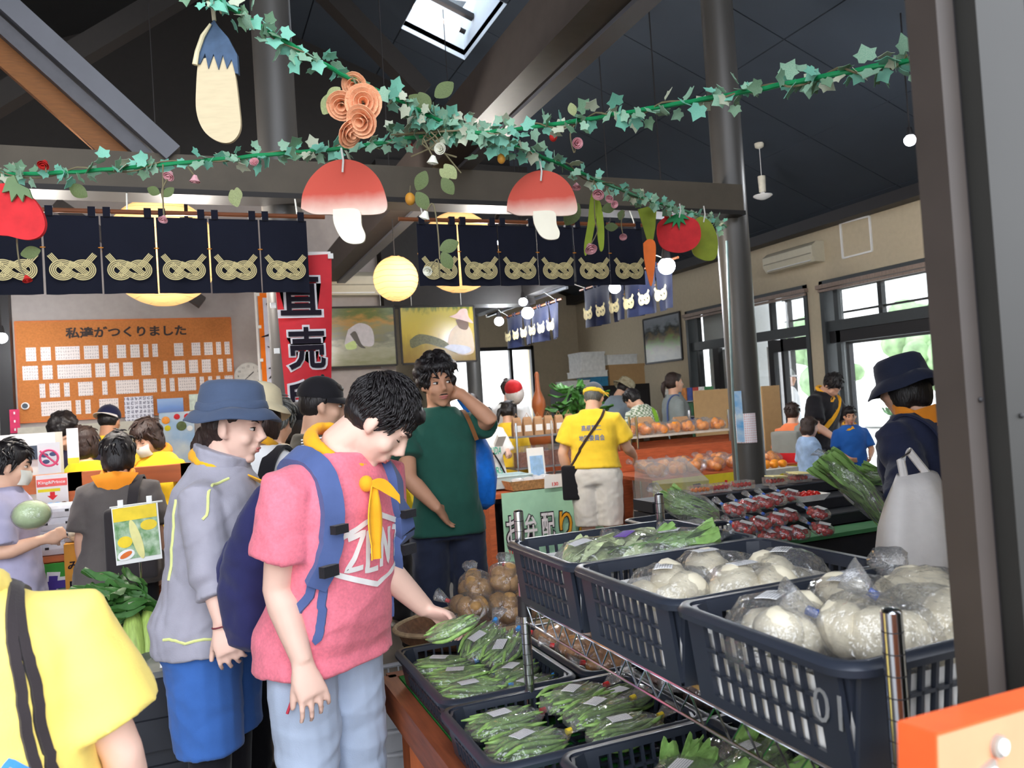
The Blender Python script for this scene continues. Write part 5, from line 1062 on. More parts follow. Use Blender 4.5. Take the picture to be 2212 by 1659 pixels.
def rose(label, px, py, d, kind, s_, stem=None, leaves=(), aim=None):
    p = U(px, py, d); t = thing('artificial_flower', label, 'flower', p, GRP)
    ax = (-FW*.8+V((0, 0, -.3))+V((rnd.gauss(0, .4), rnd.gauss(0, .4), rnd.gauss(0, .4)))).normalized() if aim is None else (RT*aim[0]-UP*aim[1]-FW*aim[2]).normalized()
    M = frame(p, ax.orthogonal(), ax.cross(ax.orthogonal())); place('bloom', RM[kind], M @ Matrix.Scale(s_*d/F_PX, 4), t)
    if stem:
        q = [p-ax*.01]+[U(x, y, d) for x, y in stem]; G().tube(bez(q, 5), .0028, 6).obj('stem', m_stem, t)
    for lx, ly, dx, dy, k in leaves:
        o = U(lx, ly, d); y = RT*dx-UP*dy-FW*.2; L = math.hypot(dx, dy)*d/F_PX; place('leaf', OL[k], frame(o, y.cross(FW), y) @ Matrix.Scale(L, 4), t)
    return t
rose('peach rose, upper middle of the peach cluster', 785, 222, 2.62, 'peach', 32, [(770, 185), (760, 165)], [(735, 190, -30, 20, 1)])
rose('peach rose, left of the peach cluster', 738, 228, 2.64, 'peach', 26, [(745, 205)], [(722, 200, -25, 45, 1)])
rose('peach rose, lower middle of the peach cluster', 782, 262, 2.6, 'peach', 29, [(775, 240)])
rose('peach rose, lowest of the peach cluster', 755, 288, 2.63, 'peach', 26, [(765, 265)])
rose('pale peach rose tucked behind the rope', 765, 183, 2.68, 'peach', 22, [(780, 172)])
rose('white rose bud, upper of two at the crossing', 952, 322, 2.9, 'white', 17, [(945, 300), (930, 285)], [(960, 355, 25, 30, 1)])
rose('white rose bud, lower of two at the crossing', 935, 346, 2.9, 'white', 17, [(925, 320), (915, 300)], [(920, 370, -20, 40, 0), (950, 365, 20, 20, 1)])
rose('white rose on a long twig over the right curtain', 918, 465, 2.9, 'white', 16, [(935, 440), (945, 490), (950, 560)], [(950, 540, 40, -18, 0), (955, 545, 20, 35, 0)])
rose('white rose hanging lowest in front of the right curtain', 925, 585, 2.9, 'white', 14, [(945, 560), (950, 600)])
rose('pink rose bud above the garland crossing on a twig', 1246, 310, 3.1, 'pink', 16, [(1240, 330), (1232, 290), (1245, 265)])
rose('pink rose bud right behind the smaller mushroom', 1245, 402, 3.5, 'pink', 13, [(1235, 380)])
rose('pink rose bud, largest of the bunch by the bean pods', 1293, 418, 3.5, 'pink', 17, [(1285, 395)], [(1250, 440, -28, 45, 0)])
rose('pink rose bud, middle of the bunch by the bean pods', 1318, 428, 3.55, 'pink', 12, [(1310, 405)])
rose('pink rose bud, lower of the bunch by the bean pods', 1326, 441, 3.55, 'pink', 11, [(1318, 425)])
rose('pink rose bud hanging over the bean pods', 1275, 535, 3.6, 'pink', 18, [(1290, 500), (1285, 470), (1283, 388)], [(1300, 455, 30, -12, 0)])
rose('small pink rose on a twig left of the carrot', 1346, 510, 4.0, 'pink', 11, [(1342, 480), (1350, 455)], [(1335, 490, -28, 0, 0), (1338, 475, 8, -22, 0)])
rose('pink rose bud, left of the pair on the left garland', 366, 378, 2.85, 'pink', 16, [(350, 410), (352, 430)], [(345, 418, -28, -12, 0), (352, 425, 22, -20, 0)])
rose('pink rose bud, right of the pair on the left garland', 421, 387, 2.85, 'pink', 15, [(405, 360)])
rose('pink rose bud beside the left column', 550, 352, 2.9, 'pink', 13, [(545, 340)], [(512, 405, 2, 30, 1)])
rose('pink-tipped rose hanging on a bent stem over the left curtain', 353, 472, 2.85, 'pink', 13, [(352, 430), (352, 355)])
rose('red rose on the left garland above the strawberry', 95, 354, 2.85, 'red', 16, [(100, 372)])
rose('red rose hanging at the lower left of the curtain', 58, 602, 2.8, 'red', 13, [(45, 580), (38, 540), (36, 500)], [(45, 550, 40, -10, 0)])
for i, (x, y, k, s_) in enumerate(((1195, 295, 'red', 7), (1083, 343, 'gold', 7), (886, 430, 'gold', 9), (883, 315, 'red', 7), (943, 300, 'gold', 7), (1442, 462, 'red', 8))):
    p = U(x, y, 3.05 if x < 1400 else 4.6); t = thing('artificial_berry', ['small red berry under the right garland', 'yellow berry below the crossing of the garlands', 'golden berry in front of the long beam', 'small red berry left of the garland crossing', 'tiny orange berry at the garland crossing', 'small red berry on top of the tomato cutout'][i], 'berry', p, 'artificial berries')
    r = s_*p.length/F_PX; G().ell(p, (r, r, r*1.25), None, 12, 8).obj('fruit', RC[k], t); G().tube([p+V((0, 0, r)), p+V((.004, 0, r*2.6))], .002, 5).obj('stem', m_stem, t)
for x, y, dx, dy, k in ((905, 200, 20, 28, 0), (925, 235, -35, -25, 0), (940, 210, 32, -28, 0), (500, 410, 10, 30, 1), (150, 400, 30, 20, 0), (900, 415, 20, 30, 0), (955, 385, 20, 28, 0), (1240, 250, -6, -24, 1)):
    o = U(x, y, 2.9); y_ = RT*dx-UP*dy-FW*.2; L = math.hypot(dx, dy)*2.9/F_PX*1.2; place('leaf', OL[k], frame(o, y_.cross(FW), y_) @ Matrix.Scale(L, 4), gB)
# ---------------- notice board on the grey wall
def wallrect(poly, Y, th, out=-1):
    A = [onY(x, y, Y) for x, y in poly]; return A
def panel(x0, x1, z0, z1, Y, th): return G().box(((x0+x1)/2, Y-th/2, (z0+z1)/2), (x1-x0, th, z1-z0))
m_cork = mat('cork', c(190, 118, 62), .9, var=.12, scale=60, bump=.1, bscale=300); m_ink = mat('ink', c(40, 26, 22), .6)
t = thing('notice_board', 'large orange cork notice board with black Japanese title', 'notice board', (-.5, YW, 1.62)); panel(-1.53, .472, 1.615, 2.604, YW-.002, .02).obj('cork_panel', m_cork, t, 0)
g = G().bar((-1.54, YW-.012, 2.61), (.48, YW-.012, 2.61), .024, .014).bar((-1.54, YW-.012, 1.61), (.48, YW-.012, 1.61), .024, .014).bar((-1.537, YW-.012, 1.61), (-1.537, YW-.012, 2.61), .024, .014).bar((.479, YW-.012, 1.61), (.479, YW-.012, 2.61), .024, .014); g.obj('edge_trim', mat('cork_trim', c(196, 108, 50), .6), t, 0)
text('私達がつくりました', m_ink, onY((148+402)/2, 716, YW-.022)+V((0, 0, 0)), X1, X3, w=1.13, h=.115, parent=t, bold=.035)
m_card = print_mat("name_card", c(224, 214, 210), c(158, 148, 148), 46, 31, dens=.5, fill=.6)
ROWS = [([(235, 330), (372, 465), (507, 730), (770, 905), (942, 990), (1070, 1155), (1195, 1280), (1315, 1360), (1397, 1447), (1597, 1680), (1757, 1838), (1873, 1950), (1983, 2027), (2060, 2107)], 390, 515, 235),
        ([(197, 340), (380, 473), (517, 828), (865, 957), (995, 1083), (1122, 1208), (1287, 1372), (1490, 1530), (1567, 1690), (1725, 1807), (1843, 1925), (1993, 2037), (2073, 2117)], 560, 690, 197),
        ([(345, 397), (437, 530), (570, 620), (700, 835), (920, 967), (1045, 1258), (1297, 1420), (1460, 1502), (1540, 1583), (1617, 1780), (1815, 1855), (1893, 1930), (1968, 2005), (2045, 2122)], 722, 852, 345),
        ([(352, 628), (668, 715), (755, 805), (885, 1060)], 890, 1020, 352)]
k = 520/2212
for ri, (cells, y0, y1, xr) in enumerate(ROWS):
    zt, zb = onY(xr*k, 660+y0*k, YW).z, onY(xr*k, 660+y1*k, YW).z
    for ci, (a, b) in enumerate(cells):
        xa_, xb_ = onY(a*k, 740, YW).x, onY(b*k, 740, YW).x
        o = G().box(((xa_+xb_)/2, YW-.023, (zt+zb)/2), (xb_-xa_, .004, zt-zb)).obj('name_card', m_card, None, 0); tag(o, 'white name card on the cork board, %s from the left in the %s row' % (ORD[ci], ['top', 'second', 'third', 'bottom'][ri]), 'card', 'name cards on the cork notice board')
p = onY(55, 877, YW-.03); t = thing('wall_thermometer', 'small round dial hung on the corner of the notice board', 'dial', p); G().lathe([(.035, 0), (.035, .02), (.028, .024)], 24, p, rx(90)).obj('rim', m_white, t); G().lathe([(.026, .0245), (.001, .025)], 20, p, rx(90)).obj('dial', mat('dial_dark', c(70, 80, 90)), t)
# clock
p = onY(537, 813, YW-.01); t = thing('wall_clock', 'round white wall clock beside the notice board', 'clock', p)
RY = rx(90); G().lathe([(.15, 0), (.152, .03), (.145, .042), (.135, .038)], 40, p, RY).obj('rim', mat('clock_rim', c(206, 206, 200), .4), t); G().lathe([(.136, .034), (.001, .035)], 40, p, RY).obj('dial', mat('clock_dial', c(226, 228, 214), .5, var=.01), t)
for h in range(1, 13):
    a = h*math.pi/6; text(str(h), m_black, p+V((.108*math.sin(a), -.037, .108*math.cos(a))), X1, X3, h=.022, parent=t, name='numeral', stretch=False)
for a, L, w_ in ((49, .07, .009), (228, .105, .006)):
    a = math.radians(a); G().bar(p+V((0, -.042, 0)), p+V((L*math.sin(a), -.042, L*math.cos(a))), w_, .003, (0, 1, 0)).obj('clock_hand', m_black, t, 0)
# nobori banners
m_ban = fab('banner_red', c(200, 44, 54), .06, .6); m_bw = fab('banner_white', c(226, 222, 226)); m_bk = fab('banner_black', c(30, 24, 36))
Yb = 4.7; TL, TR, BR, BL = onY(590, 552, Yb), onY(715, 550, Yb), onY(717, 985, Yb), onY(628, 985, Yb)
t = thing('banner', 'tall red banner with black Japanese lettering outlined in white', 'banner', (TR.x, Yb, 0))
def bfn(u, v): return (TL+(TR-TL)*u)*(1-v)+(BL+(BR-BL)*u)*v+V((0, .02*math.sin(u*4+v*5), 0))
G().sheet(bfn, 10, 24, .003).obj('cloth', m_ban, t, 60)
G().tube([V((TL.x+.1, Yb+.02, 0)), V((TL.x+.1, Yb+.02, TR.z+.03))], .012, 10).obj('pole', m_white, t); G().bar(TL+V((0, .02, .01)), TR+V((0, .02, .01)), .02, .02).obj('crossbar', m_white, t)
for ch, (cx, cy, w_, h_) in zip('直売所', ((648, 635, 100, 102), (662, 752, 92, 102), (662, 868, 92, 102))):
    a, b = onY(cx-w_/2, cy, Yb-.035), onY(cx+w_/2, cy, Yb-.035); o = (a+b)/2; hh = (onY(cx, cy-h_/2, Yb-.035)-onY(cx, cy+h_/2, Yb-.035)).z
    text(ch, m_bw, o+V((0, .012, 0)), X1, X3, w=(b-a).length*1.0, h=hh*1.0, parent=t, bold=.055, ext=.001, name='lettering_outline'); text(ch, m_bk, o, X1, X3, w=(b-a).length*.88, h=hh*.9, parent=t, bold=.022, ext=.001)
for x, y in ((714, 553), (590, 660), (598, 758)): q = onY(x, y, Yb-.03); G().box(q, (.03, .01, .03)).obj('loop', m_white, t, 0)
Yo = 8.35; TL2, TR2, BR2, BL2 = onY(556, 633, Yo), onY(640, 633, Yo), onY(660, 985, Yo), onY(576, 985, Yo)
t = thing('banner', 'white banner with orange border and brush writing behind the red banner', 'banner', (TL2.x, Yo, 0))
def bfn(u, v): return (TL2+(TR2-TL2)*u)*(1-v)+(BL2+(BR2-BL2)*u)*v
G().sheet(bfn, 4, 8, .003).obj('cloth', fab('banner_orange', c(236, 120, 30)), t, 60); G().sheet(lambda u, v: bfn(.12+.76*u, .03+.95*v)+V((0, -.006, 0)), 4, 8, .003).obj('field', fab('banner_pale', c(206, 206, 222)), t, 60)
for st in ([(565, 728), (580, 724), (592, 712)], [(582, 705), (590, 700), (597, 716)], [(578, 748), (590, 754), (597, 748)], [(580, 796), (592, 793), (605, 794)], [(582, 818), (592, 806), (600, 800)], [(575, 658), (580, 652), (585, 648)], [(576, 660), (583, 658)], [(597, 838), (602, 842)]):
    G().tube([onY(x, y, Yo-.02) for x, y in st], [.004]+[.012]*(len(st)-2)+[.004], 6).obj('brush_stroke', m_bk, t)
G().tube([V((TL2.x-.02, Yo+.02, 0)), V((TL2.x-.02, Yo+.02, TL2.z+.05))], .012, 8).obj('pole', m_white, t)
for x, y in ((557, 636), (561, 706), (565, 778)): G().box(onY(x, y, Yo-.02), (.03, .01, .03)).obj('loop', m_white, t, 0)
# ---------------- photographs
def photo_mat(name, stops, scale=6, axis='Z', lo=0, hi=1, nz=.5, stretch=(1, 1, 2)):
    if name in MATS: return MATS[name]
    m = mat(name, stops[0][1], .18, var=0, spec=.5); n = m.node_tree.nodes; L = m.node_tree.links; p = n['Principled BSDF']; t = n['Texture Coordinate']
    sp = n.new('ShaderNodeSeparateXYZ'); L.new(t.outputs['Object'], sp.inputs[0]); mr = n.new('ShaderNodeMapRange'); mr.inputs['From Min'].default_value = lo; mr.inputs['From Max'].default_value = hi; L.new(sp.outputs[axis], mr.inputs['Value'])
    mp = n.new('ShaderNodeMapping'); mp.inputs['Scale'].default_value = stretch; L.new(t.outputs['Object'], mp.inputs[0]); z = n.new('ShaderNodeTexNoise'); z.inputs['Scale'].default_value = scale; z.inputs['Detail'].default_value = 6; L.new(mp.outputs[0], z.inputs['Vector'])
    q = n.new('ShaderNodeMath'); q.operation = 'SUBTRACT'; L.new(z.outputs['Fac'], q.inputs[0]); q.inputs[1].default_value = .5
    ad = n.new('ShaderNodeMath'); ad.operation = 'MULTIPLY_ADD'; L.new(q.outputs[0], ad.inputs[0]); ad.inputs[1].default_value = nz; L.new(mr.outputs[0], ad.inputs[2])
    r = n.new('ShaderNodeValToRGB'); L.new(ad.outputs[0], r.inputs[0]); e = r.color_ramp.elements
    for i, (po, co) in enumerate(stops):
        q = e[i] if i < 2 else e.new(po); q.position = po; q.color = co
    L.new(r.outputs[0], p.inputs['Base Color']); return m
def framed(label, x0, x1, z0, z1, Y, m, name='framed_photo'):
    t = thing(name, label, 'picture', ((x0+x1)/2, Y, z0)); panel(x0, x1, z0, z1, Y, .012).obj('print', m, t, 0)
    for a, b in (((x0, z0), (x1, z0)), ((x1, z0), (x1, z1)), ((x1, z1), (x0, z1)), ((x0, z1), (x0, z0))): G().bar((a[0], Y-.008, a[1]), (b[0], Y-.008, b[1]), .022, .014, (0, 1, 0)).obj('frame_rail', m_beamd, t, 0)
    for x in (x0+.15, x1-.15): G().tube([(x, Y, z1), (x, Y, z1+.16)], .003, 5).obj('hanging_wire', m_hook, t)
    return t
def flat(t, poly, Y, m, name, th=.002):
    q = bez([V((x, y, 0)) for x, y in poly+[poly[0]]], 4)[:-1]; A = [onY(p.x, p.y, Y) for p in q]; B = [a-V((0, th, 0)) for a in A]; n = len(A)
    G().add(A+B, [tuple(range(n))[::-1], tuple(range(n, 2*n))]+[(i, (i+1) % n, n+(i+1) % n, n+i) for i in range(n)]).obj(name, m, t, 0)
Yp = 9.06
t = framed('framed photograph of a farmer bent over in a wet paddy', 1.38, 2.255, 2.015, 2.685, Yp, photo_mat('photo_paddy', [(0, c(126, 126, 96)), (1, c(60, 80, 44)), (.3, c(150, 150, 130)), (.45, c(110, 112, 100)), (.62, c(118, 116, 84)), (.75, c(150, 116, 60)), (.88, c(80, 96, 50))], 7, 'Z', 2.015, 2.685, .5, (1, 1, 3)))
flat(t, [(752, 712), (775, 698), (800, 706), (808, 730), (803, 748), (770, 745), (745, 748)], Yp-.0135, mat('photo_shirt', c(176, 172, 176), .3, var=.1), 'printed_figure'); flat(t, [(756, 722), (768, 716), (780, 742), (790, 752), (775, 748)], Yp-.0155, mat('photo_dark', c(58, 56, 52), .3), 'printed_arm'); flat(t, [(745, 745), (765, 736), (770, 752), (750, 755)], Yp-.016, mat('photo_lime', c(170, 190, 120), .3), 'printed_seedlings')
t = framed('framed photograph of a woman in sun hat harvesting rice', 2.318, 3.225, 2.02, 2.68, Yp, photo_mat('photo_rice', [(0, c(130, 106, 56)), (1, c(96, 110, 50)), (.3, c(150, 130, 60)), (.5, c(176, 156, 60)), (.9, c(176, 160, 56))], 9, 'Z', 2.02, 2.68, .35, (3, 1, 1)))
flat(t, [(975, 712), (992, 700), (1012, 704), (1022, 730), (1022, 762), (990, 765), (968, 740)], Yp-.0135, mat('photo_blouse', c(196, 178, 156), .3, var=.06), 'printed_figure'); flat(t, [(984, 690), (1000, 690), (1012, 698), (1008, 712), (992, 708)], Yp-.0155, mat('photo_face', c(96, 70, 56), .3), 'printed_face')
flat(t, [(970, 684), (985, 678), (995, 668), (1008, 668), (1012, 684), (1022, 698), (1000, 692)], Yp-.0175, mat('photo_hat', c(206, 176, 168), .3), 'printed_hat'); flat(t, [(960, 750), (975, 744), (1010, 748), (1018, 758), (1000, 765), (975, 758)], Yp-.0175, mat('photo_glove', c(186, 190, 206), .3), 'printed_glove'); flat(t, [(885, 735), (905, 722), (940, 728), (968, 742), (960, 752), (920, 742), (890, 752)], Yp-.0145, mat('photo_straw', c(86, 86, 50), .3, var=.3, scale=60), 'printed_sheaf')
# landscape photo on the right wall
cs = [onX(x, y, XR-.02) for x, y in ((1388, 690), (1466, 676), (1475, 776), (1396, 786))]; y0, y1 = (cs[0].y+cs[3].y)/2, (cs[1].y+cs[2].y)/2; z1, z0 = (cs[0].z+cs[1].z)/2, (cs[2].z+cs[3].z)/2
t = thing('framed_photo', 'framed glossy landscape photograph on the beige wall', 'picture', (XR, (y0+y1)/2, z0)); G().box((XR-.01, (y0+y1)/2, (z0+z1)/2), (.02, abs(y1-y0), z1-z0)).obj('print', photo_mat('photo_land', [(0, c(90, 84, 62)), (1, c(150, 156, 164)), (.25, c(130, 120, 84)), (.42, c(120, 150, 70)), (.55, c(120, 104, 70)), (.68, c(60, 66, 66)), (.82, c(140, 146, 152))], 5, 'Z', z0, z1, .55), t, 0)
for a, b in (((y0, z0), (y1, z0)), ((y1, z0), (y1, z1)), ((y1, z1), (y0, z1)), ((y0, z1), (y0, z0))): G().bar((XR-.015, a[0], a[1]), (XR-.015, b[0], b[1]), .03, .025, (1, 0, 0)).obj('frame_rail', m_black, t, 0)
# ================================================================== PRODUCE STAND AND OTHER GOODS
m_wood = mat('stand_wood', c(142, 78, 48), .5, var=.3, scale=10, stretch=(6, .6, 6)); m_woodo = mat('wood_orange', c(196, 106, 62), .5, var=.15, scale=8, stretch=(4, 4, .6)); m_turf = mat('turf_green', c(40, 140, 50), .9, var=.25, scale=120, bump=.6, bscale=400)
m_crate = mat('crate_black', c(44, 49, 60), .34, var=.06, scale=8, spec=.5); m_chrome = mat('chrome', c(210, 212, 216), .16, 1, var=0); m_shelf = mat('shelf_board', c(176, 140, 84), .6, var=.25, scale=10, stretch=(1, 8, 1))
m_film = film('bag_film', (1, 1, 1, 1), .2, 36, .06, 1.0, .06); m_stick = print_mat('price_sticker', c(240, 240, 240), c(120, 120, 126), 260, 200, ('X', 'Y')); m_tape = {'blue': mat('tape_blue', c(64, 150, 226), .5), 'red': mat('tape_red', c(220, 50, 50), .5), 'yellow': mat('tape_yellow', c(236, 206, 50), .5), 'navy': mat('tape_navy', c(40, 90, 190), .5), 'purple': mat('tape_purple', c(96, 50, 160), .5)}
m_liner = mat('liner_paper', c(226, 224, 220), .8)
ID = Matrix.Identity(4)
def TM(p, rz=0, rx_=0, ry_=0): return Matrix.Translation(V(p)) @ Matrix.Rotation(rz, 4, 'Z') @ Matrix.Rotation(ry_, 4, 'Y') @ Matrix.Rotation(rx_, 4, 'X')
# ---- low table with turf
TX0, TX1, TY0, TY1, TZ = .545, 1.75, .71, 2.56, .65
t = thing('display_table', 'low brown wooden display table with green turf top', 'table', ((TX0+TX1)/2, 1.6, 0))
for a, b in (((TX0, TY0), (TX0, TY1)), ((TX1, TY0), (TX1, TY1)), ((TX0, TY1), (TX1, TY1)), ((TX0, TY0), (TX1, TY0))): G().bar((a[0], a[1], TZ-.035), (b[0], b[1], TZ-.035), .05, .09).obj('edge_board', m_wood, t, 0)
G().box(((TX0+TX1)/2, (TY0+TY1)/2, TZ-.02), (TX1-TX0-.05, TY1-TY0-.05, .03)).obj('top_board', m_wood, t, 0); G().box(((TX0+TX1)/2+.0, (TY0+TY1)/2, TZ+.005), (TX1-TX0-.06, TY1-TY0-.06, .012)).obj('turf_mat', m_turf, t, 0)
for x in (TX0+.05, TX1-.05):
    for y in (TY0+.1, TY1-.13): G().box((x, y, .29), (.07, .09, .58)).obj('leg', m_woodo, t, 0)
# ---- wire shelf standing on the table
SX0, SX1, SY0, SY1, SZ = .77, 1.19, .74, 1.92, .985
t = thing('wire_shelf', 'chrome wire shelf carrying three black crates', 'shelf', ((SX0+SX1)/2, (SY0+SY1)/2, TZ))
for x in (SX0, SX1):
    for y in (SY0, SY1):
        p = G().tube([(x, y, TZ+.011), (x, y, 1.22)], .0127, 16).obj('post', m_chrome, t); G().ell((x, y, 1.22), (.0127, .0127, .005), None, 12, 6).obj('post_cap', m_chrome, p)
        for k in range(1, 22): 
            z = TZ+.026*k
            if abs(z-SZ) > .04: G().tube([(x, y, z), (x, y, z+.0015)], .0129, 16).obj('groove', m_black, p)
        G().tube([(x, y, SZ-.03), (x, y, SZ+.02)], [.018, .016], 14).obj('collar', m_black, p)
def truss(a, b):
    a, b = V(a), V(b); up = V((0, 0, .045)); G().tube([a, b], .003, 6).obj('rim_wire', m_chrome, t); G().tube([a-up, b-up], .003, 6).obj('rim_wire', m_chrome, t)
    n = int((b-a).length/.035); pts = [a+(b-a)*((i+.5)/n)-(up if i % 2 else V((0, 0, 0))) for i in range(n)]; G().tube(pts, .0022, 5).obj('zigzag_wire', m_chrome, t)
for a, b in (((SX0, SY0), (SX0, SY1)), ((SX1, SY0), (SX1, SY1)), ((SX0, SY0), (SX1, SY0)), ((SX0, SY1), (SX1, SY1))): truss((*a, SZ), (*b, SZ))
G().box(((SX0+SX1)/2, (SY0+SY1)/2, SZ+.004), (SX1-SX0-.04, SY1-SY0-.04, .008)).obj('shelf_board', m_shelf, t, 0)
# ---- black slotted crates
def crate_parts(LX, LY, H, rows, name='crate'):
    """returns list of (partname, mesh); local origin bottom centre, long side LX along x"""
    out = []; tp = .018  # taper
    def side(a, b, n_out, cols, nm):
        a, b = V(a), V(b); ex = (b-a).normalized(); L = (b-a).length; g = G(); off = V(n_out)*tp
        def P(u, v): return a+ex*(u*L)+V((0, 0, v*H))+off*v*1.0
        def strip(u0, u1, v0, v1):
            q = [P(u0, v0), P(u1, v0), P(u1, v1), P(u0, v1)]; n_ = V(n_out)*.004; g.add([p+n_ for p in q]+[p-n_ for p in q], [(0, 1, 2, 3), (7, 6, 5, 4), (1, 0, 4, 5), (2, 1, 5, 6), (3, 2, 6, 7), (0, 3, 7, 4)])
        m0 = .13; strip(0, m0, 0, 1); strip(1-m0, 1, 0, 1); v0, v1 = .12, .86; strip(m0, 1-m0, 0, v0); strip(m0, 1-m0, v1, 1)
        cw_ = (1-2*m0)/cols; bw_ = .0028/L
        for i in range(1, cols): u = m0+cw_*i; strip(u-bw_, u+bw_, v0, v1)
        for j in range(1, rows): v = v0+(v1-v0)*j/rows; strip(m0, 1-m0, v-.0028/H, v+.0028/H)
        out.append((nm, g.mesh('slotted_side', m_crate, 0)))
    x, y = LX/2-tp, LY/2-tp
    side((-x, -y, 0), (x, -y, 0), (0, -1, 0), 13, 'slotted_side'); side((x, y, 0), (-x, y, 0), (0, 1, 0), 13, 'slotted_side'); side((x, -y, 0), (x, y, 0), (1, 0, 0), 9, 'slotted_side'); side((-x, y, 0), (-x, -y, 0), (-1, 0, 0), 9, 'slotted_side')
    g = G()
    nb = 12
    for i in range(nb+1): u = -x+2*x*i/nb; g.box((u, 0, .004), (.008, 2*y, .006))
    for i in range(9): u = -y+2*y*i/8; g.box((0, u, .004), (2*x, .008, .0061))
    out.append(('bottom_grid', g.mesh('bottom_grid', m_crate, 0)))
    g = G(); r = .03; loop = []
    for cx, cy, a0 in ((LX/2-r, LY/2-r, 0), (-LX/2+r, LY/2-r, 90), (-LX/2+r, -LY/2+r, 180), (LX/2-r, -LY/2+r, 270)):
        for k in range(6): a = math.radians(a0+90*k/5); loop.append((cx, cy, math.cos(a), math.sin(a)))
    prof = [(-.002, -.012), (.016, -.014), (.018, -.004), (.012, .003), (-.002, .003)]
    rings = [[V((cx+(r+o)*ca, cy+(r+o)*sa, H+z)) for o, z in prof] for cx, cy, ca, sa in loop]; g.loft(rings, closed=True); out.append(('rim', g.mesh('rim', m_crate, 50)))
    g = G()
    for cx, cy, a0 in ((LX/2, LY/2, 45), (-LX/2, LY/2, 135), (-LX/2, -LY/2, 225), (LX/2, -LY/2, 315)):
        sx, sy = math.copysign(1, cx), math.copysign(1, cy); pts = []
        for v in (0, 1):
            o = tp*(1-v); pts.append([V((cx-sx*(o+.0), cy-sy*(o+.045), v*H)), V((cx-sx*(o+.012), cy-sy*(o+.012), v*H)), V((cx-sx*(o+.045), cy-sy*(o+.0), v*H)), V((cx-sx*(o+.045), cy-sy*(o+.006), v*H)), V((cx-sx*(o+.018), cy-sy*(o+.018), v*H)), V((cx-sx*(o+.006), cy-sy*(o+.045), v*H))])
        g.loft(pts)
        out.append(('corner', g.mesh('corner', m_crate, 40))); g = G()
    return out
CP = {'deep': crate_parts(.475, .365, .15, 3), 'low': crate_parts(.5, .35, .10, 2)}
def crate(label, p, rz, kind, group):
    t = thing('crate', label, 'crate', p, group, rz); M = TM(p, rz)
    for nm, me in CP[kind]: o = bpy.data.objects.new(nm, me); COL.objects.link(o); o.parent = t
    if kind == 'deep':
        g = G(); x, y = .475/2-.022, .365/2-.022
        g.loft([[V((sx*x*f, sy*y*f, z)) for sx, sy in ((-1, -1), (1, -1), (1, 1), (-1, 1))] for f, z in ((.985, .009), (1.02, .112))], False); o = g.obj('paper_liner', m_liner, None, 0); o.parent = t
    return t
# ---- vegetables
def blob(seed, r, m, name, nu=14, nv=9, k=.1):
    rn = random.Random(seed); g = G().ell((0, 0, 0), r, None, nu, nv); ph = [(rn.uniform(1, 3), rn.uniform(0, 6), V((rn.gauss(0, 1), rn.gauss(0, 1), rn.gauss(0, 1))).normalized()) for _ in range(4)]
    g.v = [p*(1+k*sum(math.sin(f*6*p.normalized().dot(d)+a) for f, a, d in ph)/3) for p in g.v]; return g.mesh(name, m, 180)
m_pot = mat('potato', c(196, 152, 96), .6, var=.2, scale=40, bump=.15, bscale=120); m_pot2 = mat('small_onion', c(196, 140, 84), .5, var=.25, scale=40); m_taro = mat('taro', c(104, 78, 72), .75, var=.3, scale=50, bump=.4, bscale=90); m_turn = mat('turnip_white', c(232, 222, 196), .5, var=.08, scale=20); m_bean = mat('bean_pod', c(138, 174, 96), .5, var=.25, scale=60); m_tom = mat('cherry_tomato', c(196, 32, 24), .25, var=.2, scale=40); m_cit = mat('citrus', c(244, 150, 30), .4, var=.12, scale=60, bump=.15, bscale=300); m_grnl = mat('greens', c(128, 166, 92), .5, var=.35, scale=30); m_grnp = mat('greens_pale', c(196, 208, 160), .5, var=.25, scale=30); m_foam = mat('foam_tray', c(236, 236, 232), .7)
POT = [blob(i, (.036, .03, .028), m_pot, 'potato') for i in range(3)]; ONI = [blob(10+i, (.024, .022, .022), m_pot2, 'onion', 12, 8, .06) for i in range(3)]; TAR = [blob(20+i, (.036, .027, .027), m_taro, 'taro', 14, 9, .08) for i in range(3)]
TUR = [blob(30+i, (.045, .04, .036), m_turn, 'turnip', 14, 9, .07) for i in range(3)]; TOM = [blob(40, (.0125, .0115, .0115), m_tom, 'tomato', 9, 6, .02)]; CIT = [blob(50, (.039, .039, .034), m_cit, 'orange', 16, 10, .02)]
def bean_mesh(i):
    rn = random.Random(i); L = .15; b = rn.uniform(-.018, .018); pts = [V((L*(u-.5), b*math.sin(math.pi*u)+rn.gauss(0, .001), .004*math.sin(5*u+i))) for u in [k/8 for k in range(9)]]
    return G().tube(pts, [.0015, .004, .0048, .0046, .005, .0046, .0048, .004, .0012], 6).mesh('bean', m_bean, 180)
BEAN = [bean_mesh(i) for i in range(4)]
def leaf_mesh(i, m, L=.2, w_=.04, stalk=.4):
    rn = random.Random(i); a = rn.uniform(-.25, .25)
    def fn(u, v): ww = w_*(.12+.88*max(0, (v-stalk)/(1-stalk))**.7*max(0.02, (1.05-v))**.4*1.5) if v > stalk else w_*.14; return V((v*L, (u-.5)*2*ww+a*L*v*v, .02*math.sin(v*6+i)+.012*math.sin(u*9+v*12)*(v > stalk)))
    return G().sheet(fn, 6, 12, .002).mesh('leaf', m, 60)
LEAF = [leaf_mesh(i, m_grnl) for i in range(3)]+[leaf_mesh(i+3, m_grnp, .2, .03, .2) for i in range(3)]
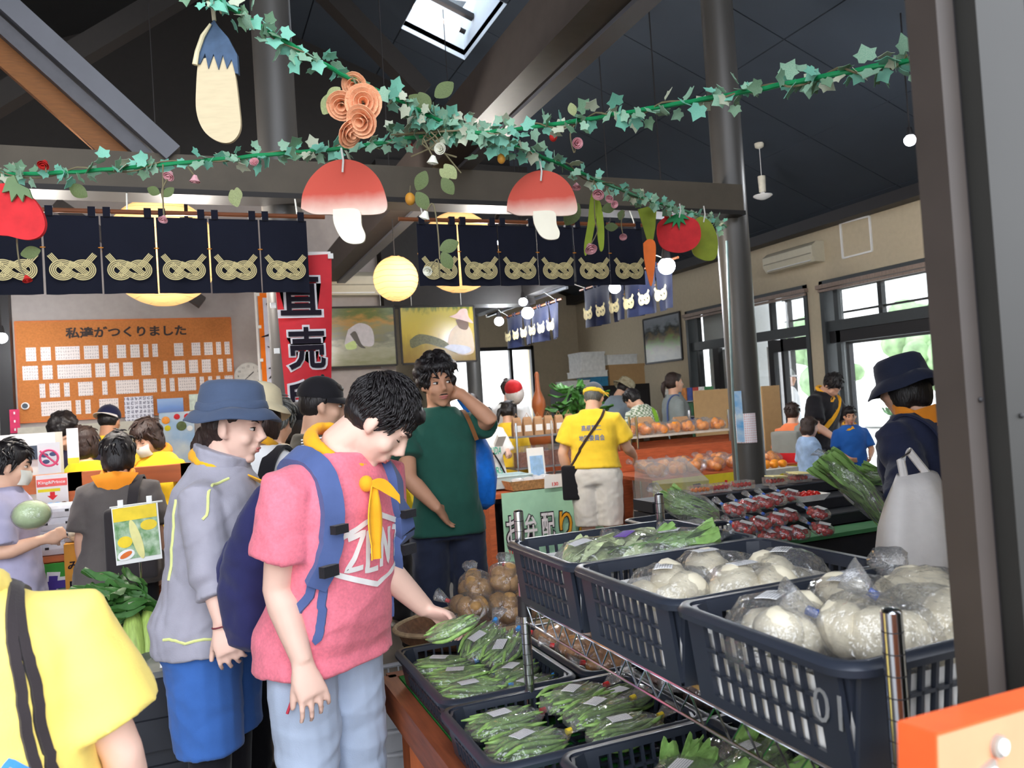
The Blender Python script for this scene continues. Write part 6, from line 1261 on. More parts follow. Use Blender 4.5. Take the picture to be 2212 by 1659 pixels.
def bag_mesh(L, W, H, neck, seed):
    rn = random.Random(seed); nu, nv = 20, 18; rings = []; ph = [(rn.uniform(3, 9), rn.uniform(0, 6)) for _ in range(6)]
    for j in range(nv+1):
        v = j/nv; x = -L/2+(L+neck)*v; s_ = L/(L+neck)
        if v < s_: q = v/s_; w_ = math.sin(math.pi*min(1, q*.93+.05))**.5
        else: q = (v-s_)/(1-s_); w_ = .13+.32*q
        if j == 0: w_ = .3
        ring = []
        for i in range(nu):
            a = 2*math.pi*i/nu; k = 1+.05*sum(math.sin(f*a+f*v*3+p_) for f, p_ in ph)/2
            y = W/2*w_*k*math.copysign(abs(math.cos(a))**.8, math.cos(a)); z = H/2*(w_ if v < s_ else w_*.8)*k*math.sin(a); ring.append(V((x, y, z+(0 if v < s_ else .015*q))))
        rings.append(ring)
    return G().loft(rings, True).mesh('film', m_film, 180)
_bags = {}
def bag(label, M, kind, L, W, H, n=10, tape='blue', neck=.05, sticker=True, seed=0, cat='produce bag', group=None, name=None):
    rn = random.Random(seed+int(1000*abs(M.translation.x))+int(777*abs(M.translation.y))); t = thing(name or 'produce_bag', label, cat, M.translation, group); t.matrix_basis = M
    k = (L, W, H, neck, seed % 3)
    if k not in _bags: _bags[k] = bag_mesh(*k)
    def put(nm, me, m4): o = bpy.data.objects.new(nm, me); COL.objects.link(o); o.matrix_basis = m4; o.parent = t; return o
    put('film', _bags[k], ID)
    if kind == 'bean':
        for i in range(n): f = (i+.5)/n; y = (f-.5)*W*.72; lay = i % 3; put('bean', rn.choice(BEAN), TM((rn.uniform(-.02, .015), y+rn.gauss(0, .004), (lay-1)*H*.2+.002), rn.gauss(0, .07)) @ Matrix.Diagonal((L/.19, 1.15, 1.15, 1)))
    elif kind in ('leaf', 'pale'):
        for i in range(n): put('leaf', LEAF[rn.choice((0, 1, 2) if kind == 'leaf' else (3, 4, 5, 1))], TM((-L*.45, rn.uniform(-.3, .3)*W*.6, rn.uniform(-.25, .25)*H), rn.gauss(0, .14), rn.gauss(0, .5), rn.gauss(0, .06)) @ Matrix.Diagonal((L*.92/.2, .75, .6, 1)))
    else:
        ms, r = {'pot': (POT, .03), 'oni': (ONI, .021), 'taro': (TAR, .028), 'turn': (TUR, .038), 'tom': (TOM, .0115), 'cit': (CIT, .036)}[kind]; done = []
        for i in range(n):
            best = None
            for _ in range(30):
                a = V((rn.uniform(-.5, .38)*L, rn.uniform(-.5, .5)*W, rn.uniform(-.5, .4)*H)); e = (a.x/(L*.5-r*.8))**2+(a.y/max(.01, W*.5-r*.9))**2+(a.z/max(.01, H*.5-r*.85))**2
                if e > 1: continue
                dm = min([(a-b).length for b in done], default=9)
                if best is None or dm > best[0]: best = (dm, a)
                if dm > 2*r: break
            if best: done.append(best[1]); put(ms[0].name.split('.')[0], rn.choice(ms), TM(best[1], rn.uniform(0, 6), rn.uniform(0, 6), rn.uniform(0, 6)))
    if tape: put('tape', G().tube([(L/2+neck*.05, 0, .003), (L/2+neck*.32, 0, .004)], [(.0075, .0075)]*2, 8).mesh('tape', m_tape[tape], 60), ID)
    if sticker:
        def fn(u, v): x = (u-.5)*.05-.01; y = (v-.5)*.035+.005; return V((x, y, H/2*math.sqrt(max(.2, 1-(2*y/W)**2))*.97+.002))
        put('price_label', G().sheet(fn, 3, 3, .001)  .mesh('price_label', m_stick if sticker is True else sticker, 0), TM((0, 0, 0), rn.uniform(-.5, .5)))
    return t
# crates on the wire shelf
zc = SZ+.011; UC = 'black crates on the wire shelf'
crate('black slotted crate holding bagged leafy greens on the wire shelf', ((.745+1.215)/2, 1.735, zc), 0, 'deep', UC); crate('black slotted crate holding peeled white roots, middle of the wire shelf', (.98, 1.355, zc), 0, 'deep', UC); c3 = crate('black slotted crate of round white turnips, nearest on the wire shelf', (.98, .97, zc), 0, 'deep', UC)
m_cutout = mat('cutout_pale', c(126, 128, 130), .6)
text('01', m_cutout, (.7438, .83, zc+.085), (0, -1, 0), X3, h=.045, parent=c3, bold=-.005, ext=.0006); text('in', m_cutout, (1.17, 1.1475, zc+.105), X1, X3, h=.05, parent=c3, bold=.01, ext=.0006)
zb = zc+.075
for i, (x, y, rz, sd, kd) in enumerate(((.86, 1.73, .6, 1, 'pale'), (1.0, 1.76, .3, 2, 'pale'), (1.1, 1.71, -.4, 3, 'leaf'))): bag(['bag of pale mizuna stems at the far left of the top crate', 'bag of cut greens with purple label in the top crate', 'bag of dark salad leaves at the right of the top crate'][i], TM((x, y, zb+.045), rz, 0, -.15), kd, .22, .15, .09, 16, 'purple' if i == 1 else None, .03, True if i != 1 else m_tape['purple'], sd)
for i, (x, y, rz) in enumerate(((.85, 1.36, .5), (1.0, 1.43, .2), (.98, 1.28, -.1), (1.12, 1.34, .8))): bag(['bag of peeled white roots, left in the middle crate', 'bag of peeled white roots, back in the middle crate', 'bag of peeled white roots, front in the middle crate', 'bag of peeled white roots with purple tape in the middle crate'][i], TM((x, y, zb+.03), rz), 'turn', .2, .17, .13, 6, 'purple' if i == 3 else None, .02, True, i)
for i, (x, y, rz, ry_) in enumerate(((.84, 1.03, .4, 0), (.95, .93, 2.6, -.4), (1.02, 1.06, .3, -.1), (1.04, .9, 2.2, -.5), (1.13, 1.0, 1.2, -.3), (1.14, .86, .6, -.2))): bag(['bag of large white turnips at the left of the nearest crate', 'bag of white turnips with blue taped neck standing up', 'bag of white turnips at the back of the nearest crate', 'bag of white turnips with blue tape in front', 'bag of white turnips at the right of the nearest crate', 'crinkled bag of white turnips beside the jamb'][i], TM((x, y, zb+.035), rz, 0, ry_), 'turn', .2, .17, .14, 5, 'navy' if i in (1, 3) else None, .06, i in (0, 2), i)
# crates on the turf
LC = 'black crates on the turf table'; zt = TZ+.014
crate('black crate of bagged green beans with blue tape on the turf', (.735, 2.205, zt), math.pi/2, 'low', LC); crate('black crate of bagged green beans with red and yellow tape, nearest', (.79, 1.735, zt), 0, 'low', LC); crate('black crate of bagged small brown potatoes under the shelf', (1.13, 2.2, zt), math.pi/2, 'low', LC); crate('black crate of bagged brown taro under the shelf', (1.23, 1.69, zt), math.pi/2, 'low', LC)
crate('black crate half out of view at the bottom with bagged greens', (.93, 1.36, zt), 0, 'low', LC); crate('black crate with a wrapped pumpkin below the wire shelf', (1.3, 1.2, zt), math.pi/2, 'low', LC)
BG = 'bags of green beans'
for i, (x, y, z, rz, ry_) in enumerate(((.66, 2.33, .07, -.25, 0), (.67, 2.2, .07, -.2, 0), (.67, 2.08, .07, -.25, 0), (.8, 2.36, .11, .75, -.35), (.84, 2.28, .10, .7, -.3), (.82, 2.15, .07, .55, 0), (.82, 2.03, .065, .5, 0))): bag(['bag of green beans at the far left of the blue-taped crate', 'bag of green beans in the middle left of the blue-taped crate', 'bag of green beans at the near left of the blue-taped crate', 'bag of green beans propped highest on the blue-taped crate', 'bag of green beans leaning beside the propped one', 'bag of green beans behind the shelf post', 'bag of green beans at the near right of the blue-taped crate'][i], TM((x, y, zt+z), rz, 0, ry_), 'bean', .19, .12, .05, 22, 'blue', .05, True, i, group=BG)
for i, (x, y, z, rz) in enumerate(((.66, 1.82, .075, .15), (.66, 1.68, .075, .12), (.86, 1.84, .09, .3), (.87, 1.73, .09, .25), (.88, 1.63, .08, .2), (.97, 1.8, .075, .3))): bag(['bag of green beans with red tape in the nearest crate', 'thick bag of green beans at the near left corner', 'bag of green beans with red tape by the white price stand', 'bag of green beans with yellow tape in the middle', 'bag of green beans with yellow tape at the near edge', 'bag of green beans at the right end of the nearest crate'][i], TM((x, y, zt+z), rz), 'bean', .2, .13, .055, 24, ['red', 'yellow', 'red', 'yellow', 'yellow', 'yellow'][i], .05, True, i+3, group=BG)
for i, (x, y, z, rz) in enumerate(((1.04, 2.33, .09, 2.4), (1.14, 2.3, .1, .6), (1.22, 2.28, .09, -.4), (1.05, 2.18, .09, 2.6), (1.16, 2.16, .1, 2.0), (1.08, 2.05, .08, 3.0), (1.2, 2.06, .085, 2.5))): bag('bag of small brown potatoes %s' % ['at the far left under the shelf', 'at the far middle under the shelf', 'at the far right under the shelf', 'at the middle left under the shelf', 'in the centre of its crate', 'at the near left with long twisted neck', 'at the near right below the crate'][i], TM((x, y, zt+z), rz, 0, -.1), 'oni', .16, .12, .08, 12, 'red', .05, False, i, group='bags of small potatoes in the crate under the shelf')
for i, (x, y, z, rz) in enumerate(((1.13, 1.82, .085, 2.5), (1.25, 1.84, .09, 2.0), (1.17, 1.7, .085, 2.8), (1.3, 1.72, .09, 1.4), (1.2, 1.57, .08, 2.4), (1.32, 1.58, .08, 2.0))): bag('clear bag of brown taro, %s of its crate' % ['far left', 'far right', 'middle left', 'middle right', 'near left', 'near right'][i], TM((x, y, zt+z), rz, 0, -.15), 'taro', .15, .12, .09, 6, 'navy' if i % 2 else None, .06, i % 3 == 0, i, group='bags of taro in the crate under the shelf')
G().box((1.23, 1.5, zt+.012), (.3, .1, .004)).obj('paper_sheet', m_foam, None, 0); tag(bpy.data.objects['paper_sheet'], 'white paper sheet lining the taro crate', 'paper')
for i, (x, y, rz, kd) in enumerate(((.86, 1.36, .5, 'leaf'), (1.02, 1.36, .3, 'leaf'))): bag(['bag of dark greens at the bottom edge of the view', 'second bag of greens at the bottom under the shelf'][i], TM((x, y, zt+.08), rz), kd, .2, .14, .07, 14, 'yellow', .05, True, i)
p = V((1.28, 1.18, zt+.08)); t = thing('pumpkin', 'dark green pumpkin wrapped in film below the wire shelf', 'vegetable', p); g = G(); g.lathe([(.01, -.07), (.06, -.068), (.1, -.03), (.105, 0), (.09, .045), (.05, .065), (.012, .055)], 40, p); g.v = [V((p.x+(q.x-p.x)*(1+.05*math.cos(9*math.atan2(q.y-p.y, q.x-p.x))), p.y+(q.y-p.y)*(1+.05*math.cos(9*math.atan2(q.y-p.y, q.x-p.x))), q.z)) for q in g.v]; g.obj('rind', mat('pumpkin_rind', c(70, 92, 62), .5, var=.3, scale=18, col2=c(130, 146, 110)), t, 180); G().ell(p, (.115, .115, .08), None, 18, 10).obj('film', m_film, t, 180)
# white price stand between the bean crates
p = onZ(1178, 1520, TZ+.07); t = thing('price_tag', 'small white price tag standing between the bean crates', 'price tag', p); G().box(p, (.028, .003, .06), rzz(-20)).obj('card', m_white, t, 0); text('1', m_tape['red'], p+V((-.002, -.003, .01)), X1, X3, h=.01, parent=t, ext=.0003)
# potatoes heaped in the wicker tray beyond the table
m_wick = mat('wicker', c(120, 84, 58), .7, var=.3, scale=60, bump=.6, bscale=150); m_wickp = mat('wicker_rim', c(176, 150, 116), .7, var=.2, scale=60)
pc = V((1.02, 2.86, .69)); t = thing('wicker_tray', 'oval brown wicker tray under the potato bags', 'tray', pc)
g = G(); N = 40; g.loft([[pc+V((.37*f*math.cos(2*math.pi*i/N), .2*f*math.sin(2*math.pi*i/N), z)) for i in range(N)] for f, z in ((.82, -.05), (.95, -.02), (1.0, .02), (.97, .02), (.9, -.015), (.02, -.03))]); g.obj('basin', m_wick, t, 60); G().tube([pc+V((.375*math.cos(2*math.pi*i/N), .205*math.sin(2*math.pi*i/N), .02)) for i in range(N)], .009, 8, closed=True).obj('rim', m_wickp, t)
tb = thing('side_table', 'dark low stand under the wicker tray', 'table', (1.02, 2.86, 0)); G().box((1.02, 2.86, .62), (.62, .36, .03)).obj('top', m_beamd, tb, 0)
for x in (-.26, .26):
    for y in (-.13, .13): G().box((1.02+x, 2.86+y, .3), (.04, .04, .6)).obj('leg', m_beamd, tb, 0)
for i, (x, y, z, rz) in enumerate(((.93, 2.84, .09, 2.5), (1.05, 2.8, .08, 2.0), (1.16, 2.84, .08, .5), (.98, 2.92, .15, 1.4), (1.09, 2.9, .17, 1.2), (1.2, 2.93, .13, .6))): bag(['bag of potatoes at the near left of the wicker tray', 'bag of potatoes at the near middle of the wicker tray', 'bag of potatoes at the near right of the wicker tray', 'bag of potatoes at the back left of the heap', 'bag of potatoes on top of the heap', 'bag of potatoes at the back right of the heap'][i], TM(V((x, y, .66+z)), rz, 0, -.3), 'pot', .17, .14, .12, 7, 'red' if i % 2 == 0 else None, .06, False, i)
# bag of beans in the man's hand
bag('clear bag of green pods held in the hand of the pink T-shirt man', frame(U(980, 1357, 2.14), RT*.92+UP*.36, FW), 'bean', .15, .09, .045, 18, None, .02, False, 9, name='held_bag')
# grey shopping baskets stacked on the floor
m_bask = mat('basket_grey', c(176, 178, 182), .5, var=.05)
pb = V((.69, 2.78, 0)); 
for k in range(6):
    t = thing('shopping_basket', ['lowest grey shopping basket of the floor stack', 'second grey shopping basket from the floor', 'third grey shopping basket from the floor', 'fourth grey shopping basket from the floor', 'fifth grey shopping basket from the floor', 'topmost grey shopping basket of the floor stack'][k], 'basket', pb+V((0, 0, k*.075)), 'grey shopping baskets in the floor stack'); z0 = k*.075+.004; g = G()
    def rect(f, z): return [pb+V((x*f, y*f, z)) for x, y in ((-.14, -.1), (.14, -.1), (.14, .1), (-.14, .1))]
    if k < 5: g.loft([rect(.9, z0), rect(1.04, z0+.2), rect(1.0, z0+.2), rect(.87, z0+.006)]); g.obj('shell', m_bask, t, 0)
    else:
        g.loft([rect(.9, z0), rect(.93, z0+.05), rect(.9, z0+.05), rect(.87, z0+.006)]); g.obj('shell', m_bask, t, 0)
        for s_ in range(4):
            a, b = rect(.93, 0)[s_], rect(.93, 0)[(s_+1) % 4]; g = G()
            for i in range(9): p0 = a+(b-a)*(i/8); g.bar(p0+V((0, 0, z0+.05)), p0+V((0, 0, z0+.2))+(p0-pb)*.12*V((1, 1, 0)).length/1.4, .008, .005, (1, 0, 0))
            for i in range(1, 5): f = 1+.1*i/5; g.bar(pb+(a-pb)*f+V((0, 0, z0+.05+.03*i)), pb+(b-pb)*f+V((0, 0, z0+.05+.03*i)), .006, .008)
            g.obj('lattice_side', m_bask, t, 0)
    N = 28; G().tube([pb+V((.158*math.copysign(abs(math.cos(a))**.4, math.cos(a)), .113*math.copysign(abs(math.sin(a))**.4, math.sin(a)), z0+.205)) for a in [2*math.pi*i/N for i in range(N)]], .009, 8, closed=True).obj('rim', m_bask, t)
# orange sign board in the lower right corner
m_or = mat('sign_orange', c(240, 150, 112), .6, var=.04); m_ore = mat('sign_orange_edge', c(222, 92, 40), .6)
o = U(2024, 1586, .60); ex = (U(2212, 1531, .66)-o).normalized(); ey = (V((0, 0, 1))-ex*ex.z).normalized(); nn = ex.cross(ey)
t = thing('sign_board', 'orange menu board with white outlined shapes in the near corner', 'sign', o)
G().prism([(0, 0), (.3, 0), (.3, -.3), (0, -.3)], o, ex, ey, -.03).obj('board', [m_or], t, 0)
a0 = o+nn*-.0001; G().prism([(0, .0005), (.3, .0005), (.3, -.0015), (0, -.0015)], o+nn*.0002, ex, ey, -.0312).obj('top_edge', m_ore, t, 0); G().prism([(-.002, 0), (.0005, 0), (.0005, -.3), (-.002, -.3)], o+nn*.0002, ex, ey, -.0312).obj('side_edge', m_ore, t, 0)
m_shp = mat('shape_grey', c(150, 142, 132), .5); m_shw = mat('shape_white', c(246, 244, 244), .6)
for pts, mm, th in ((((.052, -.035), (.07, -.03), (.08, -.055), (.076, -.08), (.06, -.082), (.05, -.06)), m_shp, .004), (((.056, -.038), (.068, -.035), (.076, -.056), (.072, -.075), (.062, -.077), (.054, -.06)), m_shw, .006)): G().prism(list(pts), o, ex, ey, th).obj('cutout_shape', mm, t, 0)
for (x, y), r, mm, th in (((.034, -.07), .011, m_shp, .004), ((.034, -.07), .008, mat('shape_green', c(90, 190, 120), .5), .006), ((.078, -.022), .009, m_shp, .004), ((.08, -.022), .006, m_shw, .006)): G().prism([(x+r*math.cos(a), y+r*math.sin(a)) for a in [2*math.pi*i/20 for i in range(20)]], o, ex, ey, th).obj('cutout_shape', mm, t, 0)
# ---- stepped black display with cherry tomatoes
m_step = mat('step_black', c(36, 38, 44), .55, var=.1); m_ledge = mat('ledge_green', c(70, 130, 84), .5, var=.1)
t = thing('step_display', 'stepped black produce display with green front ledge', 'display stand', (3.1, 3.5, 0)); XA, XB = 2.25, 4.0
G().box(((XA+XB)/2, 3.23, .735), (XB-XA, .16, .02)).obj('front_ledge', m_ledge, t, 0); G().box(((XA+XB)/2, 3.5, .36), (XB-XA, .66, .71)).obj('cabinet', m_step, t, 0)
for i, (y, z) in enumerate(((3.36, .80), (3.52, .86), (3.70, .925))): G().box(((XA+XB)/2, (y+3.9)/2, z-.03), (XB-XA, 3.9-y, .058)).obj('step', m_step, t, 0); G().tube([(XA, y, z-.004), (XB, y, z-.004)], .006, 6).obj('step_edge', mat('step_edge', c(70, 72, 78), .4), t)
TG = 'bags of cherry tomatoes on the steps'; k = 0
for row, (pts, z) in enumerate((([(1585, 1100), (1616, 1092), (1648, 1084), (1675, 1078), (1706, 1070)], .955), ([(1606, 1140), (1640, 1130), (1675, 1121), (1702, 1112), (1768, 1108)], .89), ([(1660, 1158), (1693, 1152), (1724, 1150), (1775, 1142)], .83))):
    for j, (x, y) in enumerate(pts):
        p = onZ(x, y, z); bag('bag of cherry tomatoes %s' % [['at the left end of the top step', 'second from the left on the top step', 'third from the left on the top step', 'fourth from the left on the top step', 'beside the white tray on the top step'], ['at the left end of the middle step', 'second from the left on the middle step', 'third from the left on the middle step', 'fourth from the left on the middle step', 'standing alone on the middle step'], ['at the left end of the lowest step', 'second from the left on the lowest step', 'third from the left on the lowest step', 'on the green ledge at the right end']][row][j], TM(p, 1.9, 0, -.25), 'tom', .11, .11, .06, 16, 'navy', .05, True, j, group=TG, name='tomato_bag')
p = onZ(1745, 1072, .945); t = thing('tomato_tray', 'white foam tray of loose red tomatoes on the top step', 'tray', p); g = G(); g.loft([[p+V((x*f*.09, y*f*.06, z)) for x, y in ((-1, -1), (1, -1), (1, 1), (-1, 1))] for f, z in ((.7, -.02), (1, .012), (.96, .012), (.68, -.016))]); g.obj('tray', m_foam, t, 0)
for i in range(9): place('tomato', TOM[0], TM(p+V(((i % 3-1)*.035, (i//3-1)*.024, .008)), i) @ Matrix.Scale(1.5, 4), t)
m_cream = mat('label_cream', c(232, 220, 160), .6, var=.05)
PK = [(1560, 1064), (1595, 1058), (1630, 1050), (1690, 1040), (1720, 1030), (1745, 1034), (1775, 1024), (1800, 1018)]
for j, (x, y) in enumerate(PK):
    p = onZ(x, y, .952); p.y = max(p.y, 3.76); t = thing('tomato_pack', ['clear punnet of orange tomatoes at the left end', 'clear punnet of mixed tomatoes, second from the left', 'clear punnet of red tomatoes, third from the left', 'cream-labelled tomato pack by the column', 'cream-labelled tomato pack behind the front pair', 'cream-labelled tomato pack in the front middle', 'cream-labelled tomato pack at the back right', 'cream-labelled tomato pack at the far right'][j], 'produce pack', p, 'tomato packs along the top of the steps')
    for i in range(8): place('tomato', TOM[0] if j != 0 else blob(60, (.0125, .0115, .0115), mat('tomato_orange', c(236, 130, 40), .3), 'tomato', 9, 6, .02), TM(p+V(((i % 4-1.5)*.026, (i//4-.5)*.03, 0)), i), t)
    G().box(p, (.12, .08, .045)).obj('punnet', m_film, t, 0)
    if j > 2: G().box(p+V((.01, 0, .026)), (.1, .082, .006), ry(4)).obj('label_band', m_cream, t, 0)
# leafy bundles around the steps
bag('large bag of green lettuce behind the top crate', TM(onZ(1490, 1095, .93), 2.0, 0, -.35), 'leaf', .3, .24, .14, 22, None, .08, False, 1)
crate('black crate under the lettuce bag beyond the wire shelf', (2.2, 3.3, .74), 0, 'deep', 'far crates'); 
t = thing('side_table', 'plain dark stand under the lettuce crate', 'table', (2.0, 3.3, 0)); G().box((2.0, 3.3, .72), (.46, .5, .03)).obj('top', m_step, t, 0)
for x in (-.2, .2):
    for y in (-.2, .2): G().box((2.0+x, 3.3+y, .35), (.04, .04, .7)).obj('leg', m_step, t, 0)
M = frame(U(1850, 1055, 3.05), (U(1775, 975, 3.1)-U(1930, 1130, 3.0)), FW); bag('long bag of leafy greens held in front of the steps', M, 'leaf', .36, .2, .1, 24, None, .02, True, 2)
bag('second bag of leafy greens behind the navy sleeve', TM(onZ(1905, 1030, .99), 2.6, 0, -.25), 'leaf', .28, .16, .09, 18, None, .02, True, 3)
# ---- citrus tables
m_ycl = fab('cloth_yellow', c(222, 206, 50)); m_bin = mat('bin_wood', c(186, 96, 58), .6, var=.2, stretch=(.5, 4, 4))
t = thing('citrus_table', 'table with yellow cloth front loaded with bagged oranges', 'table', (4.5, 6.4, 0)); G().box((4.5, 6.47, .74), (1.6, .8, .03)).obj('top', m_bin, t, 0); G().box((4.5, 6.06, .62), (1.6, .008, .24)).obj('cloth_front', m_ycl, t, 0)
for x in (3.75, 5.25):
    for y in (6.15, 6.8): G().box((x, y, .36), (.05, .05, .72)).obj('leg', m_bin, t, 0)
for i, cch in enumerate('みかん'): text(cch, [m_bk, m_tape['red'], m_bk][i], (4.15+.32*i, 6.03, .60), X1, X3, h=.16, parent=t, bold=.03)
G().box((4.5, 6.85, .86), (1.6, .03, .2)).obj('back_board', m_bin, t, 0)
ct = 0
LB = ['left', 'middle', 'right', 'far right']
def citbag(lab, p, n, rz, grp): bag(lab, TM(p, rz, 0, -.2), 'cit', .21, .18, .13, n, None, .07, False, ct, group=grp, name='citrus_bag')
for r in range(2):
    for i in range(7): citbag('bag of oranges, %s from the left in the %s row of the yellow-fronted table' % (ORD[i], ['front', 'back'][r]), V((3.82+.21*i, 6.17+.2*r, .82+.02*r)), 6, rnd.uniform(0, 3), 'bags of oranges on the yellow-fronted table')
# chrome shelf above with a row of oranges
t = thing('wire_rack', 'chrome rack with a shelf of bagged oranges', 'rack', (4.0, 6.2, 0)); ra, rb = onZ(1390, 940, 1.2), onZ(1592, 915, 1.2); zr = onY(1500, 932, 6.95).z; ra = V((4.02, 6.94, zr)); rb = V((5.2, 6.94, zr))
for p in (ra, rb, ra+V((0, .7, 0)), rb+V((0, .7, 0)), ra+V((-.12, .02, 0)), ra+V((.08, 0, 0))): G().tube([(p.x, p.y, 0), (p.x, p.y, zr+.2)], .013, 10).obj('post', m_chrome, t)
G().box(((ra+rb)/2+V((-.0, .35, -.01))), (1.3, .72, .02)).obj('shelf', mat('shelf_pale', c(206, 200, 186), .5), t, 0); G().tube([ra+V((-.22, 0, 0)), ra+V((-.1, 0, .02))], .01, 6).obj('rail', m_chrome, t)
for i in range(7): citbag('bag of oranges, %s from the left on the chrome rack shelf' % ORD[i], V((4.08+.175*i, 7.06, zr+.06)), 6, rnd.uniform(0, 3), 'bags of oranges on the chrome rack')
t = thing('citrus_box', 'white and yellow box of oranges right of the steel column', 'box', (4.75, 5.6, .6)); pz = onZ(1690, 1012, .8); G().box(pz+V((0, .15, -.12)), (.34, .3, .24)).obj('carton', mat('carton_pale', c(206, 206, 196), .7), t, 0); G().prism([(.08*math.cos(a), .08*math.sin(a)) for a in [2*math.pi*i/24 for i in range(24)]], pz+V((0, -.001, -.12)), X1, X3, .002).obj('yellow_disc', m_ycl, t, 0)
G().box(V((pz.x, pz.y+.15, .28)), (.36, .32, .56)).obj('plinth', m_bin, t, 0)
for i in range(6): place('orange', CIT[0], TM(pz+V(((i % 3-1)*.09, .1+.1*(i//3), .03))), t)
# bins with paper bags behind
m_kraft = mat('kraft_paper', c(176, 136, 100), .8, var=.1)
def paperbag(lab, p, h=.3, w_=.16, grp=None, name='paper_bag'):
    t = thing(name, lab, 'paper bag', p, grp); g = G(); g.loft([[V(p)+V((x*w_/2*f, y*w_*.3*k_, z*h)) for x, y in ((-1, -1), (1, -1), (1, 1), (-1, 1))] for f, k_, z in ((1, 1, 0), (1.02, 1, .6), (.9, .7, .85), (.82, .15, 1))]); g.obj('bag', m_kraft, t, 0); G().prism([(-.035, -.03), (.035, -.03), (.035, .03), (-.035, .03)], V(p)+V((0, -w_*.31, h*.4)), X1, X3, -.002).obj('label', m_white, t, 0); return t
t = thing('wooden_bin', 'orange wooden bin with green turf behind the rack', 'bin', (4.2, 7.5, 0)); G().box((4.65, 7.32, .45), (1.9, .5, .9)).obj('body', m_bin, t, 0); G().box((4.65, 7.32, .905), (1.8, .44, .01)).obj('turf_mat', m_turf, t, 0); G().box((4.65, 7.06, .96), (1.9, .03, .12)).obj('front_lip', m_bin, t, 0)
paperbag('tall kraft paper bag with label on the turf bin', onY(1475, 985, 7.3), .42, .2); paperbag('smaller kraft bag lying left on the turf bin', onY(1425, 985, 7.3), .26, .2); paperbag('wide kraft bag at the left of the turf bin', onY(1390, 975, 7.35), .36, .26)
# shelf with small paper bags behind the phone woman
t = thing('wire_rack', 'chrome rack with rows of small kraft gift bags', 'rack', (3.0, 7.0, 0)); q = onY(1182, 940, 7.1)
for x in (-.32, .05, .32): G().tube([(q.x+x, 7.1, 0), (q.x+x, 7.1, 1.3)], .012, 8).obj('post', m_chrome, t)
for z in (q.z-.0, q.z-.3, .78): G().box((q.x, 7.22, z), (.7, .26, .015)).obj('shelf', mat('rack_grey', c(150, 152, 156), .4, .4), t, 0)
for i in range(6): 
    o = paperbag('small kraft gift bag, %s from the left on the chrome rack' % ORD[i], V((q.x-.28+.112*i, 7.18, q.z+.008)), .18, .09, 'small gift bags on the chrome rack'); p = o.location
    G().tube([p+V((-.02, 0, .18)), p+V((0, 0, .22)), p+V((.02, 0, .18))], .003, 5).obj('handle', m_kraft, o)
for i in range(5):
    p = V((q.x-.26+.13*i, 7.18, q.z-.29)); t = thing('preserve_pack', 'clear pack of red preserves, %s from the left on the lower rack shelf' % ORD[i], 'food pack', p, 'packs on the lower rack shelf'); G().box(p+V((0, 0, .1)), (.12, .12, .2)).obj('film', m_film, t, 0); G().box(p+V((0, 0, .07)), (.1, .1, .14)).obj('contents', mat('preserve', c(150, 84, 60), .6, var=.3, scale=50), t, 0)
# mint cloth table
m_mintc = fab('cloth_mint', c(168, 214, 184), .05)
t = thing('cloth_table', 'brown table with a mint cloth printed with black and orange lettering', 'table', (2.7, 6.2, 0)); ma, mb = V((2.3, 6.02, .74)), V((3.3, 6.02, .74)); G().box((2.82, 6.46, .73), (1.15, .42, .04)).obj('top', m_bin, t, 0); G().box((2.28, 6.46, .37), (.05, .4, .7)).obj('side_panel', m_bin, t, 0); G().box((3.36, 6.46, .37), (.05, .4, .7)).obj('side_panel', m_bin, t, 0)
def fn(u, v): return V((2.36+1.0*u, 6.235-.02*math.sin(u*11)*v, .755-.62*v))
G().sheet(fn, 24, 10, .004).obj('cloth', m_mintc, t, 60)
o = onY(1150, 1150, 6.2); 
for i, (cch, mm) in enumerate((('お', m_bw), ('弁', m_bw), ('配', m_bw), ('り', mat('print_amber', c(226, 160, 40), .8)), ('A', mat('print_amber', c(226, 160, 40))))):
    p = onY(1108+38*i, 1145-4*i, 6.2); text(cch, m_bk, p, X1, X3, w=.13, h=.25, parent=t, bold=.05, name='lettering_outline'); text(cch, mm, p+V((0, -.006, 0)), X1, X3, w=.115, h=.23, parent=t, bold=.01)
text('TENNO', mat('print_red', c(206, 60, 60), .8), onY(1118, 1190, 6.2), X1, X3, h=.035, parent=t, bold=.02)
p = onY(1150, 1062, 6.4)+V((0, 0, .0)); t = thing('wicker_tray', 'wide tan wicker tray of wrapped sweets on the mint table', 'tray', p); p.z = .78; g = G(); g.loft([[p+V((x*f*.27, y*f*.17, z)) for x, y in ((-1, -1), (1, -1), (1, 1), (-1, 1))] for f, z in ((.85, -.02), (1, .06), (.96, .06), (.83, -.01))]); g.obj('basin', mat('wicker_tan', c(196, 146, 96), .7, var=.3, scale=50, bump=.5), t, 0)
for i in range(8): G().ell(p+V(((i % 4-1.5)*.1, (i//4-.5)*.12, .05)), (.055, .05, .03), None, 10, 6).obj('wrapped_sweet', film('foil_clear', (1, 1, 1, 1), .5, 60, .1, 1, .5), t)
G().prism([(-.09, -.05), (.09, -.05), (.1, .06), (-.08, .06)], p+V((.12, -.19, .03)), X1, X3, .004).obj('price_card', m_white, t, 0); text('130', m_tape['red'], p+V((.13, -.196, .01)), X1, X3, h=.03, parent=t)
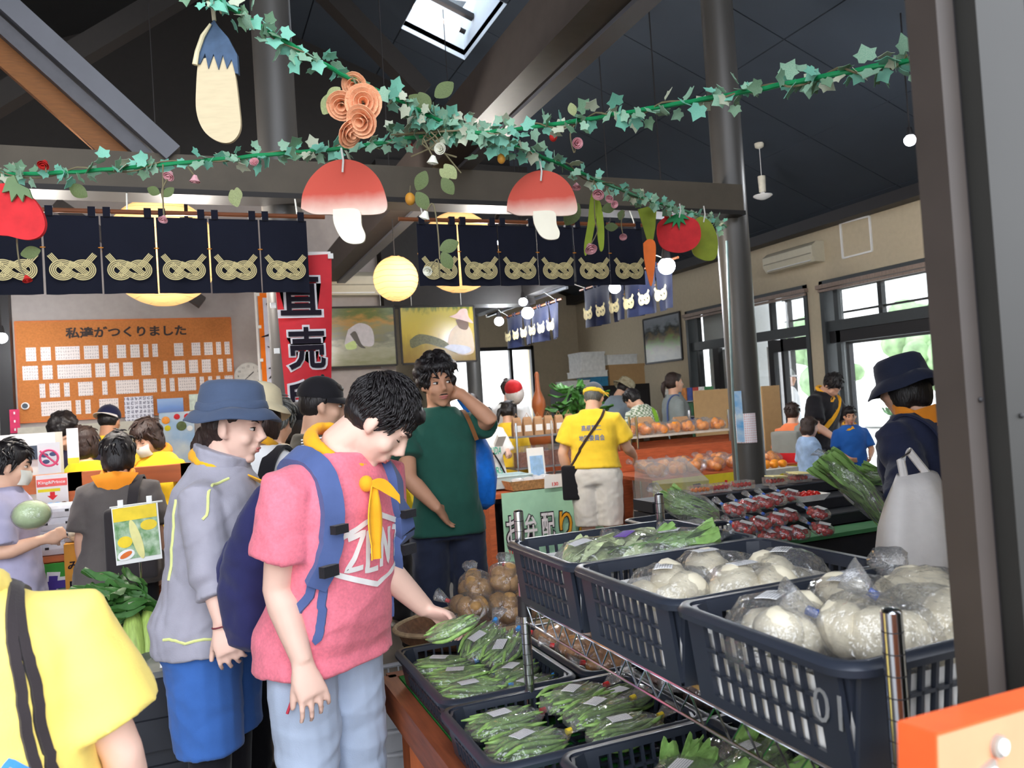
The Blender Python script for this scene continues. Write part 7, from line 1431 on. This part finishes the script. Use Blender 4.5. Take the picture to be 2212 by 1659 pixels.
p = onY(1092, 1040, 6.56); p.z = .77; t = thing('plastic_basket', 'pale blue plastic basket at the back of the mint table', 'basket', p); g = G(); g.loft([[p+V((x*f*.2, y*f*.14, z)) for x, y in ((-1, -1), (1, -1), (1, 1), (-1, 1))] for f, z in ((.9, 0), (1, .1), (.97, .1), (.87, .006))]); g.obj('shell', mat('basket_paleblue', c(190, 214, 218), .5), t, 0); G().tube([p+V((x*.2, y*.14, .1)) for x, y in ((-1, -1), (1, -1), (1, 1), (-1, 1))], .008, 6, closed=True).obj('rim', mat('basket_paleblue', c(190, 214, 218)), t)
for i in range(10):
    p = onY(1112+(i % 5)*14, 1030, 6.57+.07*(i//5)); p.z = .752; t = thing('jam_jar', 'dark red jar with white lid, %s from the left in the %s row' % (ORD[i % 5], ['front', 'back'][i//5]), 'jar', p, 'jars on the mint table'); G().lathe([(.028, 0), (.03, .01), (.03, .06), (.022, .07)], 14, p).obj('jar', mat('jam_red', c(110, 36, 30), .25), t); G().lathe([(.024, .07), (.025, .09), (.01, .1)], 14, p).obj('lid', m_white, t)
p = onY(1158, 990, 6.5); t = thing('poster_stand', 'small white notice with blue picture standing on the mint table', 'sign', (p.x, 6.5, .75)); G().box((p.x, 6.5, .92), (.16, .01, .34), rx(-6)).obj('card', m_white, t, 0); G().box((p.x, 6.49, .92), (.12, .012, .2), rx(-6)).obj('picture', mat('sky_print', c(150, 190, 230), .5, var=.2), t, 0)
# black bin / acrylic case beside the polo man
p = onZ(1420, 1040, .8)+V((.1, -.1, 0)); t = thing('acrylic_case', 'large clear plastic case beside the man in yellow polo', 'case', p); G().box(p+V((0, .1, -.15)), (.42, .5, .5), rzz(-12) @ rx(18)).obj('case', film('acrylic', (.88, .94, .94, 1), .12, 3, .08, .1, .12), t, 0); G().box(p+V((0, .1, -.56)), (.5, .5, .36)).obj('plinth', m_bin, t, 0)
# ---- far goods: gourd, fish lantern, plant, boxes, snack rack
p = V((3.66, 8.3, .945)); t = thing('gourd', 'tall brown bottle gourd standing among the gift bags', 'gourd', p); G().lathe([(.03, 0), (.1, .03), (.14, .12), (.11, .24), (.045, .34), (.05, .4), (.08, .49), (.075, .56), (.03, .67), (.022, .8), (.026, .85), (.012, .88)], 28, p).obj('body', mat('gourd_brown', c(176, 98, 54), .35, var=.15, scale=6), t, 180); G().tube([p+V((.07*math.cos(a), +.055*math.sin(a), .35+.005*math.sin(9*a))) for a in [2*math.pi*i/20 for i in range(20)]], .012, 6, closed=True).obj('cord', mat('string', c(206, 196, 170)), t)
t = thing('plinth', 'dark cabinet under the gourd and plant', 'cabinet', (3.9, 8.4, 0)); G().box((4.0, 8.45, .47), (1.0, .6, .94)).obj('body', m_beamd, t, 0); G().box((4.0, 8.14, .47), (.9, .02, .8)).obj('door', m_bin, t, 0)
p = U(1112, 850, 9.2); t = thing('fish_ornament', 'round red and white fish head ornament', 'ornament', p); G().ell(p, (.1, .16, .13), None, 18, 12).obj('head', mat('fish_white', c(226, 222, 220), .5), t, 180); G().ell(p+V((-.02, -.02, .06)), (.095, .15, .1), None, 18, 12).obj('red_cap', m_red, t, 180); e_ = p+V((-.03, -.13, .05)); G().ell(e_, (.03, .012, .03), None, 12, 8).obj('eye', m_ycl, t); G().ell(e_+V((0, -.01, 0)), (.014, .008, .014), None, 10, 6).obj('pupil', m_iris, t)
G().tube([p+V((0, 0, -.1)), V((p.x, p.y, .0))], .015, 6).obj('stand', m_black, t)
p = V((4.25, 8.5, .94)); t = thing('potted_plant', 'bushy green potted pachira plant in the far bay', 'plant', p); G().lathe([(.1, 0), (.13, .2), (.12, .2), (.02, .18)], 20, p).obj('pot', mat('pot_terracotta', c(150, 80, 50), .7), t); G().tube([p+V((0, 0, .15)), p+V((.01, 0, .35)), p+V((0, 0, .55))], [.03, .02, .012], 8).obj('trunk', m_stem, t)
PL = leaf_mesh(77, mat('plant_leaf', c(76, 128, 60), .4, var=.35, scale=8), .3, .055, .05)
for i in range(70): a = rnd.uniform(0, 6.28); e_ = rnd.uniform(-.5, .9); place('leaf', PL, TM(p+V((.12*math.cos(a)*rnd.random(), .12*math.sin(a)*rnd.random(), rnd.uniform(.3, .72))), a, rnd.uniform(-.5, .5), -e_+.5), t)
m_box = mat('carton_brown', c(186, 150, 104), .8, var=.05); m_bxd = mat('carton_dark', c(130, 96, 54), .8, var=.05)
YF = 11.4; fx0, fx1 = onY(1225, 840, YF).x, onY(1400, 840, YF).x; fz = onY(1330, 832, YF).z
t = thing('fridge', 'dark cabinet under the stacked boxes', 'cabinet', ((fx0+fx1)/2, YF+.3, 0)); G().box(((fx0+fx1)/2, YF+.3, fz/2), (fx1-fx0, .7, fz)).obj('body', m_beamd, t, 0); G().box(((fx0+fx1)/2, YF-.06, fz/2), (fx1-fx0-.1, .02, fz-.2)).obj('door', m_black, t, 0)
def ebox(lab, x0, x1, z0, h, m, dy=0, dpt=.45):
    a, b = onY(x0, 800, YF).x, onY(x1, 800, YF).x; z0 += fz; t = thing('box', lab, 'box', ((a+b)/2, YF+dpt/2+dy, z0), 'boxes stacked on the dark cabinet'); G().box(((a+b)/2, YF+dpt/2+dy, z0+h*.44), (b-a, dpt, h*.88)).obj('carton', m, t, 0); G().box(((a+b)/2, YF+dpt/2+dy, z0+h*.94), (b-a+.015, dpt+.015, h*.12)).obj('lid', m, t, 0)
ebox('white styrofoam tray at the bottom left of the stack', 1226, 1272, 0, .11, m_foam); ebox('blue printed carton below the styrofoam', 1274, 1312, 0, .15, mat('carton_blue', c(50, 130, 170), .6, var=.2)); ebox('flat white styrofoam box under the tall one', 1252, 1312, .152, .1, m_foam); ebox('tall white styrofoam box, largest of the stack', 1257, 1308, .254, .3, m_foam)
ebox('large brown carton right of the styrofoam boxes', 1316, 1392, 0, .33, m_box); ebox('small white box with brown tape on the brown carton', 1314, 1378, .332, .16, m_foam)
p = V((5.9, 8.6, 0)); t = thing('snack_rack', 'wire rack of colourful snack packets by the window', 'rack', p); q0, q1 = onX(1490, 830, 5.9), onX(1545, 960, 5.9); G().box((5.95, p.y, .75), (.04, 1.0, 1.5)).obj('back_panel', m_white, t, 0)
pcol = [mat('packet_%d' % i, cc, .4, var=.3, scale=20) for i, cc in enumerate((c(60, 90, 180), c(206, 60, 50), c(236, 236, 230), c(60, 130, 80), c(120, 180, 220), c(226, 140, 50)))]
for r in range(6):
    G().box((5.88, p.y, .42+.19*r), (.12, 1.0, .012)).obj('shelf', m_chrome, t, 0)
    for i in range(8): o = G().box((5.86, p.y-.44+.125*i, .51+.19*r), (.05, .11, .16)).obj('snack_packet', pcol[(i*5+r*3) % 6], None, 0); tag(o, 'snack packet, %s in the %s row from the bottom of the rack' % (ORD[i], ORD[r]), 'packet', 'snack packets on the wire rack')
t = thing('cardboard_sheet', 'plain brown cardboard sheet standing behind the oranges', 'cardboard', onY(1550, 960, 7.9)); a, b = onY(1521, 960, 7.9), onY(1592, 838, 7.9); G().box(((a.x+b.x)/2, 7.9, (a.z+b.z)/2-.2), (b.x-a.x+.2, .02, b.z-a.z+.4)).obj('sheet', m_box, t, 0)
t = thing('cardboard_sheet', 'tall cardboard sheet right of the steel column', 'cardboard', onY(1668, 960, 7.0)); a, b = onY(1655, 990, 7.0), onY(1682, 832, 7.0); G().box(((a.x+b.x)/2, 7.0, b.z/2), (b.x-a.x, .02, b.z)).obj('sheet', m_box, t, 0)
# column notices
t = thing('notice', 'laminated white notice taped to the steel column', 'notice', U(1637, 924, 5.55)); G().sheet(lambda u, v: V((3.75, 4.8, 0))+V((.1175*math.sin(-.75+(u-.5)*1.35-.0), -.1175*math.cos(-.75+(u-.5)*1.35), U(1637, 924, 5.7).z+(.5-v)*.21)), 10, 4, .002).obj('sheet', print_mat('notice_print', c(238, 238, 244), c(226, 190, 190), 90, 60), t, 0)
p = U(1597, 900, 5.65); t = thing('notice', 'narrow blue notice at the left edge of the column', 'notice', p); G().box(p, (.05, .006, .36), rzz(-30)).obj('card', mat('card_blue', c(90, 170, 230), .5, col2=c(220, 236, 246), scale=12), t, 0)
# ---- outside: round table, blue crates, trees
p = V((9.6, 8.9, 0)); t = thing('round_table', 'white round pedestal table outside the door', 'table', p); G().lathe([(.02, .78), (.4, .78), (.4, .81), (.02, .81)], 32, p).obj('top', m_white, t); G().tube([p, p+V((0, 0, .78))], .04, 10).obj('pedestal', m_white, t)
q = p+V((0, 0, .82)); t = thing('potted_plant', 'tiny potted plant on the round table outside', 'plant', q); G().lathe([(.05, 0), (.06, .12), (.01, .11)], 14, q).obj('pot', m_beamd, t)
for i in range(10): place('leaf', PL, TM(q+V((0, 0, .1)), i*.63, 0, -.7) @ Matrix.Scale(.7, 4), t)
m_bcr = mat('crate_blue', c(30, 110, 236), .5, var=.1)
for r in range(3):
    for i in range(3):
        p = V((10.2, 8.6-.62*i, .05+.32*r)); t = thing('plastic_crate', 'blue plastic crate outside, %s stack, %s from the ground' % (['left', 'middle', 'right'][i], ORD[r]), 'crate', p, 'blue crates outside the entrance'); g = G().box(p+V((0, 0, .01)), (.4, .58, .02)); g.obj('base', m_bcr, t, 0)
        for j in range(3): G().box(p+V((-.2, 0, .06+.1*j)), (.02, .58, .05)).obj('side_rail', m_bcr, t, 0)
        for y in (-.28, 0, .28): G().box(p+V((-.2, y, .15)), (.025, .03, .3)).obj('side_post', m_bcr, t, 0)
        G().box(p+V((.2, 0, .15)), (.02, .58, .3)).obj('back', m_bcr, t, 0); G().box(p+V((-.212, .05, .16)), (.004, .16, .08)).obj('label', mat('crate_label', c(150, 150, 150)), t, 0)
m_tree = mat('tree_foliage', c(150, 178, 132), .8, var=.4, scale=2)
for i in range(7):
    p = V((24+rnd.uniform(0, 6), 4+4.2*i, 0)); t = thing('tree', ['round green tree at the near end of the garden row', 'second garden tree from the near end', 'third garden tree seen through the entrance glass', 'fourth garden tree seen through the entrance glass', 'fifth garden tree of the row', 'sixth garden tree of the row', 'round green tree at the far end of the garden row'][i], 'tree', p, 'garden trees outside'); G().tube([p, p+V((0, 0, 2))], [.15, .1], 8).obj('trunk', m_stem, t); g = G()
    for k in range(26): a = V((rnd.gauss(0, .6), rnd.gauss(0, .6), rnd.uniform(1.2, 4.2))); g.ell(p+a, (rnd.uniform(.4, .8),)*3, None, 8, 6)
    o = g.obj('crown', m_tree, t, 180); o['kind'] = 'stuff'
# ---- till counter at the left
m_cnt = mat('counter_wood', c(190, 100, 52), .5, var=.15, scale=6, stretch=(.5, 4, 4)); YC = 5.12
t = thing('counter', 'orange wooden till counter with panelled front', 'counter', (-.4, YC, 0)); xl, xr = -2.2, .62
zc1 = onY(200, 1018, YC).z; G().box(((xl+xr)/2, YC+.05, zc1-.05), (xr-xl, .1, .1)).obj('top_rail', m_cnt, t, 0)
for x in (onY(165, 1100, YC).x, xl+.03, xr-.03, -.02): G().box((x, YC+.04, zc1/2), (.07, .08, zc1)).obj('stile', m_cnt, t, 0)
G().box(((xl+xr)/2, YC+.07, .45), (xr-xl, .03, .9)).obj('front_panel', m_cnt, t, 0); G().box(((xl+xr)/2, YC+.17, .72), (xr-xl, .18, .04)).obj('work_top', m_cnt, t, 0)
G().box((.25, YC+.06, zc1-.25), (.7, .01, .3)).obj('yellow_panel', m_yel, t, 0)
def sheet_sign(lab, px0, py0, px1, py1, Y, m, name='notice', cat='notice', th=.006):
    a, b = onY(px0, py0, Y), onY(px1, py1, Y); x0, x1 = min(a.x, b.x), max(a.x, b.x); z0, z1 = min(a.z, b.z), max(a.z, b.z); t = thing(name, lab, cat, ((x0+x1)/2, Y, z0)); G().box(((x0+x1)/2, Y, (z0+z1)/2), (x1-x0, th, z1-z0)).obj('sheet', m, t, 0); return t, V(((x0+x1)/2, Y-th/2-.001, (z0+z1)/2)), x1-x0, z1-z0
m_pap = mat('paper', c(226, 224, 226), .6, var=.02)
t, o, w_, h_ = sheet_sign('white till notice with red heading and arrow on the counter front', 77, 1028, 150, 1112, YC-.03, m_pap)
G().box(o+V((0, 0, h_*.31)), (w_*.96, .002, h_*.18)).obj('red_band', mat('band_red', c(226, 96, 96), .6), t, 0); text('King&Prince', m_pap, o+V((0, -.003, h_*.31)), X1, X3, w=w_*.85, h=h_*.09, parent=t, bold=.01); G().box(o+V((-w_*.1, 0, h_*.13)), (w_*.7, .002, h_*.07)).obj('yellow_band', m_ycl, t, 0); G().prism([(-.012, .02), (.012, .02), (.012, 0), (.026, 0), (0, -.025), (-.026, 0), (-.012, 0)], o+V((0, 0, 0)), X1, X3, -.002).obj('arrow', m_red, t, 0)
for i in range(4): G().ell(o+V((w_*(-.3+.22*i), -.001, -h_*.22)), (.018, .002, .014), None, 10, 6).obj('doodle', [m_cream, mat('sky_print', c(150, 190, 230)), mat('sky_print', c(150, 190, 230)), mat('photo_face', c(96, 70, 56))][i], t)
t, o, w_, h_ = sheet_sign('no-photography style poster with red ban circle on the counter', 80, 958, 132, 1020, YC-.02, m_pap)
G().tube([o+V((.06*math.cos(a)*w_/.15, 0, .06*math.sin(a)*w_/.15)) for a in [2*math.pi*i/28 for i in range(28)]], .006, 6, closed=True).obj('ban_ring', mat('ban_pink', c(206, 70, 110), .6), t); G().tube([o+V((-.042, 0, .042)), o+V((.042, 0, -.042))], .005, 6).obj('ban_bar', mat('ban_pink', c(206, 70, 110)), t)
for dx, dz in ((-.02, .015), (.02, .02), (-.015, -.02)): G().ell(o+V((dx, .001, dz)), (.018, .002, .012), None, 10, 6).obj('silhouette', mat('slate_blue', c(70, 84, 120)), t)
t, o, w_, h_ = sheet_sign('tall narrow white card with yellow foot on the till', 143, 926, 172, 1000, YC+.25, m_pap); G().box(o+V((0, 0, -h_*.42)), (w_*.98, .003, h_*.16)).obj('yellow_foot', m_yel, t, 0)
t, o, w_, h_ = sheet_sign('calendar hanging on the notice board', 268, 858, 338, 1000, YW-.05, print_mat('calendar_print', c(214, 216, 228), c(120, 120, 140), 26, 22, dens=.55), 'calendar', 'calendar')
t, o, w_, h_ = sheet_sign('blue sea photograph pinned on the cork', 339, 862, 397, 889, YW-.045, photo_mat('photo_sea', [(0, c(24, 70, 140)), (1, c(110, 150, 200)), (.5, c(50, 110, 190))], 5, 'Z', 1.6, 1.75, .4), 'photo_print', 'picture')
t, o, w_, h_ = sheet_sign('bright children poster with sun and flowers below the cork', 343, 892, 425, 1010, YW-.04, mat('poster_sky', c(140, 180, 220), .6, col2=c(214, 224, 228), scale=4), 'poster', 'poster')
for i, (x, y, r, mm) in enumerate(((358, 908, .04, m_cit), (382, 900, .03, m_red), (405, 900, .035, m_red), (392, 920, .05, m_leaf), (362, 925, .03, m_ycl), (410, 925, .03, m_white))): G().ell(onY(x, y, YW-.05), (r, .003, r), None, 14, 8).obj('painted_flower', mm, t)
t, o, w_, h_ = sheet_sign('green and white leaflet at the lower right of the cork', 408, 852, 440, 885, YW-.045, mat('leaflet', c(206, 220, 206), .6, var=.2, scale=20), 'leaflet', 'notice')
t, o, w_, h_ = sheet_sign('magenta strip sign on the black post', 20, 885, 44, 935, 9.0, mat('sign_magenta', c(206, 50, 96), .6), 'sign', 'sign'); text('|||', m_pap, o, (0, 0, 1), (-1, 0, 0), w=h_*.8, h=w_*.15, parent=t)
t, o, w_, h_ = sheet_sign('blue oval emblem sign under the magenta sign', 22, 938, 48, 958, 9.0, m_pap, 'sign', 'sign'); G().ell(o, (w_*.42, .003, h_*.36), None, 18, 8).obj('oval', mat('oval_blue', c(60, 100, 170), .6), t); G().ell(o+V((0, -.003, 0)), (w_*.28, .003, h_*.16), None, 18, 8).obj('oval_inner', m_pap, t)
t = thing('cash_register', 'grey-white cash register with dark screen', 'cash register', onY(60, 1010, YC+.35)); p = onY(58, 985, YC+.35); G().box((p.x, p.y, p.z), (.34, .3, .26)).obj('body', m_out, t, 0); G().box((p.x+.02, p.y-.155, p.z+.02), (.22, .01, .08)).obj('screen', mat('screen_dark', c(36, 50, 70), .2), t, 0); G().box((p.x, p.y, (p.z-.13)/2+.36), (.3, .26, max(.02, p.z-.13-.74))).obj('stand', m_out, t, 0)
t = thing('wall_cabinet', 'off-white cabinet below the notice board', 'cabinet', (-1.1, 9.0, 0)); G().box((-.95, 9.0, .78), (1.1, .35, 1.56)).obj('body', mat('cabinet_cream', c(190, 186, 172), .6), t, 0); G().box((-1.25, 8.82, 1.35), (.1, .01, .1)).obj('label', mat('label_maroon', c(96, 40, 44)), t, 0)
# egg cartons, green banner box, orange carton
m_egg = mat('carton_eggwhite', c(226, 226, 230), .7)
q = onY(108, 1190, 4.92)
tt = thing('low_bench', 'low bench with green printed cloth and egg cartons', 'bench', (q.x, 4.9, 0)); G().box((q.x, 4.95, q.z-.03), (.42, .3, .03)).obj('top', m_cnt, tt, 0); G().box((q.x, 4.79, (q.z-.05)/2), (.42, .01, q.z-.05)).obj('green_cloth', mat('cloth_green', c(56, 146, 50), .7), tt, 0)
for x in (-.18, .18): G().box((q.x+x, 4.95, (q.z-.05)/2), (.04, .26, q.z-.05)).obj('leg', m_cnt, tt, 0)
text('直', m_pap, V((q.x+.03, 4.782, q.z-.26)), X1, X3, h=.34, w=.3, parent=tt, bold=.06, name='lettering_outline'); text('直', mat('print_violet', c(70, 50, 140), .7), V((q.x+.03, 4.777, q.z-.26)), X1, X3, h=.3, w=.27, parent=tt, bold=.03)
for i in range(4):
    p = V((q.x, 4.93, q.z-.012+.064*i)); t = thing('egg_carton', ['lowest white egg carton on the bench', 'second white egg carton from the bench', 'third white egg carton from the bench', 'topmost white egg carton of the stack'][i], 'carton', p, 'white egg cartons on the bench'); g = G(); g.loft([[p+V((x*f*.17, y*f*.1, z)) for x, y in ((-1, -1), (1, -1), (1, 1), (-1, 1))] for f, z in ((.92, 0), (1, .03), (.97, .045), (.9, .062))]); g.obj('shell', m_egg, t, 0)
    for j in range(3): G().box(p+V((-.1+.1*j, -.1, .035)), (.018, .006, .012)).obj('slot', m_black, t, 0)
p = onY(190, 1300, 4.72); t = thing('citrus_carton', 'orange printed carton beside the grey T-shirt shopper', 'box', (p.x, 4.75, 0)); zt_ = onY(190, 1172, 4.72).z; G().box((p.x, 4.85, zt_/2), (.2, .22, zt_)).obj('carton', mat('carton_amber', c(206, 140, 40), .6, var=.08), t, 0); text('みかん', m_bk, (p.x, 4.737, zt_-.11), X1, X3, w=.17, h=.045, parent=t, bold=.02); text('旨', m_bk, (p.x, 4.737, zt_-.3), X1, X3, w=.16, h=.22, parent=t, bold=.06, name='lettering_outline'); text('旨', m_pap, (p.x, 4.733, zt_-.3), X1, X3, w=.14, h=.2, parent=t, bold=.02)
for i in range(3): bag('silver-wrapped parcel, %s in the amber carton' % ORD[i], TM((p.x-.05+.05*i, 4.82, zt_+.03), i, 0, -.5), 'turn', .12, .08, .06, 3, None, .03, False, i, group='parcels in the amber carton', name='parcel')
# corn display with poster on a stick
t = thing('corn_stand', 'dark slatted stand under the corn cobs', 'display stand', (-.2, 3.1, 0)); G().box((-.3, 3.28, .34), (.66, .74, .68)).obj('body', m_step, t, 0); G().box((-.3, 3.28, .69), (.68, .76, .02)).obj('top', mat('stand_grey', c(110, 112, 110), .5), t, 0)
for z in (.2, .35, .5): G().box((-.3, 2.9, z), (.66, .015, .1)).obj('front_slat', m_step, t, 0)
m_husk = mat('corn_husk', c(164, 190, 96), .5, var=.25, scale=30, stretch=(4, 4, .6)); m_husk2 = mat('corn_leaf', c(58, 104, 44), .5, var=.3, scale=20)
cob = G().lathe([(.01, -.13), (.022, -.11), (.036, -.05), (.04, .02), (.034, .08), (.016, .12), (.006, .14)], 16).mesh('husk', m_husk, 180); CL = leaf_mesh(5, m_husk2, .24, .026, .02)
for i, (x, y, rzv) in enumerate(((292, 1385, .3), (322, 1380, -.1), (350, 1385, -.5), (372, 1370, .2), (305, 1350, .8))):
    p = U(x, y, 2.88+.03*i); t = thing('corn_cob', ['corn cob in husk, leftmost of the pile', 'corn cob in husk, second from the left', 'corn cob in husk beside the white price tag', 'corn cob in husk half behind the grey jacket', 'corn cob in husk at the back of the pile'][i], 'corn', p, 'corn cobs in husks on the dark stand'); M = Matrix.Translation(p) @ Euler((math.pi-.5, .2*rzv, rzv)).to_matrix().to_4x4(); place('husk', cob, M, t)
    for k in range(4): a = math.pi*.62+k*.45+rnd.uniform(-.3, .3)+.2*i; place('husk_leaf', CL, Matrix.Translation(p+V((0, .04, .08))) @ Euler((rnd.uniform(-.6, .6), rnd.uniform(-.75, -.05), a)).to_matrix().to_4x4(), t)
p = U(364, 1440, 2.66); t = thing('price_tag', 'white cloud-shaped price tag with red edge on the corn stand', 'price tag', p); cut([(346, 1420), (358, 1408), (374, 1414), (374, 1468), (356, 1472), (346, 1462)], 2.66, .004).obj('card', m_white, t); cut([(352, 1425), (362, 1418), (368, 1430), (360, 1440)], 2.655, .003).obj('red_mark', m_red, t)
p = onZ(318, 1445, .7); p = V((-.2, 3.3, .7)); t = thing('poster_stand', 'laminated corn poster clipped on a thin stick', 'sign', p); dP = 3.25
A = [U(240, 1097, dP), U(340, 1082, dP), U(351, 1206, dP), U(252, 1222, dP)]
def pm(u, v): return (A[0]+(A[1]-A[0])*u)*(1-v)+(A[3]+(A[2]-A[3])*u)*v
def patch(u0, u1, v0, v1, dz, m, nm): G().sheet(lambda u, v: pm(u0+(u1-u0)*u, v0+(v1-v0)*v)-FW*dz, 2, 2, .001).obj(nm, m, t, 0)
patch(0, 1, 0, 1, 0, m_white, 'card'); patch(.03, .97, .03, .92, .002, mat('poster_leaf', c(90, 140, 80), .3, col2=c(196, 214, 190), scale=30), 'picture'); patch(.03, .97, .03, .26, .0035, mat('poster_yellow', c(236, 206, 50), .3, var=.1), 'yellow_header')
def blobp(cx, cy, rx_, ry_, m, nm, dz, tilt=0): G().add([pm(cx+rx_*math.cos(a)*math.cos(tilt)-ry_*math.sin(a)*math.sin(tilt), cy+rx_*math.cos(a)*math.sin(tilt)+ry_*math.sin(a)*math.cos(tilt))-FW*dz for a in [2*math.pi*i/24 for i in range(24)]]+[], [tuple(range(24))]).obj(nm, m, t, 0)
blobp(.5, .6, .1, .36, mat('poster_corn', c(226, 220, 150), .3), 'printed_corn', .005, -.3); blobp(.78, .38, .18, .09, MATS['poster_yellow'], 'speech_bubble', .0045); blobp(.24, .62, .16, .1, MATS['poster_yellow'], 'speech_bubble', .0045); blobp(.24, .84, .19, .09, m_white, 'printed_plate', .0045, -.15); blobp(.24, .84, .14, .045, mat('poster_orange', c(226, 116, 50), .3), 'printed_food', .006, -.3)
G().tube([A[0]+RT*-.005, A[1]+RT*.02], .004, 6).obj('clip_bar', m_hook, t); G().tube([U(303, 1215, dP+.01), V((U(303, 1215, dP+.01).x, U(303, 1215, dP+.01).y, .7))], .005, 6).obj('stick', m_chrome, t)
for u in (.2, .82): G().box(pm(u, 0)+UP*.01, (.02, .015, .03)).obj('clip', m_white, t, 0)
for i in range(3): bag('crinkled clear bag, %s of three left of the corn' % ORD[i], TM(U(225+12*i, 1350+10*i, 2.95), i, 0, -.4), 'leaf', .16, .12, .09, 6, None, .05, False, i, group='clear bags left of the corn')
